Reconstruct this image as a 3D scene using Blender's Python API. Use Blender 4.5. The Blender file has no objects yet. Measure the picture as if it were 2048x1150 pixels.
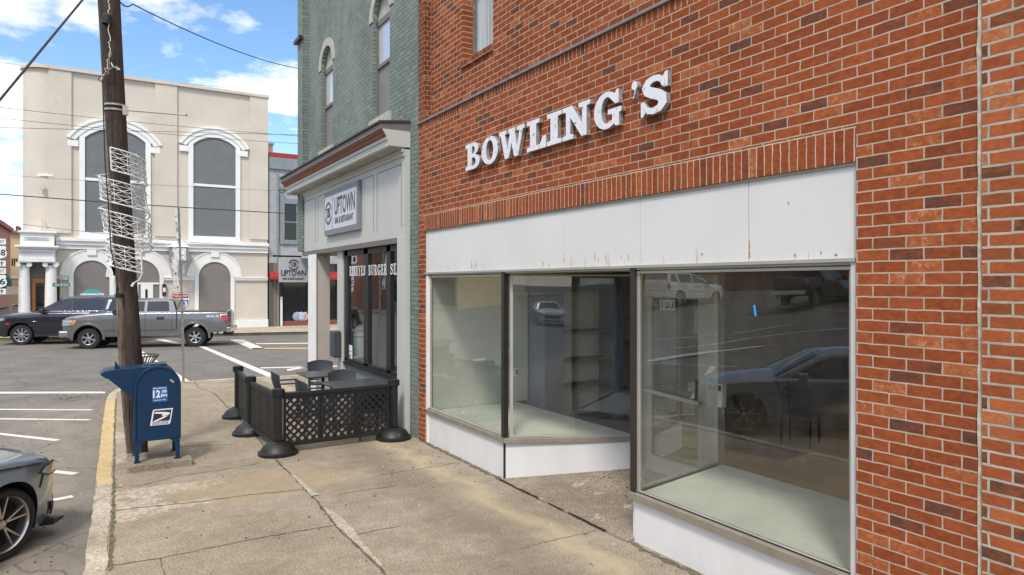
import bpy, bmesh, math, random
from mathutils import Vector, Matrix
R = math.radians
rnd = random.Random(7)
sc = bpy.context.scene
col = sc.collection
# ------------------------------------------------------------------ camera, sky, sun, exposure
CAM_H = 2.43; YAW = R(31.33); FPX = 1365.0; HOR = 567.0
cd = bpy.data.cameras.new('camera'); cam = bpy.data.objects.new('camera', cd); col.objects.link(cam)
cam.location = (0, 0, CAM_H); cam.rotation_euler = (R(90), 0, -YAW)
cd.sensor_width = 36; cd.lens = FPX / 2048 * 36; cd.shift_y = -(575 - HOR) / 2048; cd.clip_end = 2000; cd.clip_start = .05
sc.camera = cam
SUN_EL = R(52); SUN_DIR = Vector((-.66, -.75, 0)).normalized()
w = bpy.data.worlds.new('World'); sc.world = w; w.use_nodes = True
nt = w.node_tree; nt.nodes.clear(); N = nt.nodes.new; Lk = nt.links.new
out = N('ShaderNodeOutputWorld'); bg = N('ShaderNodeBackground'); sky = N('ShaderNodeTexSky')
sky.sky_type = 'NISHITA'; sky.sun_disc = False; sky.sun_elevation = SUN_EL
sky.sun_rotation = math.atan2(SUN_DIR.x, SUN_DIR.y); sky.air_density = 1.0; sky.dust_density = .6; sky.ozone_density = 1.6
tc = N('ShaderNodeTexCoord'); sep = N('ShaderNodeSeparateXYZ'); Lk(tc.outputs['Generated'], sep.inputs[0])
zz = N('ShaderNodeMath'); zz.operation = 'ADD'; zz.inputs[1].default_value = .16; Lk(sep.outputs[2], zz.inputs[0])
zm = N('ShaderNodeMath'); zm.operation = 'MAXIMUM'; zm.inputs[1].default_value = .05; Lk(zz.outputs[0], zm.inputs[0])
dx = N('ShaderNodeMath'); dx.operation = 'DIVIDE'; Lk(sep.outputs[0], dx.inputs[0]); Lk(zm.outputs[0], dx.inputs[1])
dy = N('ShaderNodeMath'); dy.operation = 'DIVIDE'; Lk(sep.outputs[1], dy.inputs[0]); Lk(zm.outputs[0], dy.inputs[1])
cb = N('ShaderNodeCombineXYZ'); Lk(dx.outputs[0], cb.inputs[0]); Lk(dy.outputs[0], cb.inputs[1]); cb.inputs[2].default_value = 3.3
n1 = N('ShaderNodeTexNoise'); n1.inputs['Scale'].default_value = 1.9; n1.inputs['Detail'].default_value = 9; n1.inputs['Roughness'].default_value = .55
n1.inputs['Distortion'].default_value = .15
Lk(cb.outputs[0], n1.inputs['Vector'])
cr = N('ShaderNodeValToRGB'); cr.color_ramp.elements[0].position = .505; cr.color_ramp.elements[1].position = .60; Lk(n1.outputs['Fac'], cr.inputs[0])
hi = N('ShaderNodeMapRange'); hi.inputs[1].default_value = .45; hi.inputs[2].default_value = .75; Lk(sep.outputs[2], hi.inputs[0])   # unseen cloud cover overhead, added to whiten the light
low = N('ShaderNodeMapRange'); low.inputs[1].default_value = .16; low.inputs[2].default_value = .0; low.inputs[4].default_value = .6; Lk(sep.outputs[2], low.inputs[0])
mxa = N('ShaderNodeMath'); mxa.operation = 'MAXIMUM'; Lk(hi.outputs[0], mxa.inputs[0]); Lk(low.outputs[0], mxa.inputs[1])
mxf = N('ShaderNodeMath'); mxf.operation = 'MAXIMUM'; Lk(mxa.outputs[0], mxf.inputs[0]); Lk(cr.outputs[0], mxf.inputs[1])
n2 = N('ShaderNodeTexNoise'); n2.inputs['Scale'].default_value = 5; n2.inputs['Detail'].default_value = 6; Lk(cb.outputs[0], n2.inputs['Vector'])
cc = N('ShaderNodeValToRGB'); cc.color_ramp.elements[0].position = .3; cc.color_ramp.elements[0].color = (5.6, 5.7, 6.0, 1)
cc.color_ramp.elements[1].position = .6; cc.color_ramp.elements[1].color = (8.6, 8.3, 7.9, 1); Lk(n2.outputs['Fac'], cc.inputs[0])
hs = N('ShaderNodeHueSaturation'); hs.inputs['Saturation'].default_value = 1.15; hs.inputs['Value'].default_value = 1.1; Lk(sky.outputs[0], hs.inputs['Color'])
mx = N('ShaderNodeMix'); mx.data_type = 'RGBA'; Lk(mxf.outputs[0], mx.inputs[0]); Lk(hs.outputs[0], mx.inputs[6]); Lk(cc.outputs[0], mx.inputs[7])
Lk(mx.outputs[2], bg.inputs[0]); bg.inputs[1].default_value = .11; Lk(bg.outputs[0], out.inputs[0])
sd = bpy.data.lights.new('sun', 'SUN'); sd.energy = 1.5; sd.angle = R(10); sd.color = (1, .93, .83)
so = bpy.data.objects.new('sun', sd); col.objects.link(so)
vec = Vector((SUN_DIR.x * math.cos(SUN_EL), SUN_DIR.y * math.cos(SUN_EL), math.sin(SUN_EL)))
so.rotation_euler = vec.to_track_quat('Z', 'Y').to_euler(); so.location = (-20, -10, 40)
vs = sc.view_settings; vs.view_transform = 'Standard'; vs.look = 'None'; vs.exposure = .92; vs.gamma = 1

# ------------------------------------------------------------------ measuring: photo pixel -> real place on a known plane
SI, CO = math.sin(YAW), math.cos(YAW)
def onX(u, v, X):
    r = (u - 1024) / FPX; Z = X / (SI + CO * r); return Vector((X, Z * (CO - SI * r), CAM_H + (HOR - v) * Z / FPX))
def onY(u, v, Y):
    r = (u - 1024) / FPX; Z = Y / (CO - SI * r); return Vector((Z * (SI + CO * r), Y, CAM_H + (HOR - v) * Z / FPX))
def onZ(u, v, z=0.0):
    Z = (CAM_H - z) * FPX / (v - HOR); r = (u - 1024) / FPX; return Vector((Z * (SI + CO * r), Z * (CO - SI * r), z))
def X40(u): return onY(u, 500, 40).x
def Z40(u, v): return onY(u, v, 40).z

# ------------------------------------------------------------------ mesh helpers
WM = {}
def tag(o, label=None, cat=None, group=None, kind=None):
    if label: o['label'] = label
    if cat: o['category'] = cat
    if group: o['group'] = group
    if kind: o['kind'] = kind
    return o
def thing(name, label, cat, loc=(0, 0, 0), rot=0, group=None):
    o = bpy.data.objects.new(name, None); col.objects.link(o); o.empty_display_size = .2
    o.location = loc; o.rotation_euler = (0, 0, rot); tag(o, label, cat, group)
    WM[o] = Matrix.Translation(Vector(loc)) @ Matrix.Rotation(rot, 4, 'Z'); return o
class MB:
    def __init__(s): s.v = []; s.f = []; s.m = []; s.mi = 0; s.T = None
    def add(s, vs, fs):
        b = len(s.v)
        for p in vs:
            p = Vector(p); s.v.append(s.T @ p if s.T else p)
        for f in fs: s.f.append([b + i for i in f]); s.m.append(s.mi)
        return s
    def box(s, a, b):
        x0, y0, z0 = a; x1, y1, z1 = b
        if x0 > x1: x0, x1 = x1, x0
        if y0 > y1: y0, y1 = y1, y0
        if z0 > z1: z0, z1 = z1, z0
        return s.add([(x0, y0, z0), (x1, y0, z0), (x1, y1, z0), (x0, y1, z0), (x0, y0, z1), (x1, y0, z1), (x1, y1, z1), (x0, y1, z1)],
                     [(0, 3, 2, 1), (4, 5, 6, 7), (0, 1, 5, 4), (1, 2, 6, 5), (2, 3, 7, 6), (3, 0, 4, 7)])
    def bar(s, p, q, wd, ht, up=(0, 0, 1)):       # box beam between two points
        p = Vector(p); q = Vector(q); d = (q - p).normalized(); up = Vector(up)
        sd_ = d.cross(up)
        if sd_.length < 1e-4: sd_ = d.cross(Vector((1, 0, 0)))
        sd_.normalize(); u2 = sd_.cross(d).normalized(); a = sd_ * wd / 2; b = u2 * ht / 2
        vs_ = [p - a - b, p + a - b, p + a + b, p - a + b, q - a - b, q + a - b, q + a + b, q - a + b]
        return s.add(vs_, [(0, 1, 2, 3), (7, 6, 5, 4), (0, 4, 5, 1), (1, 5, 6, 2), (2, 6, 7, 3), (3, 7, 4, 0)])
    def tube(s, pts, r, n=8, cap=True):
        pts = [Vector(p) for p in pts]; rs = r if isinstance(r, (list, tuple)) else [r] * len(pts)
        d0 = (pts[1] - pts[0]).normalized(); a = d0.cross(Vector((0, 0, 1)))
        if a.length < .1: a = d0.cross(Vector((1, 0, 0)))
        a.normalize(); vs_ = []; fs = []
        for i, p in enumerate(pts):
            d = (pts[min(i + 1, len(pts) - 1)] - pts[max(i - 1, 0)]).normalized()
            a = (a - d * a.dot(d)); a.normalize(); b = d.cross(a)
            for k in range(n):
                t = 2 * math.pi * k / n; vs_.append(p + (a * math.cos(t) + b * math.sin(t)) * rs[i])
        for i in range(len(pts) - 1):
            for k in range(n): fs.append((i * n + k, i * n + (k + 1) % n, (i + 1) * n + (k + 1) % n, (i + 1) * n + k))
        if cap: fs.append(tuple(range(n - 1, -1, -1))); fs.append(tuple((len(pts) - 1) * n + k for k in range(n)))
        return s.add(vs_, fs)
    def lathe(s, prof, c=(0, 0, 0), axis='z', n=24, a0=0, a1=2 * math.pi):   # prof: (radius, height)
        vs_ = []; fs = []; full = abs(a1 - a0 - 2 * math.pi) < 1e-6; m = n if full else n + 1; c = Vector(c)
        for (r, h) in prof:
            for k in range(m):
                t = a0 + (a1 - a0) * k / n; x, y = r * math.cos(t), r * math.sin(t)
                vs_.append(c + (Vector((x, y, h)) if axis == 'z' else Vector((x, h, y)) if axis == 'y' else Vector((h, x, y))))
        for i in range(len(prof) - 1):
            for k in range(n): fs.append((i * m + k, i * m + (k + 1) % m, (i + 1) * m + (k + 1) % m, (i + 1) * m + k))
        return s.add(vs_, fs)
    def prism(s, poly, o, ax, ay, depth):       # polygon (x, y) in plane through o, pushed by vector depth
        o = Vector(o); ax = Vector(ax); ay = Vector(ay); dp = Vector(depth); n = len(poly)
        vs_ = [o + ax * x + ay * y for x, y in poly]; vs_ += [p + dp for p in vs_]
        return s.add(vs_, [tuple(range(n - 1, -1, -1)), tuple(range(n, 2 * n))] + [(k, (k + 1) % n, n + (k + 1) % n, n + k) for k in range(n)])
    def strip(s, outer, inner, o, ax, ay, depth):   # open band between two equally long chains
        o = Vector(o); ax = Vector(ax); ay = Vector(ay); dp = Vector(depth); n = len(outer)
        A = [o + ax * x + ay * y for x, y in outer]; B = [o + ax * x + ay * y for x, y in inner]
        vs_ = A + B + [p + dp for p in A] + [p + dp for p in B]; fs = []
        for k in range(n - 1):
            fs += [(k, k + 1, n + k + 1, n + k), (2 * n + k, 3 * n + k, 3 * n + k + 1, 2 * n + k + 1), (k, 2 * n + k, 2 * n + k + 1, k + 1), (n + k, n + k + 1, 3 * n + k + 1, 3 * n + k)]
        fs += [(0, n, 3 * n, 2 * n), (n - 1, 3 * n - 1, 4 * n - 1, 2 * n - 1)]
        return s.add(vs_, fs)
    def build(s, name, mats, parent=None, smooth=None, bevel=0, local=False, label=None):
        me = bpy.data.meshes.new(name); vs_ = s.v
        if parent is not None and not local and parent in WM:
            inv = WM[parent].inverted(); vs_ = [inv @ p for p in vs_]
        me.from_pydata([tuple(p) for p in vs_], [], s.f)
        for m_ in (mats if isinstance(mats, (list, tuple)) else [mats]): me.materials.append(m_)
        for i, p in enumerate(me.polygons): p.material_index = s.m[i]
        bm = bmesh.new(); bm.from_mesh(me); bmesh.ops.recalc_face_normals(bm, faces=bm.faces); bm.to_mesh(me); bm.free()
        if smooth is not None:
            me.polygons.foreach_set('use_smooth', [True] * len(me.polygons)); me.set_sharp_from_angle(angle=R(smooth))
        o = bpy.data.objects.new(name, me); col.objects.link(o)
        if parent is not None:
            o.parent = parent
            if parent in WM: WM[o] = WM[parent]
        else: WM[o] = Matrix.Identity(4)
        if bevel:
            b = o.modifiers.new('bevel', 'BEVEL'); b.width = bevel; b.segments = 2; b.limit_method = 'ANGLE'
        if label: o['label'] = label
        return o
def copy_tree(o, parent=None):
    c = o.copy(); col.objects.link(c)
    if parent is not None: c.parent = parent
    for ch in list(o.children): copy_tree(ch, c)
    return c

# ------------------------------------------------------------------ materials
def newmat(name):
    m_ = bpy.data.materials.new(name); m_.use_nodes = True; t = m_.node_tree
    return m_, t, t.nodes['Principled BSDF']
def nd(t, typ, **kw):
    n_ = t.nodes.new(typ)
    for k, v in kw.items(): setattr(n_, k, v)
    return n_
def c4(c): return (c[0], c[1], c[2], 1)
def pos(t, world=True, scl=(1, 1, 1)):
    a = nd(t, 'ShaderNodeNewGeometry').outputs['Position'] if world else nd(t, 'ShaderNodeTexCoord').outputs['Object']
    mp = nd(t, 'ShaderNodeMapping'); mp.inputs['Scale'].default_value = scl; t.links.new(a, mp.inputs[0]); return mp.outputs[0]
def noise(t, vec_, scale, detail=5, rough=.55):
    n_ = nd(t, 'ShaderNodeTexNoise'); n_.inputs['Scale'].default_value = scale; n_.inputs['Detail'].default_value = detail
    n_.inputs['Roughness'].default_value = rough; t.links.new(vec_, n_.inputs['Vector']); return n_.outputs['Fac']
def ramp(t, fac, stops):
    r_ = nd(t, 'ShaderNodeValToRGB'); e = r_.color_ramp.elements
    while len(e) < len(stops): e.new(.5)
    for i, (p, c) in enumerate(stops): e[i].position = p; e[i].color = c4(c) if isinstance(c, (tuple, list)) else (c, c, c, 1)
    t.links.new(fac, r_.inputs[0]); return r_.outputs[0]
def mixc(t, fac, a, b, mode='MIX'):
    m_ = nd(t, 'ShaderNodeMix', data_type='RGBA', blend_type=mode)
    for i, x in ((0, fac), (6, a), (7, b)):
        if isinstance(x, (int, float)): m_.inputs[i].default_value = x
        elif isinstance(x, (tuple, list)): m_.inputs[i].default_value = c4(x)
        else: t.links.new(x, m_.inputs[i])
    return m_.outputs[2]
def math_(t, op, a, b=None, c=None, clamp=False):
    m_ = nd(t, 'ShaderNodeMath', operation=op, use_clamp=clamp)
    for i, x in enumerate((a, b, c)):
        if x is None: continue
        if isinstance(x, (int, float)): m_.inputs[i].default_value = x
        else: t.links.new(x, m_.inputs[i])
    return m_.outputs[0]
def bump(t, p, h, strength=.3, dist=.01):
    b = nd(t, 'ShaderNodeBump'); b.inputs['Strength'].default_value = strength; b.inputs['Distance'].default_value = dist
    t.links.new(h, b.inputs['Height']); t.links.new(b.outputs[0], p.inputs['Normal']); return b
def M(name, c, rough=.6, metal=0, var=.12, vs=3, bs=0, bd=.004, bscale=60, coat=0, world=False, scl=(1, 1, 1), dirt=None, spec=.5):
    m_, t, p = newmat(name); v_ = pos(t, world, scl); f = noise(t, v_, vs, 6)
    a = tuple(x * (1 - var) for x in c); b = tuple(min(1, x * (1 + var)) for x in c)
    cc_ = ramp(t, f, [(.3, a), (.7, b)])
    if dirt:
        dc, lo, hi, ds = dirt; cc_ = mixc(t, ramp(t, noise(t, v_, ds, 9, .7), [(lo, 0.), (hi, 1.)]), cc_, dc)
    t.links.new(cc_, p.inputs['Base Color'])
    p.inputs['Roughness'].default_value = rough; p.inputs['Metallic'].default_value = metal; p.inputs['Specular IOR Level'].default_value = spec
    if coat: p.inputs['Coat Weight'].default_value = coat; p.inputs['Coat Roughness'].default_value = .04
    if bs: bump(t, p, noise(t, v_, bscale, 6, .6), bs, bd)
    return m_
def brick(name, stops, mortar, bw, bh, ms, axis='x', off=(0, 0), offset=.5, bstr=.6, mottle=.5, stain=None, rough=.85, painted=0, flash=1):
    m_, t, p = newmat(name); g = nd(t, 'ShaderNodeNewGeometry').outputs['Position']
    sp = nd(t, 'ShaderNodeSeparateXYZ'); t.links.new(g, sp.inputs[0])
    nz = nd(t, 'ShaderNodeTexNoise'); nz.inputs['Scale'].default_value = 14; nz.inputs['Detail'].default_value = 4; t.links.new(g, nz.inputs['Vector'])
    wob = nd(t, 'ShaderNodeSeparateColor'); t.links.new(nz.outputs['Color'], wob.inputs[0])
    h_ = sp.outputs[1] if axis == 'x' else sp.outputs[0]
    if axis == 'xy': h_ = math_(t, 'ADD', sp.outputs[0], sp.outputs[1])
    X_ = math_(t, 'ADD', math_(t, 'MULTIPLY_ADD', wob.outputs[0], .013, h_), off[0] + 50)
    Y_ = math_(t, 'ADD', math_(t, 'MULTIPLY_ADD', wob.outputs[1], .009, sp.outputs[2]), off[1])
    cv = nd(t, 'ShaderNodeCombineXYZ'); t.links.new(X_, cv.inputs[0]); t.links.new(Y_, cv.inputs[1])
    b = nd(t, 'ShaderNodeTexBrick'); b.offset = offset; t.links.new(cv.outputs[0], b.inputs['Vector'])
    for k, v in (('Scale', 1), ('Mortar Size', ms), ('Mortar Smooth', .25), ('Bias', 0), ('Brick Width', bw), ('Row Height', bh)): b.inputs[k].default_value = v
    b.inputs['Color1'].default_value = (0, 0, 0, 1); b.inputs['Color2'].default_value = (1, 1, 1, 1); b.inputs['Mortar'].default_value = (.5, .5, .5, 1)
    bc = ramp(t, b.outputs['Color'], stops)
    if flash:
        pn = noise(t, pos(t, True, (1, 1, 1.6)), 8, 8, .75)
        dk = math_(t, 'MULTIPLY', ramp(t, b.outputs['Color'], [(.085, 1.), (.11, 0.)]), ramp(t, pn, [(.40, 0.), (.56, 1.)]))
        bc = mixc(t, math_(t, 'MULTIPLY', dk, .8), bc, (.095, .054, .042))
        sp2 = math_(t, 'MULTIPLY', ramp(t, b.outputs['Color'], [(.88, 0.), (.93, 1.)]), ramp(t, noise(t, pos(t), 26, 7, .75), [(.50, 0.), (.66, 1.)]))
        bc = mixc(t, math_(t, 'MULTIPLY', sp2, .65), bc, (.56, .30, .15))
    mn = noise(t, pos(t, True, (1, 1, 1.8)), 17, 9, .78)
    bc = mixc(t, mottle, bc, ramp(t, mn, [(.33, .2), (.67, .82)]), 'OVERLAY')
    big = noise(t, pos(t), .8, 4)
    mo = mixc(t, ramp(t, noise(t, pos(t), 9, 5), [(.35, 0.), (.7, 1.)]), mortar, tuple(x * .72 for x in mortar))
    c_ = mixc(t, b.outputs['Fac'], bc, mo)
    if painted: c_ = mixc(t, painted, c_, mixc(t, b.outputs['Fac'], stops[-1][1], mortar))
    c_ = mixc(t, .35, c_, ramp(t, big, [(.3, .38), (.7, .62)]), 'OVERLAY')
    if stain: c_ = mixc(t, ramp(t, noise(t, pos(t, True, (1, 1, .35)), 1.7, 8, .65), [(stain[1], 0.), (stain[2], 1.)]), c_, stain[0])
    t.links.new(c_, p.inputs['Base Color']); p.inputs['Roughness'].default_value = rough; p.inputs['Specular IOR Level'].default_value = .08
    hgt = math_(t, 'MULTIPLY_ADD', b.outputs['Fac'], -1.0, math_(t, 'MULTIPLY', noise(t, pos(t), 110, 5, .7), .45))
    bump(t, p, hgt, bstr, .012); return m_
def glass(name, tint=(.8, .86, .83), refl=1.0, wave=.02, base=.05, wscale=1.2, dirt=0.0):
    m_ = bpy.data.materials.new(name); m_.use_nodes = True; t = m_.node_tree; t.nodes.clear()
    o = nd(t, 'ShaderNodeOutputMaterial'); tr = nd(t, 'ShaderNodeBsdfTransparent'); gl = nd(t, 'ShaderNodeBsdfGlossy'); mxs = nd(t, 'ShaderNodeMixShader')
    tr.inputs[0].default_value = c4(tint); gl.inputs['Roughness'].default_value = .0; gl.inputs['Color'].default_value = (.95, .97, 1, 1)
    fr = nd(t, 'ShaderNodeFresnel'); t.links.new(math_(t, 'MULTIPLY_ADD', nd(t, 'ShaderNodeNewGeometry').outputs['Backfacing'], -.8333, 1.5), fr.inputs[0])
    f = math_(t, 'MULTIPLY_ADD', fr.outputs[0], 1.7 * refl, base, clamp=True)
    bp = nd(t, 'ShaderNodeBump'); bp.inputs['Strength'].default_value = wave; bp.inputs['Distance'].default_value = .1
    t.links.new(noise(t, pos(t, True, (1, 1, .8)), wscale, 1), bp.inputs['Height']); t.links.new(bp.outputs[0], gl.inputs['Normal'])
    t.links.new(f, mxs.inputs[0]); t.links.new(tr.outputs[0], mxs.inputs[1]); t.links.new(gl.outputs[0], mxs.inputs[2])
    last = mxs.outputs[0]
    if dirt:
        df = nd(t, 'ShaderNodeBsdfDiffuse'); df.inputs[0].default_value = (.5, .5, .45, 1); m2 = nd(t, 'ShaderNodeMixShader')
        sp_ = ramp(t, noise(t, pos(t, True, (1, 1, .5)), 7, 9, .75), [(.35, 0.), (.8, 1.)])
        t.links.new(math_(t, 'MULTIPLY', sp_, dirt), m2.inputs[0]); t.links.new(last, m2.inputs[1]); t.links.new(df.outputs[0], m2.inputs[2]); last = m2.outputs[0]
    t.links.new(last, o.inputs[0]); return m_
RB = [(0, (.215, .062, .030)), (.06, (.20, .058, .028)), (.09, (.24, .062, .025)), (.5, (.275, .070, .026)), (.88, (.315, .084, .031)), (.97, (.35, .10, .038)), (1, (.37, .12, .048))]
mBrick = brick('red_brick', RB, (.50, .42, .33), .2128, .0762, .0055, 'x', (0, .013), stain=((.16, .08, .06), .66, .95))
mBrickUp = brick('red_brick_upper', [(p, tuple(x * .92 for x in c)) for p, c in RB], (.54, .43, .33), .2128, .0762, .0055, 'x', (.07, .03))
mBrickN = brick('weathered_brick', [(0, (.24, .08, .035)), (.3, (.31, .085, .034)), (.7, (.39, .105, .04)), (1, (.46, .16, .06))], (.52, .46, .38), .235, .0762, .0085, 'x', (.05, .03), bstr=.9, mottle=.4)
mSoldier = brick('soldier_brick', RB[2:], (.58, .49, .38), .0712, .30, .0055, 'x', (0, -3.17), offset=0)
mHeader = brick('header_brick', RB[1:], (.56, .47, .36), .0712, .30, .005, 'x', (0, -4.72), offset=0)
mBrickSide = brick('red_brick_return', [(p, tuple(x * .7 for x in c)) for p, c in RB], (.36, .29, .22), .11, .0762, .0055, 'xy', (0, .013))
GB = [(0, (.165, .20, .175)), (1, (.225, .26, .23))]
mGreen = brick('green_painted_brick', GB, (.085, .11, .092), .2128, .0745, .005, 'x', (0, 0), mottle=.35, bstr=.9, flash=0, stain=((.27, .30, .265), .48, .8), rough=.6)
mGreenS = brick('green_painted_brick_return', GB, (.085, .11, .092), .2128, .0745, .0045, 'xy', (0, 0), mottle=.3, bstr=.8, flash=0, rough=.6)
def concrete(name, base, light, dark, extra=None):
    m_, t, p = newmat(name); v_ = pos(t)
    c_ = ramp(t, noise(t, v_, 1.1, 8, .62), [(.28, dark), (.5, base), (.74, light)])
    c_ = mixc(t, .75, c_, ramp(t, noise(t, v_, 48, 6, .85), [(.36, .12), (.64, .88)]), 'OVERLAY')
    c_ = mixc(t, .4, c_, ramp(t, noise(t, v_, 7, 7, .7), [(.3, .3), (.7, .7)]), 'OVERLAY')
    if extra: c_ = extra(t, v_, c_)
    sm = ramp(t, noise(t, v_, 2.3, 8, .65), [(.56, 0.), (.78, .5)])
    c_ = mixc(t, sm, c_, tuple(x * .62 for x in base))
    t.links.new(c_, p.inputs['Base Color']); p.inputs['Roughness'].default_value = .9; p.inputs['Specular IOR Level'].default_value = .2
    bump(t, p, math_(t, 'ADD', noise(t, v_, 150, 4, .75), math_(t, 'MULTIPLY', noise(t, v_, 6, 6, .6), 1.5)), .35, .008); return m_
def spot(t, g, cx, cy, rx, ry, n, k=.9):
    sp = nd(t, 'ShaderNodeSeparateXYZ'); t.links.new(g, sp.inputs[0])
    a = math_(t, 'POWER', math_(t, 'ABSOLUTE', math_(t, 'DIVIDE', math_(t, 'SUBTRACT', sp.outputs[0], cx), rx)), 2)
    b = math_(t, 'POWER', math_(t, 'ABSOLUTE', math_(t, 'DIVIDE', math_(t, 'SUBTRACT', sp.outputs[1], cy), ry)), 2)
    d = math_(t, 'SQRT', math_(t, 'ADD', a, b)); e = math_(t, 'SUBTRACT', math_(t, 'MULTIPLY_ADD', n, 2 * k, 1 - k), d)
    return math_(t, 'MULTIPLY', e, 9, clamp=True)
def walk_extra(t, v_, c_):
    g = nd(t, 'ShaderNodeNewGeometry').outputs['Position']; n_ = noise(t, v_, 2.6, 9, .68); sp = nd(t, 'ShaderNodeSeparateXYZ'); t.links.new(g, sp.inputs[0])
    # sunlit streak along the wall painted as a paler band, dark tongues beside it
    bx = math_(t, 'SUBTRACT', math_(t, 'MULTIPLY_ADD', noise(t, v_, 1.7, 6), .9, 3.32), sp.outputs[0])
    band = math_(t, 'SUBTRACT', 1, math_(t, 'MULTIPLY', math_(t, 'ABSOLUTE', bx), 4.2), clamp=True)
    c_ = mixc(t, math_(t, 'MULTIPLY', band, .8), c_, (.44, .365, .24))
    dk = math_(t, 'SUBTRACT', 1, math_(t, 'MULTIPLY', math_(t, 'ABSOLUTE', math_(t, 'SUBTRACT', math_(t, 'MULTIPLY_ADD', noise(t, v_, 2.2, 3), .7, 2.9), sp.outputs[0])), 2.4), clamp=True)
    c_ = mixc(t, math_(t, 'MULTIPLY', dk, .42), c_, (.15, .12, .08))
    for (cx, cy, rx, ry) in ((.62, 9.02, .62, .22), (.30, 8.45, .38, .42), (.75, 8.3, .45, .12), (.3, 10.9, .25, .35), (.2, 12.4, .2, .5), (5.3, 5.9, .35, .14)):
        c_ = mixc(t, math_(t, 'MULTIPLY', math_(t, 'MULTIPLY', spot(t, g, cx, cy, rx, ry, noise(t, v_, 5, 9, .75), 2.2), .9), ramp(t, noise(t, v_, 13, 8, .75), [(.44, .12), (.54, 1.)])), c_, ramp(t, noise(t, v_, 45, 5, .85), [(.35, (.30, .25, .19)), (.6, (.60, .54, .45))]))
    c_ = mixc(t, math_(t, 'MULTIPLY', spot(t, g, 1.7, 8.6, 1.1, .6, n_, .9), .35), c_, (.40, .30, .18))
    sp_ = ramp(t, noise(t, v_, 34, 1, .5), [(.74, 0.), (.77, .8)]); c_ = mixc(t, sp_, c_, (.7, .66, .56))
    return c_
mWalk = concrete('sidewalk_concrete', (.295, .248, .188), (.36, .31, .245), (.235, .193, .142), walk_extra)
mWalk2 = concrete('far_sidewalk_concrete', (.42, .36, .28), (.5, .44, .36), (.3, .26, .2))
mPatch = concrete('pale_patch_concrete', (.40, .35, .275), (.48, .43, .35), (.33, .28, .21))
mStone = concrete('kerb_stone', (.42, .37, .30), (.55, .5, .42), (.26, .21, .15))
mPad = concrete('pad_concrete', (.27, .235, .18), (.38, .34, .28), (.14, .12, .09))
def yellow_extra(t, v_, c_):
    return mixc(t, ramp(t, noise(t, v_, 11, 9, .78), [(.41, 0.), (.50, .92)]), c_, ramp(t, noise(t, v_, 5, 6), [(.3, (.50, .36, .15)), (.7, (.62, .46, .22))]))
mYellow = concrete('yellow_painted_kerb', (.42, .37, .30), (.55, .5, .42), (.26, .21, .15), yellow_extra)
def road_extra(t, v_, c_):
    g = nd(t, 'ShaderNodeNewGeometry').outputs['Position']; sp = nd(t, 'ShaderNodeSeparateXYZ'); t.links.new(g, sp.inputs[0])
    # sandy parking strip near the kerb
    k = math_(t, 'MULTIPLY', math_(t, 'SUBTRACT', 1.3, math_(t, 'ABSOLUTE', math_(t, 'SUBTRACT', sp.outputs[0], -.6))), .9, clamp=True)
    k2 = math_(t, 'MULTIPLY', math_(t, 'SUBTRACT', 18.5, sp.outputs[1]), .5, clamp=True)
    k3 = math_(t, 'MULTIPLY', math_(t, 'MULTIPLY', k, k2), ramp(t, noise(t, pos(t, True, (1.6, .8, 1)), 1.6, 6, .7), [(.3, .15), (.65, .9)]))
    c_ = mixc(t, k3, c_, (.27, .24, .20))
    cr_ = nd(t, 'ShaderNodeTexVoronoi', feature='DISTANCE_TO_EDGE'); cr_.inputs['Scale'].default_value = .35; cr_.inputs['Randomness'].default_value = 1
    nw = nd(t, 'ShaderNodeTexNoise'); nw.inputs['Scale'].default_value = 1.2; nw.inputs['Detail'].default_value = 6; t.links.new(v_, nw.inputs['Vector'])
    ad = nd(t, 'ShaderNodeVectorMath', operation='ADD'); t.links.new(v_, ad.inputs[0]); t.links.new(nw.outputs['Color'], ad.inputs[1]); t.links.new(ad.outputs[0], cr_.inputs['Vector'])
    return mixc(t, ramp(t, cr_.outputs['Distance'], [(.0, .7), (.006, 0.)]), c_, (.06, .055, .05))
mRoad = concrete('asphalt', (.165, .154, .142), (.20, .187, .172), (.13, .12, .11), road_extra)
mLine = M('road_paint_white', (.66, .64, .60), .7, var=.1, vs=6, world=True, dirt=((.22, .21, .2), .58, .66, 14))
mLineY = M('road_paint_yellow', (.55, .38, .12), .7, var=.1, vs=6, world=True, dirt=((.2, .19, .17), .52, .62, 14))
mJoint = M('joint_dirt', (.115, .095, .06), .95, var=.4, vs=9, world=True)
mMoss = M('moss_dirt', (.12, .12, .05), .95, var=.5, vs=9, world=True)
mWhitePanel = None
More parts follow.
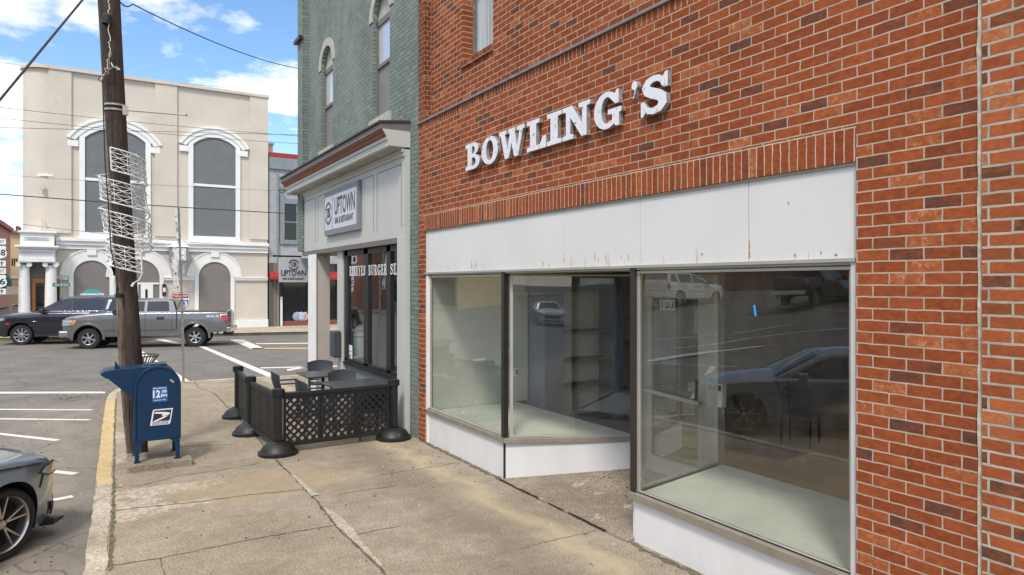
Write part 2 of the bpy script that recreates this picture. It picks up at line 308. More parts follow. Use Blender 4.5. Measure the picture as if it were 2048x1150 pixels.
def panelmat():
    m_, t, p = newmat('white_enamel_panel'); v_ = pos(t); g = nd(t, 'ShaderNodeNewGeometry').outputs['Position']
    sp = nd(t, 'ShaderNodeSeparateXYZ'); t.links.new(g, sp.inputs[0])
    c_ = ramp(t, noise(t, v_, 1.3, 5), [(.3, (.655, .65, .63)), (.7, (.71, .705, .69))])
    c_ = mixc(t, math_(t, 'MULTIPLY', ramp(t, noise(t, pos(t, True, (1, 7, .35)), 2.2, 7, .7), [(.5, 0.), (.8, 1.)]), .15), c_, (.50, .48, .43))
    lo = math_(t, 'MULTIPLY', math_(t, 'SUBTRACT', 2.76, sp.outputs[2]), 7, clamp=True)
    st = ramp(t, noise(t, pos(t, True, (1, 9, .9)), 1.7, 5, .75), [(.57, 0.), (.68, 1.)])
    c_ = mixc(t, math_(t, 'MULTIPLY', math_(t, 'MULTIPLY', lo, st), .7), c_, (.42, .22, .08))
    d = ramp(t, noise(t, v_, 30, 2), [(.76, 0.), (.79, .8)]); c_ = mixc(t, d, c_, (.3, .26, .2))
    t.links.new(c_, p.inputs['Base Color']); p.inputs['Roughness'].default_value = .42; bump(t, p, noise(t, v_, 1.2, 3), .15, .01); return m_
mWhitePanel = panelmat()
mBulk = M('white_bulkhead', (.72, .715, .71), .45, var=.05, vs=2, world=True, scl=(2, 2, .6), dirt=((.50, .47, .42), .62, .95, 5))
mBronze = M('dark_bronze_metal', (.055, .047, .043), .4, .5, world=True)
mAlu = M('dull_aluminium', (.44, .42, .37), .5, .35, var=.1, world=True)
mTan = M('tan_weathered_metal', (.31, .275, .22), .5, .3, var=.15, vs=6, world=True, dirt=((.16, .13, .1), .58, .8, 12))
mLedge = M('grey_ledge_metal', (.24, .23, .22), .5, .3, var=.2, vs=8, world=True)
mGlass = glass('shop_glass', (.93, .96, .93), 1.25, .035, .02, 1.0, dirt=.06)
mGlass2 = glass('restaurant_glass', (.85, .88, .86), 1.1, .05, .03, 1.3, dirt=.04)
mDispFloor = M('green_white_display_floor', (.64, .655, .575), .8, var=.08, vs=2, world=True, dirt=((.38, .36, .26), .55, .9, 9), bs=.3, bscale=90)
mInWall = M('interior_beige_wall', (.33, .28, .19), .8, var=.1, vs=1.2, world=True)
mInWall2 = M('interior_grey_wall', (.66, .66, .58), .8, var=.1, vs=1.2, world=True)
mInFloor = M('interior_brown_floor', (.34, .23, .13), .45, var=.3, vs=2.5, world=True)
mDark = M('black_mat_rubber', (.02, .02, .02), .8)
mBlueGrey = M('blue_grey_cabinet_paint', (.16, .21, .28), .6, var=.1)
mLetter = M('peeling_white_letter', (.74, .745, .78), .5, var=.06, vs=9, world=True, dirt=((.20, .165, .14), .585, .64, 20))
mLetterSide = M('rusted_letter_edge', (.30, .28, .27), .7, var=.3, vs=12, world=True, dirt=((.12, .09, .07), .5, .65, 20))
mCream = M('cream_stucco', (.60, .54, .46), .85, var=.06, vs=.9, world=True, bs=.5, bd=.02, bscale=9, dirt=((.44, .36, .28), .60, .9, 2))
mTrim = M('white_painted_trim', (.80, .79, .765), .6, var=.05, vs=2, world=True, dirt=((.5, .48, .45), .6, .9, 6))
mGreyInfill = M('grey_window_infill', (.155, .17, .175), .8, var=.08, vs=2, world=True, bs=.4, bd=.01, bscale=25)
mJamb = M('pale_grey_jamb', (.56, .55, .54), .5, world=True)
mRustSpot = M('rust_stain', (.42, .24, .10), .9, var=.3, vs=30, world=True)
mTaupe = M('taupe_window_infill', (.205, .185, .17), .85, var=.08, vs=2, world=True, bs=.4, bd=.01, bscale=25)
mGreyStucco = M('grey_stucco', (.38, .39, .39), .85, var=.1, vs=2, world=True, bs=.5, bd=.02, bscale=14, dirt=((.26, .26, .25), .5, .8, 3))
mGreyTrim = M('slate_grey_trim', (.22, .25, .27), .7, var=.1, world=True)
mRed = M('red_painted_metal', (.34, .022, .02), .5, var=.1, world=True)
mOrangeWood = M('orange_wood_door', (.48, .19, .05), .5, var=.15, vs=6, world=True)
mDarkGlass = M('dark_window_glass', (.015, .018, .02), .04, var=.3)
mSage = M('pale_sage_paint', (.50, .505, .465), .55, var=.04, vs=1.5, world=True, dirt=((.36, .37, .33), .6, .9, 4))
mSoffit = M('dirty_soffit_paint', (.40, .385, .33), .8, var=.12, vs=3, world=True, dirt=((.2, .17, .12), .52, .75, 6))
mRust = M('rust_red_moulding', (.22, .075, .042), .6, var=.12, vs=6, world=True)
mBrown = M('grey_brown_fascia', (.16, .14, .135), .55, var=.08, world=True)
mShingle = M('dark_brown_roofing', (.055, .045, .04), .9, var=.3, vs=20, world=True, bs=.5)
mBlackFrame = M('black_window_frame', (.012, .013, .015), .4, world=True)
mGreyPanel = M('grey_green_panel', (.22, .235, .21), .7, var=.06, world=True)
mBeige = M('beige_column_render', (.52, .455, .40), .8, var=.05, world=True, bs=.3, bscale=30)
mCurtain = M('grey_sheer_curtain', (.24, .25, .27), .9, var=.15, vs=5, world=True, scl=(8, 8, .6))
mCurtainPanel = M('weathered_grey_screen', (.20, .195, .19), .7, var=.2, vs=5, world=True, scl=(6, 6, .8))
mSkyGlass = M('bright_reflective_pane', (.66, .68, .70), .15, .35, var=.02)
mStoneSill = M('stone_sill', (.42, .42, .36), .8, var=.15, vs=8, world=True)
mSignW = M('sign_white', (.56, .58, .64), .5, var=.03)
mSignG = M('sign_grey', (.20, .20, .225), .5, var=.05)
mInk = M('sign_black_ink', (.03, .03, .032), .5)
mWhiteInk = M('white_vinyl', (.80, .80, .80), .5, var=.02)
mBlackPl = M('black_plastic', (.011, .011, .011), .5, var=.2, vs=8, bs=.15, bscale=120)
mChair = M('charcoal_resin', (.048, .052, .06), .5, var=.1, vs=6)
mTable = M('dark_table_top', (.05, .055, .052), .35, var=.15, vs=7, dirt=((.12, .12, .11), .6, .8, 9))
mMail = M('mailbox_blue', (.003, .030, .080), .42, var=.12, vs=6, coat=.05, spec=.3, bs=.1, bscale=60, dirt=((.08, .11, .15), .66, .72, 22))
mLabelB = M('label_blue', (.01, .12, .42), .4)
mNavy = M('emblem_navy', (.015, .02, .05), .4)
mGalv = M('galvanised_steel', (.28, .28, .27), .5, .5, var=.25, vs=12, dirt=((.22, .09, .05), .58, .7, 9))
mWire = M('black_cable', (.02, .02, .02), .6)
mDecor = M('white_rope_light', (.74, .73, .70), .5, var=.05)
def woodmat(name, a, b, c):
    m_, t, p = newmat(name); v_ = pos(t, False, (1, 1, .06)); n_ = noise(t, v_, 34, 9, .72)
    c_ = ramp(t, n_, [(.28, a), (.5, b), (.75, c)]); c_ = mixc(t, .6, c_, ramp(t, noise(t, pos(t, False, (1, 1, .3)), 3, 5), [(.3, .25), (.7, .7)]), 'OVERLAY')
    cr_ = ramp(t, noise(t, pos(t, False, (1, 1, .02)), 60, 3, .6), [(.36, 1.), (.43, 0.)]); c_ = mixc(t, math_(t, 'MULTIPLY', cr_, .8), c_, (.02, .014, .01))
    t.links.new(c_, p.inputs['Base Color']); p.inputs['Roughness'].default_value = .85; bump(t, p, n_, .9, .02); return m_
mPole = woodmat('dark_pole_wood', (.022, .015, .011), (.060, .041, .030), (.135, .10, .078))
mPoleL = woodmat('pale_pole_wood', (.055, .038, .028), (.15, .108, .08), (.28, .22, .175))
# ------------------------------------------------------------------ ground
def gz(x, y):
    s = min(1, max(0, (62 - y) / 14)); return -.15 + .095 * max(0, -x - 9) * s * (1 if x > -30 else 21 / max(21, -x - 9))
b = MB(); xs_ = [-600, -300, -150, -80, -50, -40, -35, -30, -26, -22, -19, -16, -13, -11, -9, -6, -3, 0, 4, 12, 30, 60, 150, 300, 600]
ys_ = [-600, -300, -100, -50, -30, -15, 0, 8, 16, 24, 30, 34, 36, 38, 40, 42, 44, 46, 60, 90, 140, 250, 400, 900]
vv = [(x, y, gz(x, y)) for y in ys_ for x in xs_]; nx = len(xs_)
b.add(vv, [(j * nx + i, j * nx + i + 1, (j + 1) * nx + i + 1, (j + 1) * nx + i) for j in range(len(ys_) - 1) for i in range(nx - 1)])
tag(b.build('road', mRoad, smooth=60), kind='structure')
KB = [(172, 1150), (180, 1085), (188, 1030), (196, 960), (201, 915), (206, 860), (211, 820), (214, 800)]
kerb = [onZ(u, v, 0) for u, v in KB]
corner = [onZ(u, v, 0) for u, v in [(219, 789), (229, 781), (244, 775), (300, 769.5), (353, 765), (388, 762.5), (465, 757), (550, 753), (620, 749)]]
edge = [Vector((kerb[0].x - .35, -12, 0)), Vector((kerb[0].x - .1, 2.5, 0))] + kerb + corner + [Vector((9, 18.75, 0)), Vector((40, 14.5, 0))]
D = 4.285
inner = [Vector((40, 9, 0)), Vector((4.6, 9, 0)), Vector((4.6, -12, 0))]
b = MB(); poly = [(p.x, p.y) for p in edge + inner]
b.prism(poly, (0, 0, -.4), (1, 0, 0), (0, 1, 0), (0, 0, .4))
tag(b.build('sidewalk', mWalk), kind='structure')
def offs(pts, d):
    o_ = []
    for i, p in enumerate(pts):
        t_ = (pts[min(i + 1, len(pts) - 1)] - pts[max(i - 1, 0)]).normalized(); o_.append(p + Vector((t_.y, -t_.x, 0)) * d)
    return o_
def dens(pts, st):
    o_ = []
    for a, c in zip(pts, pts[1:]):
        n_ = max(1, int((c - a).length / st))
        for k in range(n_): o_.append(a.lerp(c, k / n_))
    return o_ + [pts[-1]]
b = MB(); kp = dens(edge[1:-1], .12)
kp = [p + Vector((rnd.uniform(-.012, .012), rnd.uniform(-.01, .01), 0)) for p in kp]
inn = offs(kp, .15 if True else 0)
# kerb stones: top sheet slightly proud, face to the road
for i in range(len(kp) - 1):
    a, c, d_, e = kp[i], kp[i + 1], inn[i + 1], inn[i]; my = (a.y + c.y) / 2
    b.mi = 1 if (9.6 < my < 16.6 and a.x < 1) else 0
    ou = Vector((-.028, 0, 0)) if a.y < 17 else Vector((0, .03, 0)); h = .006 + rnd.uniform(0, .005); lo = Vector((0, 0, -.2)); up = Vector((0, 0, h))
    b.add([a + ou + lo, c + ou + lo, c + ou * .5 + up, a + ou * .5 + up, d_ + up, e + up, d_ + lo, e + lo],
          [(0, 1, 2, 3), (3, 2, 4, 5), (5, 4, 6, 7), (0, 3, 5, 7), (1, 6, 4, 2)])
tag(b.build('kerb', [mStone, mYellow]), kind='structure')
def strip_on(b_, pts, wd, z, jit=.006, st=.06):
    pp = dens([onZ(u, v, 0) for u, v in pts], st); pp = [p + Vector((rnd.gauss(0, jit), rnd.gauss(0, jit), z)) for p in pp]
    w_ = [wd * rnd.uniform(.35, 1.3) for _ in pp]; A = []; B_ = []
    for i, p in enumerate(pp):
        t_ = (pp[min(i + 1, len(pp) - 1)] - pp[max(i - 1, 0)]).normalized(); s_ = Vector((t_.y, -t_.x, 0)) * w_[i] / 2; A.append(p + s_); B_.append(p - s_)
    n_ = len(pp); b_.add(A + B_, [(i, i + 1, n_ + i + 1, n_ + i) for i in range(n_ - 1)])
b = MB()
for pts in ([(556, 925), (579, 947), (624, 992), (643, 1016), (672, 1052), (760, 1137), (800, 1180)], [(428, 786), (484, 844), (521, 883), (556, 925)]): strip_on(b, pts, .028, .004)
for pts, wd in (([(360, 894), (405, 891), (470, 889)], .014), ([(218, 978), (286, 970), (360, 951), (440, 941), (521, 926)], .014), ([(218, 1024), (300, 1013), (405, 1003), (500, 990), (608, 979)], .02),
            ([(212, 1132), (260, 1126), (321, 1116), (420, 1096), (540, 1072), (672, 1050)], .016), ([(672, 990), (720, 982), (800, 970)], .012), ([(714, 1069), (800, 1052)], .012),
            ([(760, 950), (840, 938), (912, 926)], .011), ([(1040, 1098), (1110, 1080), (1192, 1062)], .010), ([(240, 850), (262, 848)], .02), ([(238, 880), (256, 879)], .02), ([(250, 815), (262, 812)], .02),
            ([(390, 765), (397, 776), (428, 786)], .02), ([(300, 800), (480, 788)], .013), ([(321, 1116), (328, 1150)], .01)): strip_on(b, pts, wd, .0035, .008)
def strip_w(b_, pp, wd, z, jit):
    pp = [p + Vector((rnd.gauss(0, jit), rnd.gauss(0, jit), z)) for p in dens(pp, .05)]; A = []; B_ = []
    for i, p in enumerate(pp):
        t_ = (pp[min(i + 1, len(pp) - 1)] - pp[max(i - 1, 0)]).normalized(); s_ = Vector((t_.y, -t_.x, 0)) * wd * rnd.uniform(.3, 1.3) / 2; A.append(p + s_); B_.append(p - s_)
    n_ = len(pp); b_.add(A + B_, [(i, i + 1, n_ + i + 1, n_ + i) for i in range(n_ - 1)])
gp = []; yq = 9.75
while yq > 2.6: gp.append(Vector((D - .005 + rnd.uniform(-.01, .01), yq, 0))); yq -= .2
strip_w(b, gp, .075, .0035, .012)
jo = offs(kerb, .168); strip_w(b, jo, .022, .0045, .003)
b.mi = 1; strip_w(b, offs(kerb[:4], .178), .03, .006, .006)
tag(b.build('sidewalk_joints', [mJoint, mMoss]), kind='structure')
def patch_on(b_, pts, z, jit=.01):
    pp = dens([onZ(u, v, 0) for u, v in pts + pts[:1]], .05)[:-1]; pp = [p + Vector((rnd.gauss(0, jit), rnd.gauss(0, jit), z)) for p in pp]
    b_.add(pp, [tuple(range(len(pp)))])
b = MB()
patch_on(b, [(580, 949), (595, 955), (614, 973), (640, 991), (624, 993)], .008, .004)
patch_on(b, [(646, 1014), (682, 1034), (708, 1060), (727, 1089), (762, 1127), (764, 1137), (672, 1051)], .008, .004)
patch_on(b, [(250, 805), (262, 802), (262, 812), (246, 815)], .008, .004)
tag(b.build('sidewalk_patches', mPatch), kind='structure')
# far side of the cross street
b = MB(); fk = [Vector((-4.6, 60, 0)), Vector((-4.9, 40, 0)), Vector((-4.5, 38.9, 0)), Vector((-3.6, 38.15, 0)), Vector((7.85, 35.3, 0)), Vector((16, 33.3, 0)), Vector((60, 24, 0))]
b.prism([(p.x, p.y) for p in fk] + [(60, 60)], (0, 0, -.4), (1, 0, 0), (0, 1, 0), (0, 0, .4)); tag(b.build('far_sidewalk', mWalk2), kind='structure')
b = MB(); kk = dens(fk[1:-1], .5); kq = offs(kk, .16)
for i in range(len(kk) - 1):
    a, c, d_, e = kk[i], kk[i + 1], kq[i + 1], kq[i]; b.mi = 1 if a.x < .3 else 0; ou = Vector((0, -.03, 0)); lo = Vector((0, 0, -.2)); up = Vector((0, 0, .006))
    b.add([a + ou + lo, c + ou + lo, c + ou + up, a + ou + up, d_ + up, e + up], [(0, 1, 2, 3), (3, 2, 4, 5)])
tag(b.build('far_kerb', [mStone, mYellow]), kind='structure')
# painted markings
def mark(b_, q, z=-.146):
    P = [onZ(u, v, -.15) for u, v in q]; pp = dens(P + P[:1], .4)[:-1]
    b_.add([(p.x, p.y, z) for p in pp], [tuple(range(len(pp)))])
b = MB()
for q in ([(255, 691), (276, 697), (380, 763), (352, 763), (262, 706)], [(395, 692), (412, 694), (562, 755), (538, 755)], [(310, 679), (330, 679), (372, 688), (362, 691)],
          [(460, 679.5), (487, 679.5), (530, 697.5), (503, 698)], [(510, 686.5), (700, 685.5), (700, 687), (514, 688.2)], [(520, 735), (700, 731), (700, 733), (522, 737)], [(572, 739), (640, 728), (640, 730), (576, 742)],
          [(-80, 784), (210, 783.5), (210, 787), (-80, 787.5)]): mark(b, q)
def pline(b_, a, c, wd, ext=0.0):
    P = onZ(*a, -.15); Q = onZ(*c, -.15); d_ = (P - Q).normalized(); P = P + d_ * ext; s_ = Vector((d_.y, -d_.x, 0)) * wd / 2; z = Vector((0, 0, .004))
    b_.add([P + s_ + z, Q + s_ + z, Q - s_ + z, P - s_ + z], [(0, 1, 2, 3)])
for a, c in (((0, 819), (184, 820)), ((0, 838), (180, 840)), ((0, 868), (116, 881)), ((103, 943), (152, 948)), ((108, 1000), (146, 993))): pline(b, a, c, .11, 3.2)
for y0 in (-.6, -3.2, -6): b.add([(-.6, y0, -.146), (-.6, y0 + .11, -.146), (-5.2, y0 + 3.6, -.146), (-5.2, y0 + 3.49, -.146)], [(0, 1, 2, 3)])
# markings farther up the street (mirrored in the shop glass): measured through the mirror plane of the glass
def mir(u, v):
    r = (u - 1024) / FPX; Z = 10.0
    for _ in range(40):
        x = 2 * (D + .06) - Z * (SI + CO * r); y = Z * (CO - SI * r); Z = Z * .5 + .5 * (CAM_H - gz(x, y)) * FPX / (v - HOR)
    return Vector((x, y, gz(x, y)))
def pl2(b_, pts, wd):
    P = dens([mir(*p) for p in pts], .3)
    for a, c in zip(P, P[1:]):
        d_ = (c - a).normalized(); s_ = Vector((d_.y, -d_.x, 0)) * wd / 2; za = Vector((0, 0, .012)); b_.add([a + s_ + za, c + s_ + za, c - s_ + za, a - s_ + za], [(0, 1, 2, 3)])
for pts, wd in (([(1463, 611), (1572, 614), (1698, 624)], .35), ([(1290, 685), (1448, 668)], .14), ([(1465, 665), (1564, 651), (1669, 646), (1698, 645.5)], .14), ([(1354, 698), (1417, 690), (1500, 675), (1606, 664), (1698, 656)], .14),
    ([(1297, 723), (1426, 703), (1534, 692)], .34), ([(1534, 692), (1658, 694)], .12), ([(1266, 726), (1477, 735)], .12), ([(1386, 800), (1395, 780), (1421, 732)], .16), ([(1432, 603), (1600, 581)], .12)): pl2(b, pts, wd)
tag(b.build('road_markings', mLine), kind='structure')
b = MB(); mark(b, [(503, 696), (720, 695), (720, 697), (506, 698.2)]); 
pl2(b, [(1497, 606), (1606, 595)], .12)
tag(b.build('yellow_road_line', mLineY), kind='structure')

# ------------------------------------------------------------------ text
def text(name, s, mat, o, ax, ay, height=None, width=None, parent=None, ext=.002, bold=0.0, flipfit=True, name_obj=None):
    cu = bpy.data.curves.new('t', 'FONT'); cu.body = s; cu.extrude = ext; cu.offset = bold; cu.resolution_u = 3
    ob = bpy.data.objects.new('t', cu); col.objects.link(ob); dg = bpy.context.evaluated_depsgraph_get(); me = bpy.data.meshes.new_from_object(ob.evaluated_get(dg))
    bpy.data.objects.remove(ob); bpy.data.curves.remove(cu)
    X_ = [v.co.x for v in me.vertices]; Y_ = [v.co.y for v in me.vertices]; x0, x1, y0, y1 = min(X_), max(X_), min(Y_), max(Y_)
    sy = height / (y1 - y0) if height else width / (x1 - x0); sx = width / (x1 - x0) if width else sy
    o = Vector(o); ax = Vector(ax); ay = Vector(ay); nz_ = ax.cross(ay)
    vs_ = [o + ax * ((v.co.x - (x0 + x1) / 2) * sx) + ay * ((v.co.y - (y0 + y1) / 2) * sy) + nz_ * (v.co.z) for v in me.vertices]
    m2 = MB(); m2.add(vs_, [tuple(p.vertices) for p in me.polygons]); bpy.data.meshes.remove(me)
    return m2.build(name, mat, parent) if name else m2
def circ(cx, cy, r, n=40, a0=0, a1=2 * math.pi, ry=None): return [(cx + r * math.cos(a0 + (a1 - a0) * k / n), cy + (ry or r) * math.sin(a0 + (a1 - a0) * k / n)) for k in range(n + 1)]
WX = ((0, -1, 0), (0, 0, 1)); WY = ((1, 0, 0), (0, 0, 1))
def arc(cx, cy, rx, ry, a0, a1, n=14): return [(cx + rx * math.cos(R(a0 + (a1 - a0) * k / n)), cy + ry * math.sin(R(a0 + (a1 - a0) * k / n))) for k in range(n + 1)]
SL = [(0, 1), (0, .87), (.12, .85), (.12, .15), (0, .13), (0, 0)]
GL = {
 'B': ([[*SL, *arc(.46, .27, .32, .27, -90, 75), *arc(.43, .765, .28, .235, -60, 90)]], [[(.36, .13), *arc(.42, .285, .14, .155, -90, 90, 8), (.36, .44)], [(.36, .58), *arc(.40, .725, .12, .145, -90, 90, 8), (.36, .87)]], .80),
 'O': ([arc(.43, .5, .43, .51, 0, 360, 36)[:-1]], [arc(.43, .5, .185, .37, 0, 360, 28)[:-1]], .86),
 'W': ([[(0, 1), (0, .87), (.09, .85), (.3, 0), (.5, 0), (.63, .5), (.76, 0), (.96, 0), (1.17, .85), (1.26, .87), (1.26, 1), (.9, 1), (.9, .87), (1.02, .85), (.9, .34), (.79, .85), (.82, .87), (.82, 1), (.48, 1), (.48, .87), (.55, .85), (.44, .34), (.3, .85), (.38, .87), (.38, 1)]], [], 1.26),
 'L': ([[*SL, (.76, 0), (.76, .38), (.64, .38), (.52, .15), (.37, .15), (.37, .85), (.5, .87), (.5, 1)]], [], .76),
 'I': ([[*SL, (.5, 0), (.5, .13), (.37, .15), (.37, .85), (.5, .87), (.5, 1)]], [], .5),
 'N': ([[(0, 0), (.40, 0), (.40, .13), (.29, .15), (.29, .66), (.70, 0), (.88, 0), (.88, .85), (1, .87), (1, 1), (.6, 1), (.6, .87), (.72, .85), (.72, .40), (.36, 1), (0, 1), (0, .87), (.13, .85), (.13, .15), (0, .13)]], [], 1.0),
 'G': ([[(.52, .50), (1.0, .50), (1.0, .37), (.91, .35), (.91, .0), (.79, .0), (.74, .08), *arc(.46, .5, .46, .52, -62, -304, 28), (.77, .90), (.82, 1.0), (.90, 1.0), (.90, .62), (.78, .62), *arc(.48, .5, .21, .37, 52, 300, 20), (.67, .20), (.67, .35), (.52, .37)]], [], 1.0),
 'S': 'S', "'": ([[*arc(.13, .87, .13, .13, 200, -60, 16), (.12, .56), (.04, .53), (.12, .66), (.15, .745)]], [], .27),
 'R': ([[*SL, (.48, 0), (.48, .13), (.36, .15), (.36, .44), (.44, .44), (.62, 0), (.92, 0), (.92, .13), (.82, .15), (.64, .47), *arc(.45, .74, .29, .26, -45, 90)]], [[(.36, .57), *arc(.42, .72, .12, .15, -90, 90, 8), (.36, .87)]], .92),
 'E': ([[*SL, (.76, 0), (.76, .36), (.65, .36), (.56, .15), (.36, .15), (.36, .44), (.5, .44), (.5, .34), (.6, .34), (.6, .68), (.5, .68), (.5, .57), (.36, .57), (.36, .86), (.54, .86), (.63, .68), (.73, .68), (.73, 1)]], [], .76),
 'F': ([[(0, 1), (0, .87), (.12, .85), (.12, .15), (0, .13), (0, 0), (.5, 0), (.5, .13), (.36, .15), (.36, .44), (.5, .44), (.5, .34), (.6, .34), (.6, .68), (.5, .68), (.5, .57), (.36, .57), (.36, .86), (.54, .86), (.63, .68), (.73, .68), (.73, 1)]], [], .73),
 'Y': ([[(.26, 0), (.68, 0), (.68, .13), (.58, .15), (.58, .42), (.84, .85), (.94, .87), (.94, 1), (.6, 1), (.6, .87), (.7, .85), (.52, .55), (.34, .85), (.42, .87), (.42, 1), (0, 1), (0, .87), (.1, .85), (.36, .42), (.36, .15), (.26, .13)]], [], .94),
 'U': ([[(0, 1), (0, .87), (.11, .85), (.11, .32), *arc(.44, .32, .33, .33, 180, 360, 14), (.77, .85), (.88, .87), (.88, 1), (.52, 1), (.52, .87), (.64, .85), (.64, .32), *arc(.49, .32, .15, .18, 360, 180, 10), (.34, .85), (.46, .87), (.46, 1)]], [], .88),
 'A': ([[(0, 0), (.36, 0), (.36, .13), (.27, .15), (.32, .3), (.62, .3), (.66, .15), (.58, .13), (.58, 0), (1, 0), (1, .13), (.92, .15), (.6, 1), (.4, 1), (.1, .15), (0, .13)]], [[(.36, .42), (.57, .42), (.47, .76)]], 1.0),
}
def glyph(ch, ox, oy, sx, sy, o, ax, ay, ext, thin=0.0):    # returns list of (verts, faces) for one slab-serif letter
    spec = GL[ch]; out_ = []
    if spec == 'S':
        cl = [(.70, .66), (.66, .80), (.54, .90), (.40, .91), (.26, .86), (.19, .74), (.24, .63), (.38, .55), (.54, .47), (.66, .37), (.67, .23), (.58, .12), (.42, .08), (.27, .11), (.17, .22), (.12, .34)]
        wd = [.05, .07, .085, .09, .11, .13, .14, .145, .145, .14, .13, .11, .09, .085, .06, .04]; L_ = []; R_ = []
        for i, (x, y) in enumerate(cl):
            a = cl[max(i - 1, 0)]; c = cl[min(i + 1, len(cl) - 1)]; dx_, dy_ = c[0] - a[0], c[1] - a[1]; l = math.hypot(dx_, dy_); nx_, ny_ = -dy_ / l, dx_ / l; k = wd[i] * .92
            L_.append((x + nx_ * k, y + ny_ * k)); R_.append((x - nx_ * k, y - ny_ * k))
        outs = [[L_ + R_[::-1]], [[(.69, .62), (.81, .62), (.81, 1.0), (.74, 1.0), (.66, .88)], [(.03, .38), (.03, 0), (.10, 0), (.19, .12), (.15, .38)]]]; groups = [(outs[0], [], ext), (outs[1], [], ext * .93)]
    else: groups = [(spec[0], spec[1], ext)]
    for outer, holes, e in groups:
        cu = bpy.data.curves.new('g', 'CURVE'); cu.dimensions = '2D'; cu.fill_mode = 'BOTH'; cu.extrude = e / 2; cu.offset = thin
        for pl in outer + holes:
            sp = cu.splines.new('POLY'); sp.points.add(len(pl) - 1); sp.use_cyclic_u = True
            for i, (x, y) in enumerate(pl): sp.points[i].co = (x, y, 0, 1)
        ob = bpy.data.objects.new('g', cu); col.objects.link(ob); dg = bpy.context.evaluated_depsgraph_get(); me = bpy.data.meshes.new_from_object(ob.evaluated_get(dg))
        o_ = Vector(o); A_ = Vector(ax); B_ = Vector(ay); Nn = A_.cross(B_)
        out_.append(([o_ + A_ * (ox + v.co.x * sx) + B_ * (oy + v.co.y * sy) + Nn * (v.co.z + e / 2) for v in me.vertices], [tuple(p.vertices) for p in me.polygons]))
        bpy.data.objects.remove(ob); bpy.data.curves.remove(cu); bpy.data.meshes.remove(me)
    return out_
def slab_text(name, s, mat, o, ax, ay, height, width, parent, ext=.002, gap=.1, thin=0.0):
    ws = [.84 if GL[c] == 'S' else GL[c][2] for c in s]; tot = sum(ws) + gap * (len(s) - 1); k = width / tot; b_ = MB(); x = 0
    for c, w_ in zip(s, ws):
        for vs_, fs in glyph(c, x * k, 0, k, height, o, ax, ay, ext, thin): b_.add(vs_, fs)
        x += w_ + gap
    return b_.build(name, mat, parent)

# ------------------------------------------------------------------ the red brick shop
shop = thing('brick_building', 'red brick shop building with an empty glazed shopfront and a recessed entrance door', 'building', (D, 6, 0))
Y0, Y1 = 2.669, 9.63; YN = 1.935; ZP0, ZP1 = 2.585, 3.239
b = MB(); x1 = D + .25
b.box((D, YN, 0), (x1, Y0, ZP1)); b.box((D, YN, ZP1), (x1, Y0, 3.47)); b.box((D, YN, 3.47), (x1, 9.83, 4.80)); b.box((D, Y1, 0), (x1, 9.83, 3.47))
b.build('wall', mBrick, shop)
b = MB(); b.box((D, Y0, ZP1), (x1, Y1, 3.47)); b.build('soldier_course', mSoldier, shop)
b = MB(); b.box((D, -8, 4.80), (x1, 9.83, 4.895)); b.build('header_course', mHeader, shop)
b = MB(); b.box((D - .03, -8, 4.897), (D + .14, 9.85, 4.925)); b.build('ledge', mLedge, shop)
# upper wall set back, window opening
UX = D + .12; wy0, wy1, wz0, wz1 = 7.72, 8.57, 5.54, 7.3
b = MB(); b.box((UX, -8, 4.925), (UX + .3, wy0, 10)); b.box((UX, wy1, 4.925), (UX + .3, 9.62, 10)); b.box((UX, wy0, 4.925), (UX + .3, wy1, wz0)); b.box((UX, wy0, wz1), (UX + .3, wy1, 10)); b.build('upper_wall', mBrickUp, shop)
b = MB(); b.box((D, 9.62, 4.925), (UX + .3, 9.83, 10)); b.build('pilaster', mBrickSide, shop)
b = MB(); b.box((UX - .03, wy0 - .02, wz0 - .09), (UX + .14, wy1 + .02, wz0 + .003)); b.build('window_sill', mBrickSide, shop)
wf = MB(); wx = UX + .16; wf.box((wx, wy0, wz0), (wx + .05, wy0 + .05, wz1)).box((wx, wy1 - .05, wz0), (wx + .05, wy1, wz1)).box((wx, wy0 + .05, wz0), (wx + .05, wy1 - .05, wz0 + .05)).box((wx, wy0 + .05, 6.55), (wx + .05, wy1 - .05, 6.6))
win = wf.build('window', mGalv, shop)
b = MB()
n_ = 60; ys = [wy0 + .03 + (wy1 - wy0 - .06) * k / n_ for k in range(n_ + 1)]
b.add([(wx + .055 + .012 * math.sin(k * 1.9) + .01 * math.sin(k * .7), y, z) for z in (wz0 + .03, wz1) for k, y in enumerate(ys)], [(k, k + 1, n_ + 2 + k, n_ + 1 + k) for k in range(n_)]); b.build('curtain', M('pale_curtain', (.34, .36, .37), .35, var=.35, vs=1.5, world=True, scl=(1, 16, .4)), win)
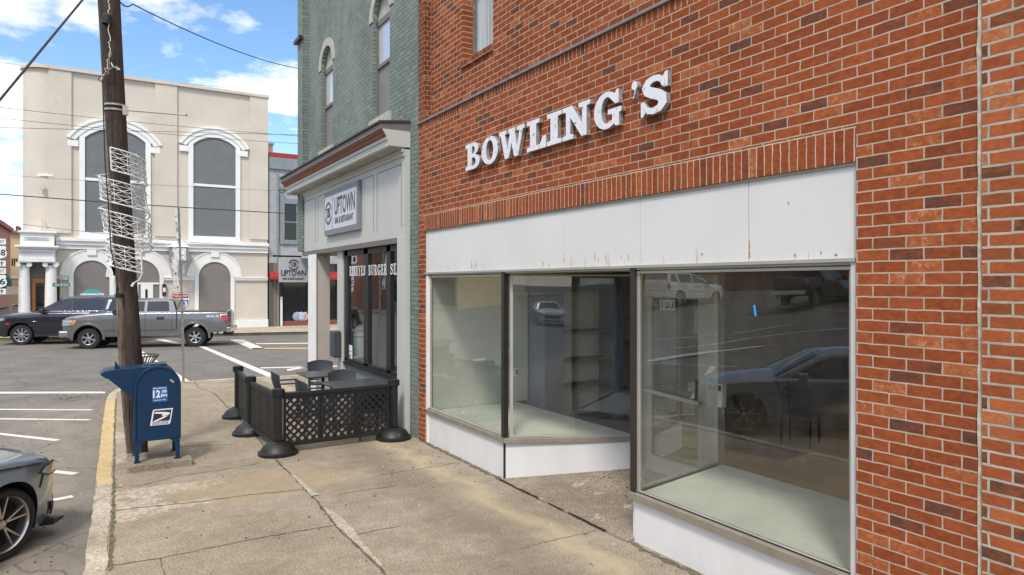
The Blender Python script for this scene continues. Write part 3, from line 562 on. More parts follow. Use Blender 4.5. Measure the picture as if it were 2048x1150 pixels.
# white panels
seams = [Y0] + [onX(u, 500, D + .03).y for u in (1497, 1280, 1127, 1010, 922)] + [Y1]
for a, c in zip(seams, seams[1:]):
    b = MB(); b.box((D + .03, a + .003, ZP0), (D + .07, c - .003, ZP1)); b.build('fascia_panel', mWhitePanel, shop, bevel=.002)
for u, v0, v1, w_ in ((1499, 478, 516, .012), (1190, 505, 520, .012), (1197, 512, 524, .008), (1212, 506, 522, .012), (1243, 508, 516, .008), (1257, 507, 521, .010), (943, 522, 536, .02), (952, 520, 535, .018), (1128, 508, 524, .010), (1087, 524, 530, .02), (1642, 498, 508, .012), (1590, 506, 513, .02), (1672, 507, 512, .03), (1577, 403, 409, .012), (1404, 505, 511, .02)):
    p = onX(u, v0, D + .03); q = onX(u, v1, D + .03); q.z = max(q.z, ZP0 + .004); n_ = 7; b = MB(); P = []
    for k in range(n_ + 1): f = k / n_; P.append((-(p.y + rnd.uniform(-.003, .003)) - w_ * (.25 + .75 * f) * .6 * rnd.uniform(.5, 1.2), p.z + (q.z - p.z) * f))
    for k in range(n_, -1, -1): f = k / n_; P.append((-(p.y + rnd.uniform(-.003, .003)) + w_ * (.25 + .75 * f) * .6 * rnd.uniform(.5, 1.2), p.z + (q.z - p.z) * f))
    b.prism(P, (D + .0287, 0, 0), (0, -1, 0), (0, 0, 1), (.0013, 0, 0)); b.build('rust_stain', mRustSpot, shop)
b = MB(); b.box((D + .055, Y0, ZP0), (D + .2, Y1, ZP1 - .001)); b.build('panel_backing', mDark, shop)
b = MB(); b.box((D + .005, Y0 + .01, 2.575), (D + .09, Y1, 2.60)).box((D + .035, Y0 + .03, 2.556), (D + .09, Y1, 2.574)); b.build('head_trim', mAlu, shop)
b = MB(); b.box((D + .012, Y0, ZP1 - .022), (D + .03, Y1, ZP1 - .001)); b.build('lintel_edge', mTan, shop)
A = Vector((D + .06, 7.29, 0)); Bp = Vector((5.84, 6.47, 0)); C_ = Vector((D + .06, 4.918, 0)); E = Vector((5.84, 5.20, 0))
def wallp(b_, p, q, z0, z1, th=.03):
    d_ = (q - p).normalized(); s_ = Vector((d_.y, -d_.x, 0)) * th
    P = [p, q, q + s_, p + s_]; b_.add([(v.x, v.y, z0) for v in P] + [(v.x, v.y, z1) for v in P], [(0, 3, 2, 1), (4, 5, 6, 7), (0, 1, 5, 4), (1, 2, 6, 5), (2, 3, 7, 6), (3, 0, 4, 7)])
# bulkheads
b = MB(); b.box((D + .05, 7.30, -.02), (D + .09, Y1 - .02, .455)); b.build('bulkhead', mBulk, shop, bevel=.004)
b = MB(); wallp(b, A + Vector((0, -.004, 0)), Bp, -.02, .455, .03); b.build('bulkhead', mBulk, shop)
b = MB(); b.box((D + .05, Y0 + .003, -.02), (D + .09, 4.90, .40)); b.build('bulkhead', mBulk, shop, bevel=.004)
b = MB(); wallp(b, E, C_ + Vector((.03, 0.01, 0)), -.02, .40, .03); b.build('bulkhead', mBulk, shop)
b = MB(); b.box((D + .035, 7.285, 0), (D + .052, 7.305, .45)); b.build('corner_strip', mDark, shop)
# sills
b = MB(); b.box((D + .01, 7.27, .46), (D + .09, Y1 - .015, .515)); b.box((D + .045, 7.28, .516), (D + .075, Y1 - .02, .54)); b.build('sill', mTan, shop, bevel=.003)
b = MB(); wallp(b, A + Vector((-.04, -.02, 0)), Bp, .46, .515, .045); b.build('sill', mTan, shop, bevel=.003)
b = MB(); b.box((D + .0, Y0 + .006, .405), (D + .09, 4.93, .47)); b.box((D + .04, Y0 + .02, .471), (D + .075, 4.90, .49)); b.build('sill', mTan, shop, bevel=.004)
b = MB(); wallp(b, E, C_ + Vector((-.02, 0, 0)), .405, .47, .03); b.build('sill', mTan, shop, bevel=.003)
# display windows
def dispwin(p, q, z0, z1, fr, th=.035):
    f = MB(); f.bar(p + Vector((0, 0, z0 + th / 2)), q + Vector((0, 0, z0 + th / 2)), .04, th); f.bar(p + Vector((0, 0, z1 - th / 2)), q + Vector((0, 0, z1 - th / 2)), .04, th)
    d_ = (q - p).normalized() * th / 2
    for e in (p + d_, q - d_): f.bar(e + Vector((0, 0, z0 + th)), e + Vector((0, 0, z1 - th)), th, .04, up=d_)
    o = f.build('display_window', fr, shop, bevel=.002); g = MB(); g.add([(p.x, p.y, z0 + .01), (q.x, q.y, z0 + .01), (q.x, q.y, z1 - .01), (p.x, p.y, z1 - .01)], [(0, 1, 2, 3)]); g.build('pane', mGlass, o); return o
dispwin(Vector((D + .06, 7.33, 0)), Vector((D + .06, Y1 - .1, 0)), .52, 2.545, mAlu, .025)
dv = (Bp - A).normalized(); dispwin(A + dv * .06, A + dv * 1.60, .515, 2.545, mAlu, .025)
dispwin(Vector((D + .06, Y0 + .05, 0)), Vector((D + .06, 4.86, 0)), .47, 2.545, mAlu, .022)
dispwin(C_ + (E - C_).normalized() * .06, E - (E - C_).normalized() * .05, .47, 2.545, mAlu, .022)
b = MB(); b.box((D + .02, 7.27, .515), (D + .09, 7.335, 2.574)); b.build('mullion', mBronze, shop, bevel=.004)
b = MB(); b.box((D + .02, 4.865, .47), (D + .09, 4.93, 2.574)); b.build('mullion', mBronze, shop, bevel=.004)
b = MB(); b.box((D + .02, Y0 + .004, .47), (D + .07, Y0 + .05, 2.574)); b.build('jamb', mJamb, shop)
b = MB(); b.box((D + .03, Y1 - .10, .54), (D + .08, Y1 - .06, 2.55)); b.box((D + .03, Y1 - .06, 0), (D + .09, Y1 - .002, 2.574)); b.build('jamb', mTrim, shop)
b = MB(); b.box((5.75, 5.16, .1), (5.86, 5.28, 2.6)); b.build('jamb', mAlu, shop); b = MB(); b.box((5.78, 6.40, .1), (5.88, 6.50, 2.6)); b.build('jamb', mAlu, shop)
# display floors
b = MB(); b.prism([(D + .1, Y1 - .12), (D + .1, 7.32), (5.80, 6.52), (5.86, 6.52), (5.86, Y1 - .12)], (0, 0, .05), (1, 0, 0), (0, 1, 0), (0, 0, .45)); b.build('display_floor', mDispFloor, shop)
b = MB(); b.prism([(D + .1, 2.2), (5.82, 2.2), (5.82, 5.16), (D + .1, 4.87)], (0, 0, .02), (1, 0, 0), (0, 1, 0), (0, 0, .44)); b.build('display_floor', mDispFloor, shop)
# entrance ramp and threshold
b = MB(); b.add([(D - .03, 7.30, .012), (D - .03, 4.90, .012), (5.86, 5.15, .13), (5.86, 6.5, .13), (D - .03, 7.3, -.1), (D - .03, 4.9, -.1), (5.86, 5.15, -.1), (5.86, 6.5, -.1)], [(0, 1, 2, 3), (0, 4, 5, 1), (1, 5, 6, 2), (3, 2, 6, 7), (0, 3, 7, 4)])
b.build('entrance_floor', concrete('entrance_floor_concrete', (.25, .205, .16), (.34, .29, .23), (.17, .13, .10), lambda t, v_, c_: mixc(t, ramp(t, noise(t, v_, 3, 8, .7), [(.60, 0.), (.64, .9)]), c_, (.5, .44, .34))), shop)
b = MB()
yy = 4.93
while yy < 7.26:
    l = rnd.uniform(.08, .3); b.mi = rnd.choice([0, 0, 0, 1]); b.box((D - .040 + rnd.uniform(-.006, .006), yy, -.01), (D - .031, min(yy + l, 7.27), .022 + rnd.uniform(-.004, .003))); yy += l
b.build('threshold_strip', [mBronze, mTan], shop)
# door
dr = MB(); dx = 5.82; dy0, dy1, dz0, dz1 = 5.42, 6.36, .13, 2.34
dr.box((dx, dy0, dz0), (dx + .05, dy0 + .09, dz1)).box((dx, dy1 - .09, dz0), (dx + .05, dy1, dz1)).box((dx, dy0 + .09, dz0), (dx + .05, dy1 - .09, dz0 + .2)).box((dx, dy0 + .09, dz1 - .09), (dx + .05, dy1 - .09, dz1))
door = dr.build('door', mAlu, shop, bevel=.004)
b = MB(); b.box((dx + .02, dy0 + .09, dz0 + .2), (dx + .026, dy1 - .09, dz1 - .09)); b.build('pane', mGlass, door)
b = MB(); b.bar((dx - .05, dy0 + .02, 1.08), (dx - .05, dy1 - .02, 1.12), .03, .045); b.build('push_bar', mAlu, door, bevel=.004)
b = MB(); b.box((dx - .002, 5.28, .13), (dx + .06, dy0 - .004, 2.6)).box((dx - .002, dy1 + .004, .13), (dx + .06, 6.42, 2.6)).box((dx - .002, dy0, dz1 + .004), (dx + .06, dy1, 2.6)); b.build('door_frame', mAlu, shop)
b = MB(); yc = 6.07
for i, ch in enumerate('103'): b.box((dx - .012, yc - i * .085 - .038, 2.115), (dx - .006, yc - i * .085 + .038, 2.235))
nm = b.build('number_plate', mWhiteInk, door)
for i, ch in enumerate('103'): text('numeral', ch, mInk, (dx - .015, yc - i * .085, 2.175), *WX, height=.085, parent=nm, ext=.001)
# room behind
b = MB(); b.box((5.86, -3, .10), (16, 9.6, .13)); b.box((5.83, -3, -.02), (5.858, 2.2, .5)); b.build('interior_floor', mInFloor, shop)
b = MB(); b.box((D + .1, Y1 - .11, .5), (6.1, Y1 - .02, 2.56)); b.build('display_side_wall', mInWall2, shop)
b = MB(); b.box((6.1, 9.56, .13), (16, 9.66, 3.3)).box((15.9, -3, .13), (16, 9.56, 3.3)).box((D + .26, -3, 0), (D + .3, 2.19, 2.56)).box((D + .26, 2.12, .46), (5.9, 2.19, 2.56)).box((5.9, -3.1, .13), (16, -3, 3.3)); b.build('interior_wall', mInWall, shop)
b = MB(); b.box((5.9, -3, 3.0), (7, 9.56, 3.1)).box((11.5, -3, 3.0), (16, 9.56, 3.1)).box((7, -3, 3.0), (11.5, 0, 3.1)).box((7, 6, 3.0), (11.5, 9.56, 3.1)).box((D + .1, 2.0, 2.58), (5.9, 9.6, 2.62)).box((5.88, -3, 2.6), (5.9, 9.6, 3.0)); b.build('ceiling', mInWall, shop)  # gap in the ceiling is added, lets daylight down onto the shop floor
b = MB(); b.box((4.55, -8, 10.0), (7, 9.83, 10.1)).box((11.5, -8, 10.0), (16, 9.83, 10.1)).box((7, -8, 10.0), (11.5, 0, 10.1)).box((7, 6, 10.0), (11.5, 9.83, 10.1)); b.box((15.9, -8, 3.3), (16, 9.83, 10)).box((4.6, 9.7, 3.3), (15.9, 9.83, 10)).box((4.6, 9.7, 0), (15.9, 9.83, 3.3)); b.build('roof', mBrown, shop)  # unseen roof opening above the ceiling gap, added to brighten the room
# things left inside
p = onX(1510, 919, 5.9)
t_ = thing('floor_mat', 'black rubber mat lying on the brown shop floor behind the right display', 'mat', (6.9, 4.35, .13)); b = MB(); qm = [onZ(u, v, .13) for u, v in ((1440, 896), (1478, 873), (1622, 905), (1562, 921))]; b.add([(q.x, q.y, .134) for q in qm] + [(q.x, q.y, .146) for q in qm], [(3, 2, 1, 0), (4, 5, 6, 7), (0, 1, 5, 4), (1, 2, 6, 5), (2, 3, 7, 6), (3, 0, 4, 7)]); b.build('mat', mDark, t_)
t_.name = 'floor_mat'
cab = thing('shelf_cabinet', 'tall blue grey cabinet with open pale shelves inside the left display', 'cabinet', (6.9, 9.2, .13))
b = MB(); b.box((6.12, 9.05, .13), (6.5, 9.5, 2.30)); b.build('side_panel', mBlueGrey, cab, bevel=.006)
b = MB(); b.box((7.55, 9.05, .13), (7.75, 9.5, 2.30)); b.build('side_panel', mBlueGrey, cab, bevel=.006)
b = MB(); b.box((6.05, 9.0, 2.30), (9.4, 9.54, 2.55)); b.build('header', M('dark_blue_grey_paint', (.10, .13, .16), .6), cab)
b = MB(); b.box((6.5, 9.46, .13), (7.55, 9.5, 2.30)); b.build('back_panel', M('cabinet_cream_paint', (.66, .60, .47), .7, world=True), cab)
for z in (.16, .72, 1.15, 1.62):
    b = MB(); b.box((6.5, 9.1, z), (7.55, 9.46, z + .025)); b.build('shelf', M('shelf_board', (.12, .13, .13), .6) if z < .2 else bpy.data.materials['shelf_board'], cab)
b = MB(); b.box((7.75, 9.40, 1.35), (9.4, 9.55, 1.38)).box((7.75, 9.40, 1.8), (9.4, 9.55, 1.83)).box((7.75, 9.3, .13), (9.4, 9.55, .55)); b.build('wall_rail', mBlueGrey, cab)
def smallbox(name, label, cat, c, s, mat, grp=None):
    t = thing(name, label, cat, c, group=grp); b_ = MB(); b_.box((c[0] - s[0] / 2, c[1] - s[1] / 2, c[2] - s[2] / 2), (c[0] + s[0] / 2, c[1] + s[1] / 2, c[2] + s[2] / 2)); b_.build('case', mat, t, bevel=.006); return t, b_
t, _ = smallbox('thermostat_box', 'beige electrical box on the side wall of the left display', 'electrical box', (5.72, 9.47, 1.28), (.14, .06, .30), M('beige_plastic', (.52, .5, .42), .5))
b = MB(); b.box((5.68, 9.432, 1.30), (5.76, 9.439, 1.40)); b.build('cover', mTrim, t)
t, _ = smallbox('wall_outlet', 'small wall outlet low behind the left display pane', 'outlet', (5.86, 9.5, .98), (.08, .03, .13), mTrim)
b = MB(); b.box((5.835, 9.480, .95), (5.885, 9.484, .975)).box((5.835, 9.480, .99), (5.885, 9.484, 1.015)); b.build('socket', mInk, t)
t, _ = smallbox('door_alarm_box', 'pale box fixed to the back jamb of the right display', 'alarm box', (5.77, 5.12, 1.22), (.07, .07, .25), M('box_white', (.55, .55, .5), .5))
b = MB(); b.box((5.73, 5.10, 1.27), (5.734, 5.14, 1.33)); b.build('button', mInk, t)
t = thing('blue_tape', 'short strip of blue painters tape stuck on the right display pane', 'tape'); b = MB(); p = onX(1508.5, 610, D + .055); q = onX(1511.5, 632, D + .055)
b.bar((D + .054, p.y, p.z), (D + .054, q.y, q.z), .018, .002, up=(1, 0, 0)); o_ = b.build('tape', M('tape_blue', (.03, .35, .75), .5), t)
# chairs seen dimly inside
lc = thing('ladder_back_chair', 'dark ladder back chair inside the shop, nearer the door', 'chair', (8.6, 6.2, .13), R(20), 'ladder back chairs inside the shop')
for sx in (-1, 1):
    b = MB(); b.tube([(sx * .2, .2, 0), (sx * .2, .2, .45), (sx * .2, .26, 1.1)], .018); b.build('leg', mBlackPl, lc, local=True)
    b = MB(); b.tube([(sx * .22, -.2, 0), (sx * .22, -.2, .45)], .018); b.build('leg', mBlackPl, lc, local=True)
b = MB(); b.box((-.23, -.22, .44), (.23, .22, .47)); b.build('seat', mBlackPl, lc, local=True)
b = MB()
for z in (.6, .74, .88, 1.02): b.box((-.19, .215 + (z - .45) * .09, z), (.19, .235 + (z - .45) * .09, z + .06))
b.build('backrest', mBlackPl, lc, local=True)
l2 = copy_tree(lc); l2.location = (8.9, 5.0, .13); l2['label'] = 'dark ladder back chair inside the shop, farther from the door'

# neighbour's wall
nb = thing('neighbour_building', 'weathered orange red brick wall of the next building at the right edge', 'building', (D, 0, 0))
b = MB(); b.box((D - .012, -8, 0), (D + .3, YN - .022, 4.79)); b.build('wall', mBrickN, nb)
b = MB(); yv = YN - .022
zz_ = [k * .08 for k in range(61)]
vs_ = []
for z in zz_: vs_ += [(D + .004 + rnd.uniform(-.006, .002), YN - .022 - abs(rnd.gauss(0, .006)), z), (D - .006 + rnd.uniform(-.006, .004), YN + abs(rnd.gauss(0, .004)), z)]
b.add(vs_, [(2 * i, 2 * i + 1, 2 * i + 3, 2 * i + 2) for i in range(len(zz_) - 1)]); b.build('mortar_joint', M('mortar_smear', (.46, .41, .32), .95, var=.3, vs=15, world=True, bs=.8, bscale=60), nb)

# the name over the window
LU = [('B', 930, 964, 347.5, 292), ('O', 962, 1000, 341, 279), ('W', 997, 1053, 326, 255), ('L', 1053, 1096, 310, 243), ('I', 1093, 1127, 298, 228), ('N', 1124, 1184, 288, 205), ('G', 1187, 1247, 264, 184), ("'", 1262, 1279, 193, 165), ('S', 1278, 1341, 238, 146)]
for ch, u0, u1, vb, vt in LU:
    XL = D - .062; p0 = onX(u0 + 1, vb, XL); p1 = onX(u1 - 4, vb, XL); wd = p0.y - p1.y; w0 = .84 if GL[ch] == 'S' else GL[ch][2]
    nm_ = {"'": 'apostrophe'}.get(ch, 'letter ' + ch)
    t = thing('sign_letter', 'white peeling metal %s of the shop name raised on the red brick wall' % nm_, 'sign letter', (D - .03, (p0.y + p1.y) / 2, 3.93), group='raised letters of the shop name')
    k = wd / w0; zb = 3.935 if ch != "'" else 3.945; hh = .345; b = MB()
    for vs_, fs in glyph(ch, 0, 0, k, hh, (D - .012, p0.y, zb), *WX, .05): b.add(vs_, fs)
    for i, f in enumerate(b.f):
        n3 = (b.v[f[1]] - b.v[f[0]]).cross(b.v[f[2]] - b.v[f[0]])
        if abs(n3.x) < .5 * n3.length: b.m[i] = 1
    b.build('letter_face', [mLetter, mLetterSide], t)

# ------------------------------------------------------------------ green painted building with the restaurant
gr = thing('green_building', 'green painted brick corner building with a canopy over its restaurant front', 'building', (D, 13, 0))
g1 = [(onX(643, 0, D).y, onX(664, 0, D).y), (onX(746, 0, D).y, onX(779.5, 0, D).y)]
gz0 = 5.2; cuts = []
GW = [(g1[0][1] - .05, g1[0][0]), (g1[1][1], g1[1][0])]
gtop = 9.2; spring = 7.0
def sprz(u, v, Y): return onX(u, v, D).z
wz0s = [onX(655, 296, D).z, onX(760, 236, D).z]; wzS = [onX(650, 135, D).z, onX(745, 25, D).z]
wz0_ = sum(wz0s) / 2; spr = wzS[0]
YW = [9.85, GW[1][0], GW[1][1], GW[0][0], GW[0][1], 16.35]
b = MB(); b.box((D, YW[0], 0), (D + .35, 10.45, 4.6)); b.box((D, YW[0], 4.6), (D + .35, YW[1], 10)); b.box((D, YW[2], 4.6), (D + .35, YW[3], 10)); b.box((D, YW[4], 4.6), (D + .35, YW[5], 10))
b.box((D, 10.45, 3.2), (D + .35, 16.35, 4.6))
for k in (0, 1):
    ya, yb = GW[k]; b.box((D, ya, 4.6), (D + .35, yb, wz0_)); yc_, rr = (ya + yb) / 2, (yb - ya) / 2; rh = rr * 1.0
    top = [(yc_ + rr * math.cos(a_), spr + rh * math.sin(a_)) for a_ in [math.pi * i / 12 for i in range(13)]]
    for i in range(12):
        (ya_, za), (yb_, zb) = top[i], top[i + 1]
        b.add([(D, ya_, za), (D, yb_, zb), (D, yb_, 10), (D, ya_, 10), (D + .35, ya_, za), (D + .35, yb_, zb), (D + .35, yb_, 10), (D + .35, ya_, 10)], [(0, 1, 2, 3), (0, 4, 5, 1)])
b.build('wall', mGreen, gr)
for k in (0, 1):
    ya, yb = GW[k]; yc_, rr = (ya + yb) / 2, (yb - ya) / 2
    f = MB(); xf = D + .07; xg = D + .10
    f.box((xf, ya, wz0_), (xf + .05, ya + .05, spr)).box((xf, yb - .05, wz0_), (xf + .05, yb, spr)).box((xf, ya, spr - .1), (xf + .049, yb, spr)); mz = wz0_ + (spr - wz0_) * .52; f.box((xf - .004, ya + .05, mz), (xf + .05, yb - .05, mz + .06))
    o = f.build('window', M('taupe_sash', (.17, .15, .13), .6, world=True) if k == 0 else bpy.data.materials['taupe_sash'], gr)
    c2 = MB(); c2.box((xg, ya + .05, wz0_), (xg + .01, yb - .05, mz)); c2.build('screen', mCurtainPanel, o)
    c3 = MB(); c3.box((xg, ya + .05, mz + .06), (xg + .01, yb - .05, spr - .1)); c3.build('pane', mSkyGlass, o)
    c4_ = MB(); c4_.prism([(-y + 0, z) for y, z in [(yc_ + rr * math.cos(a_), spr + rr * math.sin(a_)) for a_ in [math.pi * i / 12 for i in range(13)]]], (xg, 0, 0), (0, -1, 0), (0, 0, 1), (.01, 0, 0)); c4_.build('arch_panel', mStoneSill, o)
    s_ = MB(); s_.box((D - .06, ya - .08, wz0_ - .16), (D + .13, yb + .08, wz0_ - .001)); s_.build('window_sill', mStoneSill, gr, bevel=.005)
    h = MB(); oc = [(-yc_ + (rr + .17) * math.cos(a_), spr + (rr + .17) * math.sin(a_)) for a_ in [math.pi * i / 14 for i in range(15)]]; ic = [(-yc_ + rr * math.cos(a_), spr + rr * math.sin(a_)) for a_ in [math.pi * i / 14 for i in range(15)]]
    h.strip(oc, ic, (D - .02, 0, 0), (0, -1, 0), (0, 0, 1), (.08, 0, 0)); h.build('arch_trim', mStoneSill, gr)
b = MB(); b.box((D - .13, 16.35, 3.2), (D + .35, 16.8, 10)); b.build('pilaster', mGreenS, gr)
b = MB(); b.box((D + .35, 9.85, 3.2), (14, 16.8, 9.9)); b.build('upper_block', mGreenS, gr)
b = MB(); b.box((D - .22, 16.3, 8.2), (D - .131, 16.85, 8.28)); b.build('bracket', mBronze, gr)
b = MB(); b.box((D - .16, 16.7, 5.05), (D - .131, 16.83, 5.09)); b.build('bracket', mBronze, gr)
# canopy
def ext_y(b_, prof, y0, y1): b_.prism(prof, (0, y0, 0), (1, 0, 0), (0, 0, 1), (0, y1 - y0, 0))
cy0, cy1 = 10.17, 16.95; ca = thing('shop_canopy', 'pent canopy with dark roofing and rust red moulding over the restaurant front', 'canopy', (4.1, 13.5, 4.6))
b = MB(); ext_y(b, [(D - .002, 5.035), (3.76, 4.975), (3.76, 4.945), (D - .002, 5.005)], cy0 - .02, cy1); b.build('roof', mShingle, ca)
b = MB()
for k in range(13): y = cy0 + .3 + k * .5; b.box((4.12, y, 5.03), (4.17, y + .07, 5.075))
b.build('roof_clip', mShingle, ca)
b = MB(); ext_y(b, [(D - .002, 5.0045), (3.79, 4.944), (3.79, 4.855), (D - .002, 4.855)], cy0, cy1); b.build('eave_board', mBrown, ca)
b = MB(); ext_y(b, [(3.80, 4.853), (3.815, 4.82), (3.845, 4.81), (3.855, 4.77), (3.885, 4.745), (4.0, 4.745), (4.0, 4.853)], cy0 + .012, cy1 - .01); b.build('moulding', mRust, ca)
b = MB(); ext_y(b, [(4.0, 4.853), (4.0, 4.743), (3.89, 4.743), (3.89, 4.70), (3.915, 4.69), (3.915, 4.60), (3.94, 4.585), (4.199, 4.585), (4.199, 4.853)], cy0 + .006, cy1 - .02); b.build('fascia', mSage, ca)
b = MB(); b.box((4.05, cy0 + .002, 4.60), (D - .003, cy0 + .004 + .001, 4.853)); b.build('end_block', mSage, ca)
b = MB(); b.prism([(3.812, 4.853), (3.845, 4.80), (3.875, 4.75), (3.90, 4.68), (3.915, 4.60), (D - .003, 4.60), (D - .003, 4.853)], (0, cy0 - .012, 0), (1, 0, 0), (0, 0, 1), (0, .012, 0)); b.build('end_board', mSage, ca)
b = MB(); b.box((3.95, cy0 + .03, 4.572), (4.19, cy1 - .05, 4.584)); b.build('soffit', mSoffit, ca)
b = MB()
for k in range(7): y = 10.9 + k * .88; b.lathe([(0, 4.568), (.055, 4.568), (.055, 4.574)], (4.07, y, 0), n=14)
b.build('soffit_vent', mSage, ca)
b = MB(); b.bar((D - .001 - .02, 10.25, 5.09), (D - .04, 10.25, 5.16), .02, .1); b.box((D - .05, 10.2, 5.03), (D - .001, 10.32, 5.15)); b.build('flashing', mGalv, ca)
# timber fascia and shopfront
FX = 4.2
b = MB(); b.box((FX, 10.17, 3.18), (D - .002, 16.5, 4.572)); b.build('shop_fascia', mSage, gr)
b = MB(); b.box((FX - .03, 10.17, 4.46), (FX - .001, 16.5, 4.571)); b.box((FX - .055, 10.16, 4.52), (FX - .031, 16.52, 4.570)); b.build('bed_moulding', mSage, gr, bevel=.008)
b = MB()
def rect_lines(ua, ub):
    ya = onX(ua, 0, FX).y; yb = onX(ub, 0, FX).y; z0, z1 = 3.34, 4.36; x0 = FX - .003; w_ = .012
    b.box((x0, yb, z0), (FX + .001, yb + w_, z1)).box((x0, ya - w_, z0), (FX + .001, ya, z1)).box((x0, yb + w_, z1 - w_), (FX + .001, ya - w_, z1))
for ua, ub in ((608, 631), (636, 747), (754, 803)): rect_lines(ua, ub)
b.build('panel_groove', M('groove_shadow_gap', (.12, .12, .105), .9), gr)
b = MB(); b.box((FX - .012, 10.5, 3.09), (D + .0, 16.5, 3.179)); b.build('shop_header', mBrown, gr)
b = MB(); b.box((FX - .008, 10.17, 0), (D - .002, 10.5, 3.179)); b.build('shop_pilaster', mSage, gr, bevel=.004)
b = MB(); b.box((D + .06, 10.5, 0), (D + .14, 13.62, .80)); b.build('stall_riser', mGreyPanel, gr)
b = MB(); b.box((D - .01, 10.5, .80), (D + .14, 13.62, .86)); b.build('shop_sill', mBlackFrame, gr, bevel=.004)
b = MB(); b.box((D + .03, 10.5, .861), (D + .06, 13.62, .885)); b.build('sill_trim', mAlu, gr)
gx = D + .06; f = MB(); yA = [10.50, onX(785, 0, gx).y, onX(777, 0, gx).y, onX(740, 0, gx).y, onX(731, 0, gx).y, onX(699, 0, gx).y, onX(690, 0, gx).y]
f.box((gx - .04, yA[1], .885), (gx + .05, yA[2], 3.09)).box((gx - .04, yA[3], .885), (gx + .05, yA[4], 3.09)).box((gx - .04, yA[5], .885), (gx + .05, yA[6], 3.09)).box((gx - .04, yA[0], 2.98), (gx + .049, yA[6], 3.089)).box((gx - .04, yA[0], .865), (gx + .049, yA[6], .93))
sw = f.build('shop_window', mBlackFrame, gr, bevel=.004)
for a_, c_ in ((0, 1), (2, 3), (4, 5)):
    b = MB(); b.add([(gx, yA[a_], .93), (gx, yA[c_], .93), (gx, yA[c_], 2.98), (gx, yA[a_], 2.98)], [(0, 1, 2, 3)]); b.build('pane', mGlass2, sw)
for s, u0, u1 in (('RIBEYES', 699, 731), ('BURGER', 737, 774), ('SEAFOOD', 780.5, 833)):
    p0 = onX(u0, 540, gx - .05); p1 = onX(u1, 540, gx - .05)
    n = s if s != 'SEAFOOD' else 'SEAF'
    if s == 'SEAFOOD': p1 = onX(806, 540, gx - .05)
    slab_text('window_lettering', n, mWhiteInk, (gx - .05, p0.y, 2.575), *WX, .20, p0.y - p1.y, sw, .002, .16, -.032)
b = MB(); b.box((gx + .02, onX(797, 600, gx).y - .12, 2.28), (gx + .05, onX(797, 600, gx).y + .02, 2.30)); 
pc = onX(803, 580, gx + .05); nsn = thing('neon_sign', 'oval red and blue window sign behind the restaurant glass', 'sign', (gx + .1, pc.y, pc.z))
b = MB(); b.tube([(gx + .08, pc.y + .14 * math.cos(a_), pc.z + .22 * math.sin(a_)) for a_ in [2 * math.pi * k / 24 for k in range(25)]], .012, 6); b.build('blue_ring', M('sign_blue', (.05, .2, .55), .4), nsn)
b = MB(); b.tube([(gx + .07, pc.y + .09 * math.cos(a_), pc.z + .15 * math.sin(a_)) for a_ in [2 * math.pi * k / 24 for k in range(25)]], .014, 6); b.build('red_ring', M('sign_red', (.6, .04, .05), .4), nsn)
# jamb beyond the glass, recess ceiling, corner column
b = MB(); b.box((D - .02, 13.64, 0), (D + .16, 13.98, 3.09)); b.build('corner_jamb', mSage, gr, bevel=.004)
b = MB(); b.box((D + .0, 13.98, 3.10), (8, 16.5, 3.17)); b.build('recess_ceiling', mSoffit, gr)
b = MB(); b.box((D + .15, 10.5, .0), (D + .16, 13.6, .8)).box((D + .16, 9.9, 0), (14, 13.9, .05)).box((9, 9.9, .05), (9.1, 13.9, 3.2)).box((D + .35, 9.86, .05), (9, 9.9, 3.2)).box((D + .17, 13.9, .05), (9, 13.95, 3.2)); b.build('interior_wall', M('restaurant_interior', (.10, .095, .085), .9), gr)
b = MB(); b.box((4.2, 15.34, 0), (4.515, 15.93, 3.10)); b.build('corner_column', [mBeige], gr, bevel=.006)
b = MB(); b.box((4.185, 15.30, 0), (4.199, 15.95, 3.09)); b.build('column_facing', mTrim, gr)
# grey box on the jamb
p = onX(678, 684, D - .03); t = thing('ash_receptacle', 'slim dark grey box mounted on the jamb at the end of the restaurant windows', 'wall box', (D - .05, 13.8, 1.0))
b = MB(); b.box((D - .20, 13.68, p.z - .30), (D - .03, 13.93, p.z + .24)); b.build('housing', M('dark_slate_plastic', (.06, .07, .085), .45), t, bevel=.03); b = MB(); b.box((D - .14, 13.70, p.z - .37), (D - .09, 13.75, p.z - .30)); b.build('lock', mAlu, t)
# things behind the restaurant glass
b = MB(); hbp = onX(719, 640, D + .36); hb = thing('white_bin', 'tall pale green white bin standing behind the first restaurant pane', 'bin', (D + .36, hbp.y, .05))
b.lathe([(.20, .05), (.24, .9), (.27, 1.35), (.285, 1.36), (.285, 1.42), (.26, 1.42)], (D + .36, hbp.y, 0), n=20); b.build('bin_body', M('pale_mint_plastic', (.52, .60, .56), .5), hb, smooth=40)
b = MB(); b.lathe([(.26, 1.40), (.24, 1.5), (.12, 1.56), (0, 1.56)], (D + .36, hbp.y, 0), n=20); b.build('lid', M('grey_lid', (.3, .31, .31), .5), hb, smooth=40)
t = thing('paper_notice', 'small white paper notice taped low in the first restaurant window', 'notice', (gx, 13.35, 1.2)); pa = onX(703, 706, gx + .02)
b = MB(); b.box((gx - .008, pa.y - .12, pa.z - .16), (gx - .005, pa.y + .12, pa.z + .16)); b.build('sheet', mWhiteInk, t); b = MB(); b.box((gx - .011, pa.y - .04, pa.z - .1), (gx - .009, pa.y + .04, pa.z - .02)); b.box((gx - .011, pa.y - .08, pa.z + .03), (gx - .009, pa.y + .08, pa.z + .05)); b.build('print', M('notice_print', (.35, .12, .1), .6), t)

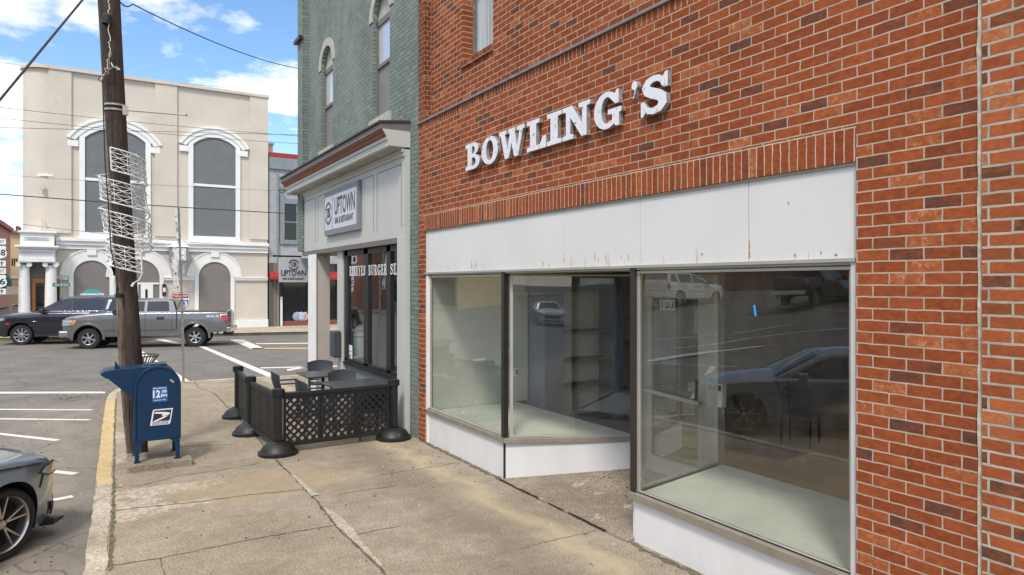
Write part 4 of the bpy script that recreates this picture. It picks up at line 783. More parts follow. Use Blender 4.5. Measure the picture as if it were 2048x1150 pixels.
# signs of the restaurant
def ub_logo(parent, c, ax, ay, r):
    c = Vector(c); b_ = MB()
    n3 = Vector(ax).cross(Vector(ay)) * .002
    for a0, a1 in ((.35, 2.8), (3.5, 5.9)): b_.strip(circ(0, 0, r, 24, a0, a1), circ(0, 0, r * .86, 24, a0, a1), c, ax, ay, n3)
    b_.strip(circ(0, 0, r * .80, 40), circ(0, 0, r * .75, 40), c, ax, ay, n3); b_.build('logo_ring', mInk, parent)
    slab_text('logo_letters', 'U', mInk, c - Vector(ax) * r * .5 - Vector(ay) * r * .42, ax, ay, r * .85, r * .55, parent, .003)
    slab_text('logo_letters', 'B', mInk, c + Vector(ax) * r * .02 - Vector(ay) * r * .36, ax, ay, r * .85, r * .48, parent, .004)
sy0, sy1, sz0, sz1 = 12.25, 14.42, 3.43, 4.345
ws = thing('wall_sign', 'grey framed restaurant sign board fixed flat on the pale fascia over the windows', 'sign', (FX, 13.3, 3.43))
b = MB(); b.box((FX - .075, sy0, sz0), (FX - .004, sy1, sz1)); b.build('frame', [mSignG], ws, bevel=.003)
b = MB(); b.box((FX - .079, sy0 + .09, sz0 + .11), (FX - .076, sy1 - .60, sz1 - .11)).box((FX - .079, sy1 - .56, sz0 + .11), (FX - .076, sy1 - .05, sz1 - .11)); b.build('sign_face', mSignW, ws)
yc = (sy0 + .09 + sy1 - .60) / 2
text('lettering', 'UPTOWN', mInk, (FX - .080, yc - .03, 3.99), *WX, height=.36, width=1.27, parent=ws, ext=.001, bold=.02)
text('lettering', 'BAR & RESTAURANT', mInk, (FX - .080, yc, 3.70), *WX, height=.13, width=1.15, parent=ws, ext=.001, bold=.03)
ub_logo(ws, (FX - .080, sy1 - .305, 3.885), *WX, .235)
hy = 16.95; hx0 = onY(558, 0, hy).x; hx1 = onY(615.5, 0, hy).x; hz1 = onY(585, 516, hy).z; hz0 = onY(585, 564.5, hy).z
hs_ = thing('hanging_sign', 'grey restaurant sign hanging from a black bracket at the building corner', 'sign', ((hx0 + hx1) / 2, hy, hz0))
b = MB(); b.box((hx0, hy - .02, hz0), (hx1, hy + .02, hz1)); b.build('board', M('hanging_sign_grey', (.46, .48, .52), .5, var=.03), hs_, bevel=.003)
b = MB(); b.box((hx0 - .12, hy - .02, hz1 + .02), (D - .0, hy + .02, hz1 + .06)).box((hx0 - .14, hy - .03, hz1 + .015), (hx0 - .10, hy + .03, hz1 + .065)); b.build('bracket', mBlackPl, hs_)
cxh = (hx0 + hx1) / 2; text('lettering', 'UPTOWN', mInk, (cxh, hy - .023, hz0 + .22), *WY, height=.15, width=.60, parent=hs_, ext=.001, bold=.03)
text('lettering', 'BAR & RESTAURANT', mInk, (cxh, hy - .023, hz0 + .085), *WY, height=.058, width=.52, parent=hs_, ext=.001, bold=.03); ub_logo(hs_, (cxh, hy - .022, hz1 - .165), *WY, .13)
# ------------------------------------------------------------------ cream stucco building across the street
YF = 40.0
cb_ = thing('cream_building', 'cream stucco building with white arches, tall grey blanked windows and a rounded corner', 'building', (2.5, YF, 0))
HT = Z40(500, 188); XL = X40(97); XR = X40(535)
b = MB(); b.box((XL, YF, 0), (XR, 58, HT)); b.build('wall', mCream, cb_)
rc = XL - X40(42); b = MB()
b.lathe([(rc, 0), (rc, HT)], (XL + .0, YF + rc - .02, 0), n=24, a0=math.pi, a1=1.5 * math.pi); b.box((XL - rc, YF + rc, 0), (XL - .001, 58, HT))
b.build('rounded_corner', mCream, cb_, smooth=40)
b = MB()
for u0, u1 in ((97, 143), (310, 354), (499, 535.5)): b.box((X40(u0), YF - .10, 4.9), (X40(u1), YF - .002, HT - .08))
b.build('pilaster', mCream, cb_)
b = MB(); b.box((XL, YF - .16, HT - .12), (XR + .08, 58, HT + .04)); b.lathe([(rc + .02, HT - .12), (rc + .12, HT - .12), (rc + .12, HT + .04), (0, HT + .04)], (XL, YF + rc - .06, 0), n=24, a0=math.pi, a1=1.5 * math.pi); b.build('coping', mCream, cb_)
b = MB(); b.lathe([(rc + .02, Z40(70, 352)), (rc + .10, Z40(70, 351)), (rc + .10, Z40(70, 347)), (rc, Z40(70, 346))], (XL + .2, YF + rc - .02, 0), n=20, a0=math.pi * 1.15, a1=1.5 * math.pi); b.build('string_course', mTrim, cb_)
def upper_window(ul, ur, vt, vb, vm, name='window'):
    x0, x1 = X40(ul), X40(ur); uc = (ul + ur) / 2; z0 = Z40(uc, vb); zt = Z40(uc, vt); zm = Z40(uc, vm); xc = (x0 + x1) / 2; hw = (x1 - x0) / 2; rise = .42 * hw; zs = zt - rise
    top = [(xc + hw * math.cos(a_), zs + rise * math.sin(a_)) for a_ in [math.pi * (1 - k / 16) for k in range(17)]]
    # flat segmental arch
    rr = (hw * hw + rise * rise) / (2 * rise); aa = math.asin(hw / rr); def_top = [(xc + rr * math.sin(-aa + 2 * aa * k / 16), zt - rr + rr * math.cos(-aa + 2 * aa * k / 16)) for k in range(17)]
    o = MB(); o.prism([(x0, z0), (x1, z0)] + def_top[::-1], (0, YF - .012, 0), (1, 0, 0), (0, 0, 1), (0, .02, 0)); w_ = o.build(name, mGreyInfill, cb_)
    def off(d, a=1.0): return [(xc + (rr + d) * math.sin(-aa * a + 2 * aa * a * k / 16), zt - rr + (rr + d) * math.cos(-aa * a + 2 * aa * a * k / 16)) for k in range(17)]
    f = MB(); t_ = .24
    f.box((x0 - t_, YF - .09, z0 - .22), (x0, YF - .003, def_top[0][1] + .12)).box((x1, YF - .09, z0 - .22), (x1 + t_, YF - .003, def_top[0][1] + .12)); f.strip(off(.20, 1.12), off(0, 1.0), (0, YF - .085, 0), (1, 0, 0), (0, 0, 1), (0, .08, 0))
    f.box((x0, YF - .08, z0 - .22), (x1, YF - .003, z0)); f.box((x0, YF - .05, zm - .07), (x1, YF - .013, zm + .07)); f.box((x0 - .3, YF - .13, z0 - .40), (x1 + .3, YF - .003, z0 - .23)); f.build('frame', mTrim, w_, bevel=.01)
    h = MB(); h.strip(off(.44, 1.28), off(.205, 1.24), (0, YF - .12, 0), (1, 0, 0), (0, 0, 1), (0, .11, 0)); h.strip(off(.58, 1.30), off(.441, 1.29), (0, YF - .17, 0), (1, 0, 0), (0, 0, 1), (0, .16, 0))
    ex = off(.2, 1.26); 
    for s_, p_ in ((-1, ex[0]), (1, ex[-1])): h.box((p_[0] - .26 + s_ * .06, YF - .11, p_[1] - .30), (p_[0] + .20 + s_ * .06, YF - .004, p_[1] - .0))
    h.build('hood_mould', mTrim, w_, bevel=.01)
upper_window(170, 291, 259, 466, 362); upper_window(386.5, 471, 276, 473, 372)
zc1, zc0 = Z40(140, 476), Z40(140, 498)
b = MB(); xs0 = X40(112); b.box((xs0, YF - .28, zc1 - .16), (XR + .02, YF - .004, zc1)); b.box((xs0, YF - .20, zc1 - .34), (XR + .01, YF - .004, zc1 - .161)); b.box((xs0, YF - .12, zc0), (XR + .01, YF - .004, zc1 - .341)); b.build('cornice', mTrim, cb_, bevel=.01)
zi1, zi0 = Z40(150, 553), Z40(150, 560)
def arched(uc, hwpx, vt, door=False):
    xc = X40(uc); hw = X40(uc + hwpx) - xc; zt = Z40(uc, vt); zs = zt - hw
    tp = [(xc - hw * math.cos(math.pi * k / 20), zs + hw * math.sin(math.pi * k / 20)) for k in range(21)]
    o = MB(); o.prism([(xc - hw, .12)] + tp + [(xc + hw, .12)], (0, YF - .014, 0), (1, 0, 0), (0, 0, 1), (0, .02, 0)); w_ = o.build('arched_window' if not door else 'arched_doorway', mTaupe, cb_)
    def off(d): return [(xc - (hw + d) * math.cos(math.pi * k / 20), zs + (hw + d) * math.sin(math.pi * k / 20)) for k in range(21)]
    f = MB(); f.strip(off(.16), off(0), (0, YF - .07, 0), (1, 0, 0), (0, 0, 1), (0, .065, 0)); f.strip(off(.50), off(.161), (0, YF - .05, 0), (1, 0, 0), (0, 0, 1), (0, .045, 0)); f.strip(off(.58), off(.501), (0, YF - .08, 0), (1, 0, 0), (0, 0, 1), (0, .075, 0))
    f.box((xc - .20, YF - .13, zt + .25), (xc + .20, YF - .085, zc0 - .01)); f.box((xc - hw - .20, YF - .07, 0), (xc - hw, YF - .004, zs)); f.box((xc + hw, YF - .07, 0), (xc + hw + .20, YF - .004, zs)); f.build('arch_trim', mTrim, w_, bevel=.008)
    return w_, xc, hw, zs
w1, xa, ha, zs1 = arched(183.5, 35.5, 521); w2, xb, hb_2, zs2 = arched(279, 40, 519, True); w3, xc3, hc, zs3 = arched(429.5, 31.5, 524)
for x0, x1 in ((X40(112), xa - ha - .23), (xa + ha + .23, xb - hb_2 - .23), (xb + hb_2 + .23, xc3 - hc - .23), (xc3 + hc + .23, XR)): b = MB(); b.box((x0, YF - .11, zi0), (x1, YF - .004, zi1)); b.box((x0, YF - .15, zi1 - .06), (x1, YF - .111, zi1)); b.build('impost_band', mTrim, cb_)
b = MB(); b.box((X40(112), YF - .10, 0), (xa - ha - .23, YF - .004, .42)).box((xa + ha + .23, YF - .1, 0), (xb - hb_2 - .23, YF - .004, .42)).box((xb + hb_2 + .23, YF - .1, 0), (xc3 - hc - .23, YF - .004, .42)).box((xc3 + hc + .23, YF - .1, 0), (XR + .02, YF - .004, .42)); b.build('plinth', mTrim, cb_)
b = MB(); zd = Z40(290, 565); b.box((xb - hb_2 + .02, YF - .06, zd - .1), (xb + hb_2 - .02, YF - .016, zd)).box((xb - hb_2 + .3, YF - .06, .1), (xb - .06, YF - .016, zd - .1)).box((xb + .06, YF - .06, .1), (xb + hb_2 - .3, YF - .016, zd - .1)); dd = b.build('double_door', mTrim, w2)
b = MB(); b.box((xb - hb_2 + .55, YF - .066, .4), (xb - .26, YF - .061, zd - .35)).box((xb + .26, YF - .066, .4), (xb + hb_2 - .55, YF - .061, zd - .35)); b.build('door_glass', mDarkGlass, dd)
p = onY(328, 580, YF); b = MB(); b.box((p.x - .09, YF - .16, p.z - .3), (p.x + .09, YF - .004, p.z + .32)); ln = b.build('wall_lantern', mBronze, cb_, bevel=.02); b = MB(); b.box((p.x - .06, YF - .165, p.z - .1), (p.x + .06, YF - .161, p.z + .12)); b.build('lantern_glass', mTrim, ln)
# corner portico with two ionic columns
px0, px1 = onY(33, 0, 39).x, onY(113, 0, 39).x; PY = 39.0
def zP(u, v): return onY(u, v, PY).z
def pbox(b_, u0, u1, v0, v1, d=0, y1=None): b_.box((onY(u0, 0, PY).x, PY - d, zP(75, v1)), (onY(u1, 0, PY).x, (YF + 1.3) if y1 is None else y1, zP(75, v0)))
b = MB(); pbox(b, 40, 108, 466, 491, .0); pbox(b, 36, 112, 462, 465.9, .1); pbox(b, 30, 118, 491.1, 495, .25); pbox(b, 34, 114, 495.1, 498, .15); pbox(b, 38, 109, 498.1, 505, .05); pbox(b, 38, 109, 505.1, 516, .0); pbox(b, 37, 110, 516.1, 524, .05)
po = b.build('portico', mTrim, cb_, bevel=.015)
b = MB()
for k in range(26): x = px0 + .2 + k * (px1 - px0 - .4) / 25; b.box((x - .022, PY - .10, zP(75, 502)), (x + .022, PY - .051, zP(75, 499)))
b.build('dentils', mTrim, po)
b = MB()
for k in range(11):
    x = px0 + .35 + k * (px1 - px0 - .7) / 10; z = zP(75, 478); b.strip(circ(x, z, .085, 10), circ(x, z, .05, 10), (0, PY - .015, 0), (1, 0, 0), (0, 0, 1), (0, .014, 0))
b.build('frieze_ornament', M('frieze_pale_grey', (.58, .58, .56), .7), po)
for u, r_ in ((47, .24), (101, .25)):
    x = onY(u, 0, PY).x; zt = zP(75, 532); b = MB(); b.lathe([(r_ * 1.25, 0), (r_ * 1.25, .1), (r_ * 1.1, .2), (r_, .28), (r_ * .98, 1.4), (r_ * .86, zt), (r_ * .86, zt + .05)], (x, PY + .35, 0), n=24); co = b.build('column', mTrim, po, smooth=50)
    b = MB(); b.box((x - .31, PY + .02, zt + .14), (x + .31, PY + .7, zP(75, 524.2)));
    for s_ in (-1, 1): b.lathe([(0, PY + .03), (.11, PY + .03), (.11, PY + .06), (.08, PY + .07), (.08, PY + .6), (0, PY + .6)], (x + s_ * .215, 0, zt + .07), axis='y', n=14)
    b.build('capital', mTrim, co, smooth=40)
b = MB(); b.box((onY(56, 0, 41).x, 40.9, 0), (XL + .1, 41, 5)); b.build('entrance_wall', mTaupe, cb_)
# the doorway recess: orange timber door on a small wall in front of the rounded corner
ox0, ox1 = onY(64, 0, 39.7).x, onY(94, 0, 39.7).x; b = MB(); b.box((ox0 - .35, 39.72, 0), (onY(101, 0, 39.7).x, 39.95, zP(75, 524.3))); b.build('entrance_panel', mTaupe, cb_); b = MB(); b.box((ox0 - .5, 39.66, 0), (ox0 - .352, 39.95, zP(75, 524.3))); b.build('entrance_pier', mCream, cb_)
zd = onY(80, 557, 39.7).z; b = MB(); b.box((ox0, 39.67, .1), (ox0 + .14, 39.718, zd)).box((ox0 + .48, 39.67, .1), (ox0 + .70, 39.718, zd)).box((ox0 + .14, 39.67, zd - .2), (ox0 + .48, 39.718, zd)).box((ox0 + .14, 39.67, .1), (ox0 + .48, 39.718, .4)).box((ox0 + .70, 39.67, zd - .2), (ox0 + 1.1, 39.718, zd)); od = b.build('timber_door', mOrangeWood, cb_)
b = MB(); b.box((ox0 + .14, 39.69, .4), (ox0 + .48, 39.717, zd - .2)).box((ox0 + .70, 39.69, .1), (ox0 + 1.1, 39.717, zd - .2)); b.build('door_glass', mDarkGlass, od)
p = onY(84.5, 440, YF - .1); b = MB(); b.tube([(p.x, YF - .1, p.z - .5), (p.x, YF - .35, p.z - .45), (p.x, YF - .35, p.z + .05), (p.x, YF - .1, p.z + .1)], .03); b.box((p.x - .08, YF - .25, Z40(83, 380)), (p.x + .08, YF - .104, Z40(83, 370))); b.build('wall_bracket', mCream, cb_)

# ------------------------------------------------------------------ grey building to its right
gy = thing('grey_building', 'grey stucco shop building with red coping and a red awning band, behind the corner column', 'building', (12, YF, 0))
GX1 = 22; GH = Z40(540, 314); x0 = XR + .09
b = MB(); b.box((x0, YF + .05, 3.6), (GX1, 56, GH)); b.build('wall', mGreyStucco, gy)
b = MB(); b.box((x0, YF - .02, GH + .001), (GX1, 56, GH + .28)); b.build('coping', mRed, gy); b = MB(); b.box((x0, YF - .08, GH - .65), (GX1, YF + .048, GH - .001)); b.build('cornice', mGreyTrim, gy)
dzx = X40(557); b = MB(); b.box((dzx, YF - .06, Z40(560, 372)), (GX1, YF + .048, Z40(560, 378))); 
for k in range(30): b.box((dzx + .1 + k * .3, YF - .04, Z40(560, 384) - (.0)), (dzx + .25 + k * .3, YF + .048, Z40(560, 378) - .01))
b.box((dzx - .06, YF - .08, 0), (dzx, YF + .048, Z40(560, 348))); b.build('dentil_cornice', mGreyTrim, gy)
wx0, wx1 = X40(569), X40(640); wz0, wz1 = Z40(580, 480), Z40(580, 408)
b = MB(); b.box((wx0 - .25, YF - .05, wz0 - .25), (wx0, YF + .048, wz1 + .5)).box((wx0, YF - .05, wz1), (wx1, YF + .048, wz1 + .3)).box((wx0, YF - .05, wz0 - .25), (wx1, YF + .048, wz0)); uw = b.build('window', mGreyTrim, gy, bevel=.01)
b = MB(); b.box((wx0, YF + .02, wz0), (wx1, YF + .049, wz1)); b.build('pane', mDarkGlass, uw); b = MB(); xm = X40(594); b.box((xm - .03, YF + .0, wz0), (xm + .03, YF + .019, wz1)).box((wx0, YF + .0, (wz0 + wz1) / 2 - .03), (xm - .031, YF + .019, (wz0 + wz1) / 2 + .03)); b.build('glazing_bar', mGreyTrim, uw)
az1, az0 = Z40(600, 543), Z40(600, 559)
b = MB(); b.add([(x0, YF + .05, az1), (GX1, YF + .05, az1), (GX1, YF - .7, az0 + .15), (x0, YF - .7, az0 + .15), (x0, YF + .05, az0), (GX1, YF + .05, az0), (GX1, YF - .7, az0), (x0, YF - .7, az0)], [(0, 1, 2, 3), (3, 2, 6, 7), (4, 5, 6, 7), (0, 3, 7, 4), (1, 5, 6, 2)]); b.build('awning', mRed, gy)
mAgg = M('dark_pebble_facing', (.10, .095, .08), .9, var=.6, vs=30, world=True); b = MB(); b.box((x0, YF + .0, 0), (X40(547), YF + .5, 3.59)); b.build('pebble_pier', mAgg, gy); b = MB(); b.box((X40(547) + .002, YF + .01, 0), (X40(559), YF + .5, 3.59)); b.build('pier', M('brown_pier', (.2, .16, .13), .9), gy)
sx0 = X40(559); b = MB(); b.box((sx0, YF + .1, 0), (GX1, YF + .3, Z40(590, 642))); b.build('stall_riser', M('red_brown_brickwork', (.22, .075, .05), .8, var=.2, vs=8, world=True), gy)
b = MB(); b.box((sx0, YF + .2, Z40(590, 642)), (GX1, YF + .22, 3.59)); b.build('shop_window', mDarkGlass, gy)
b = MB()
for u in (562, 617, 676): b.box((X40(u) - .06, YF + .1, Z40(590, 642) + .001), (X40(u) + .06, YF + .199, 3.59))
b.build('window_post', mBronze, gy)
dsp = thing('window_cushions', 'pale blue cushions and a small white pillar displayed in the grey shop window', 'display', (X40(600), YF, .4))
for u, c in ((603, (.45, .55, .65)), (595, (.30, .36, .42)), (612, (.5, .35, .33))):
    q = onY(u, 633, YF + .1); b = MB(); b.lathe([(0, -.05), (.2, -.04), (.28, 0), (.2, .04), (0, .05)], (q.x, YF + .14, q.z), axis='y', n=8); b.build('cushion', M('cushion_%d' % u, c, .8, var=.4, vs=14), dsp)
q = onY(563, 625, YF); b = MB(); b.box((q.x - .06, YF + .02, q.z - .9), (q.x + .06, YF + .09, q.z + .9)); b.build('white_pillar', mTrim, dsp)
b = MB(); b.box((X40(535) + .1, 41, GH), (X40(553.5), 44, Z40(545, 281))); b.box((X40(535) + .1, 40.9, Z40(545, 283)), (X40(555.5), 44.1, Z40(545, 279))); ch = b.build('parapet_block', mCream, gy)

# ------------------------------------------------------------------ distance, left edge
yb = thing('yellow_building', 'pale yellow distant building with small windows, left of the white portico', 'building', (-9, 95, 0))
def bx(b_, u0, u1, v0, v1, Y, d): b_.box((onY(u0, 0, Y).x, Y, onY((u0 + u1) / 2, v1, Y).z), (onY(u1, 0, Y).x, Y + d, onY((u0 + u1) / 2, v0, Y).z))
mYel = M('pale_yellow_render', (.58, .46, .26), .85, var=.06, world=True)
b = MB(); bx(b, 17, 70, 466, 608, 95, 12); b.build('wall', mYel, yb); b = MB(); bx(b, 16, 71, 461, 465.5, 94.6, 13); b.build('cornice', M('brown_cornice', (.25, .2, .16), .8), yb)
for u in (24.5, 29, 33.5): b = MB(); bx(b, u - 1.2, u + 1.2, 517, 531, 94.95, .04); b.build('window', mDarkGlass, yb)
b = MB(); bx(b, 31, 38, 452, 461, 97, 3); b.build('chimney', M('dark_red_chimney', (.14, .08, .07), .9), yb)
b = MB(); bx(b, 18, 42, 553, 557, 94.9, .08); b.build('band', mTrim, yb)
rb = thing('red_building', 'red brick building receding at the far left edge', 'building', (-11, 70, 0))
b = MB(); xr = onY(21, 0, 92).x; zr = onY(21, 464, 92).z; b.box((xr - 14, 60, 0), (xr, 92, zr)); b.build('wall', M('distant_red_brick', (.36, .17, .12), .9, var=.15, world=True), rb)
b = MB(); b.box((xr - 14, 59.8, zr), (xr + .3, 92, zr + .4)); b.build('cornice', M('red_cornice', (.35, .07, .05), .8), rb)
b = MB(); b.lathe([(0, 1.9), (1.3, 1.9), (1.2, 2.8), (.7, 3.6), (0, 3.8)], (xr + .001, 79, 0), n=20, a0=-math.pi / 2, a1=math.pi / 2); b.build('round_awning', M('dark_green_canvas', (.01, .09, .06), .8), rb)
t = thing('brown_utility_box', 'grey brown blank sign board on a leaning post, left of the white portico', 'sign', onZ(24, 662, 0)); Yk = 42
Yk = onZ(24, 662, 0).y; b = MB(); b.box((onY(12.5, 0, Yk).x, Yk - .02, onY(20, 589, Yk).z), (onY(38, 0, Yk).x, Yk + .02, onY(20, 573, Yk).z)); b.build('board', M('sign_back_grey', (.28, .25, .21), .7, var=.1), t)
b = MB(); p0 = onY(25, 640, Yk); p1 = onY(20, 589, Yk); b.bar((p0.x, Yk, -.1), (p1.x, Yk, p1.z), .09, .09); b.build('post', M('rusty_post', (.2, .12, .08), .8), t)
t.name = 'blank_sign'
# route signs on a pole at the very edge
rs = thing('route_sign_post', 'stack of US 158 and 56 route shields on a pole at the left edge', 'road sign', onY(-4, 690, 30.5)); YR = 38.6; xr_ = onY(-3, 0, YR).x
rs.location = (xr_, YR, -.15); WM[rs] = Matrix.Translation((xr_, YR, -.15))
b = MB(); b.tube([(xr_, YR + .05, -.15), (xr_, YR + .05, onY(0, 466, YR).z)], .04); b.build('post', mGalv, rs)
def shield(cz, s, num):
    b_ = MB(); pl = [(0, -.30), (.12, -.27), (.26, -.20), (.30, -.05), (.24, .12), (.28, .2), (.2, .28), (.1, .25), (0, .29), (-.1, .25), (-.2, .28), (-.28, .2), (-.24, .12), (-.30, -.05), (-.26, -.2), (-.12, -.27)]
    b_.prism([(x * s, y * s) for x, y in pl], (xr_, YR, cz), (1, 0, 0), (0, 0, 1), (0, .01, 0)); o = b_.build('shield', mWhiteInk, rs); text('numerals', num, mInk, (xr_ + .02, YR - .004, cz - .02), *WY, height=.27 * s, width=.44 * s, parent=o, ext=.002, bold=.02)
shield(onY(0, 504, YR).z, 1.05, '158'); shield(onY(0, 562, YR).z, 1.05, '56')
for v, s_, m_ in ((483, 'WEST', mWhiteInk), (527, '', mWhiteInk), (542, 'WEST', mWhiteInk), (583, '', mWhiteInk)):
    z = onY(0, v, YR).z; b = MB(); b.box((xr_ - .27, YR, z - .13), (xr_ + .27, YR + .01, z + .13)); o = b.build('plate', m_, rs)
    if s_: text('letters', s_, mInk, (xr_ + .0, YR - .004, z), *WY, height=.13, width=.42, parent=o, ext=.002)
    else: b = MB(); b.box((xr_ + .10, YR - .006, z - .09), (xr_ + .14, YR - .001, z + .09)); b.box((xr_ + .05, YR - .006, z + .02), (xr_ + .099, YR - .001, z + .05)); b.box((xr_ + .141, YR - .006, z + .02), (xr_ + .19, YR - .001, z + .05)); b.build('arrow', mInk, o)
# street name sign
YS = 37.6; p = onY(123.5, 570, YS); t = thing('street_name_sign', 'green HILLSBORO ST street name sign on a thin post beside the white portico', 'street sign', (p.x, YS, 0))
xa_, xb_ = onY(105, 0, YS).x, onY(141, 0, YS).x; b = MB(); b.box((xa_, YS - .03, onY(123, 573, YS).z), (xb_, YS - .02, onY(123, 566, YS).z)); o = b.build('sign_plate', M('street_sign_green', (.01, .14, .10), .5), t)
text('lettering', 'HILLSBORO ST', mWhiteInk, ((xa_ + xb_) / 2 + .08, YS - .032, onY(123, 569.5, YS).z), *WY, height=.11, width=.72, parent=o, ext=.001); b = MB(); b.tube([(p.x, YS, 0), (p.x, YS, onY(123, 556, YS).z)], .03); b.build('post', mGalv, t)
# arched plate of the shop sign seen over the dark car's roof
YS = 39.0; p = onY(184, 590, YS); t = thing('arched_shop_sign', 'small white shop sign with a teal half round top by the first arch', 'sign', (p.x, YS, 0)); xa_, xb_ = onY(160, 0, YS).x, onY(208, 0, YS).x; z0, z1 = onY(184, 612, YS).z, onY(184, 587, YS).z
b = MB(); b.box((xa_, YS, z0), (xb_, YS + .05, z1)); bd = b.build('board', mWhiteInk, t); xm = (xa_ + xb_) / 2; rx = (onY(202, 0, YS).x - xm); b = MB(); b.prism([(xm + rx * math.cos(a_), z1 + .22 * math.sin(a_)) for a_ in [math.pi * k / 14 for k in range(15)]], (0, YS, 0), (1, 0, 0), (0, 0, 1), (0, .05, 0)); b.build('arched_top', M('teal_sign', (.08, .38, .34), .5), t)
text('lettering', 'The Next Thing', M('teal_ink', (.03, .25, .25), .5), (xm, YS - .004, z1 - .10), *WY, height=.15, width=1.15, parent=bd, ext=.002); b = MB(); b.box((xa_ + .1, YS + .01, 0), (xa_ + .18, YS + .04, z0)).box((xb_ - .18, YS + .01, 0), (xb_ - .1, YS + .04, z0)); b.build('leg', mTrim, t)
# clock with torn banner
YC = 38.9; t = thing('street_clock', 'white square clock with a pyramid cap on the cream building, between the arches', 'clock', onY(360, 505, YC)); xa_, xb_ = onY(341, 0, YC).x, onY(377, 0, YC).x; z0, z1 = onY(360, 524, YC).z, onY(360, 494, YC).z; xm = (xa_ + xb_) / 2
b = MB(); b.box((xa_, YC, z0), (xb_, YC + .9, z1)); cs = b.build('case', mGreyTrim, t, bevel=.02); b = MB(); b.box((xa_ + .12, YC - .012, z0 + .1), (xb_ - .12, YC - .002, z1 - .06)); cf = b.build('dial', mWhiteInk, cs)
b = MB(); zm = (z0 + z1) / 2
for k in range(12): a_ = math.pi * k / 6; b.box((xm + .28 * math.sin(a_) - .015, YC - .018, zm + .28 * math.cos(a_) - .03), (xm + .28 * math.sin(a_) + .015, YC - .013, zm + .28 * math.cos(a_) + .03))
b.bar((xm, YC - .022, zm), (xm + .22, YC - .022, zm - .06), .02, .006, up=(0, 1, 0)); b.bar((xm, YC - .03, zm), (xm - .05, YC - .03, zm + .13), .025, .006, up=(0, 1, 0)); b.build('hands_and_marks', mInk, cf)
b = MB(); b.add([(xa_ - .05, YC - .05, z1 + .002), (xb_ + .05, YC - .05, z1 + .002), (xb_ + .05, YC + .95, z1 + .002), (xa_ - .05, YC + .95, z1 + .002), (xm, YC + .45, z1 + .46)], [(0, 1, 4), (1, 2, 4), (2, 3, 4), (3, 0, 4), (3, 2, 1, 0)]); b.build('cap', mTrim, t)
b = MB(); b.box((xa_ + .5, YC + .2, z0 - .1), (xb_ - .1, YC + .7, z0 - .001)); b.build('hanger', mTrim, t); b = MB(); b.tube([(xb_ - .2, YC + .4, z0 - .1), (xb_ - .2, YC + .4, z0 - .55)], .04); b.build('pendant', mTrim, t); b = MB(); b.box((xm - .05, YC + .901, z0 + .3), (xm + .05, YF - .0, z0 + .4)); b.build('bracket', mTrim, t)
# leaning signpost at the near corner, its plates seen edge on
bp = onZ(367, 764, 0); tp = onY(355.5, 412, bp.y + .1); t = thing('corner_signpost', 'thin rusty metal signpost at the kerb corner with torn plates seen edge on', 'signpost', (bp.x, bp.y, 0))
Yp = bp.y
pt = lambda u, v: onY(u, v, Yp); b = MB(); b.bar((bp.x, Yp, -.02), pt(365, 640), .055, .03, up=(0, 1, 0)); b.bar(pt(365, 640), pt(357, 414), .05, .03, up=(0, 1, 0)); b.build('post', mGalv, t)
mTorn = M('flaking_white_sign', (.66, .66, .65), .7, var=.1, vs=5, dirt=((.10, .08, .06), .50, .60, 9))
def plate(us, vs_, w_, nm='sign_plate', m_=mTorn):
    P = pt(us, vs_[0]); Q = pt(us + 1.5, vs_[1]); n_ = 14; vv = []
    for k in range(n_ + 1): f = k / n_; c = P.lerp(Q, f); ww = w_ * (math.sin(math.pi * min(1, max(0, .06 + f * .88))) ** .35) * rnd.uniform(.75, 1.08); dv = Vector((ww * .5, -ww * .12, 0)); vv += [c - dv, c + dv]
    b_ = MB(); m = len(vv); b_.add([v + Vector((-.02, -.03, 0)) for v in vv] + [v + Vector((-.02, -.018, 0)) for v in vv], [f_ for i in range(n_) for f_ in ((2 * i, 2 * i + 1, 2 * i + 3, 2 * i + 2), (m + 2 * i, m + 2 * i + 2, m + 2 * i + 3, m + 2 * i + 1), (2 * i, 2 * i + 2, m + 2 * i + 2, m + 2 * i), (2 * i + 1, m + 2 * i + 1, m + 2 * i + 3, 2 * i + 3))]); b_.build(nm, m_, t)
plate(354, (415, 461), .07); plate(356, (463, 489), .05); plate(351, (494, 551), .16); plate(350, (553, 580), .055); plate(356, (553, 581), .05)
# radio station shield
YH = 36.2; c = onY(361, 603, YH); t = thing('radio_shield_sign', 'red, white and blue radio station shield sign behind the pickup bed', 'sign', (c.x, YH, 0)); S_ = (onY(381, 0, YH).x - onY(341.5, 0, YH).x) / 2; Hh = (onY(361, 583, YH).z - onY(361, 622.5, YH).z) / 2
def shp(k): return [(x * S_ * k, y * Hh * k) for x, y in [(0, -1), (.3, -.88), (.62, -.62), (.86, -.25), (1, .15), (.98, .5), (.86, .78), (.72, 1), (.5, .9), (.25, .92), (0, 1.0), (-.25, .92), (-.5, .9), (-.72, 1), (-.86, .78), (-.98, .5), (-1, .15), (-.86, -.25), (-.62, -.62), (-.3, -.88)]]
b = MB(); b.prism(shp(1), (c.x, YH, c.z), (1, 0, 0), (0, 0, 1), (0, .03, 0)); b.build('rim', M('shield_navy', (.01, .06, .22), .4), t); b = MB(); b.prism(shp(.94), (c.x, YH - .004, c.z), (1, 0, 0), (0, 0, 1), (0, .003, 0)); b.build('white_border', mWhiteInk, t)
k = .86; lo_ = [p_ for p_ in shp(k) if p_[1] < .2 * Hh * k] + []; lo_ = [(x, y) for x, y in shp(k) if y <= .16 * Hh]; lo_.sort(key=lambda q_: math.atan2(q_[1] + .2, q_[0])); hi_ = [(x, y) for x, y in shp(k) if y > .3 * Hh]; yl = .16 * Hh; yh = .34 * Hh
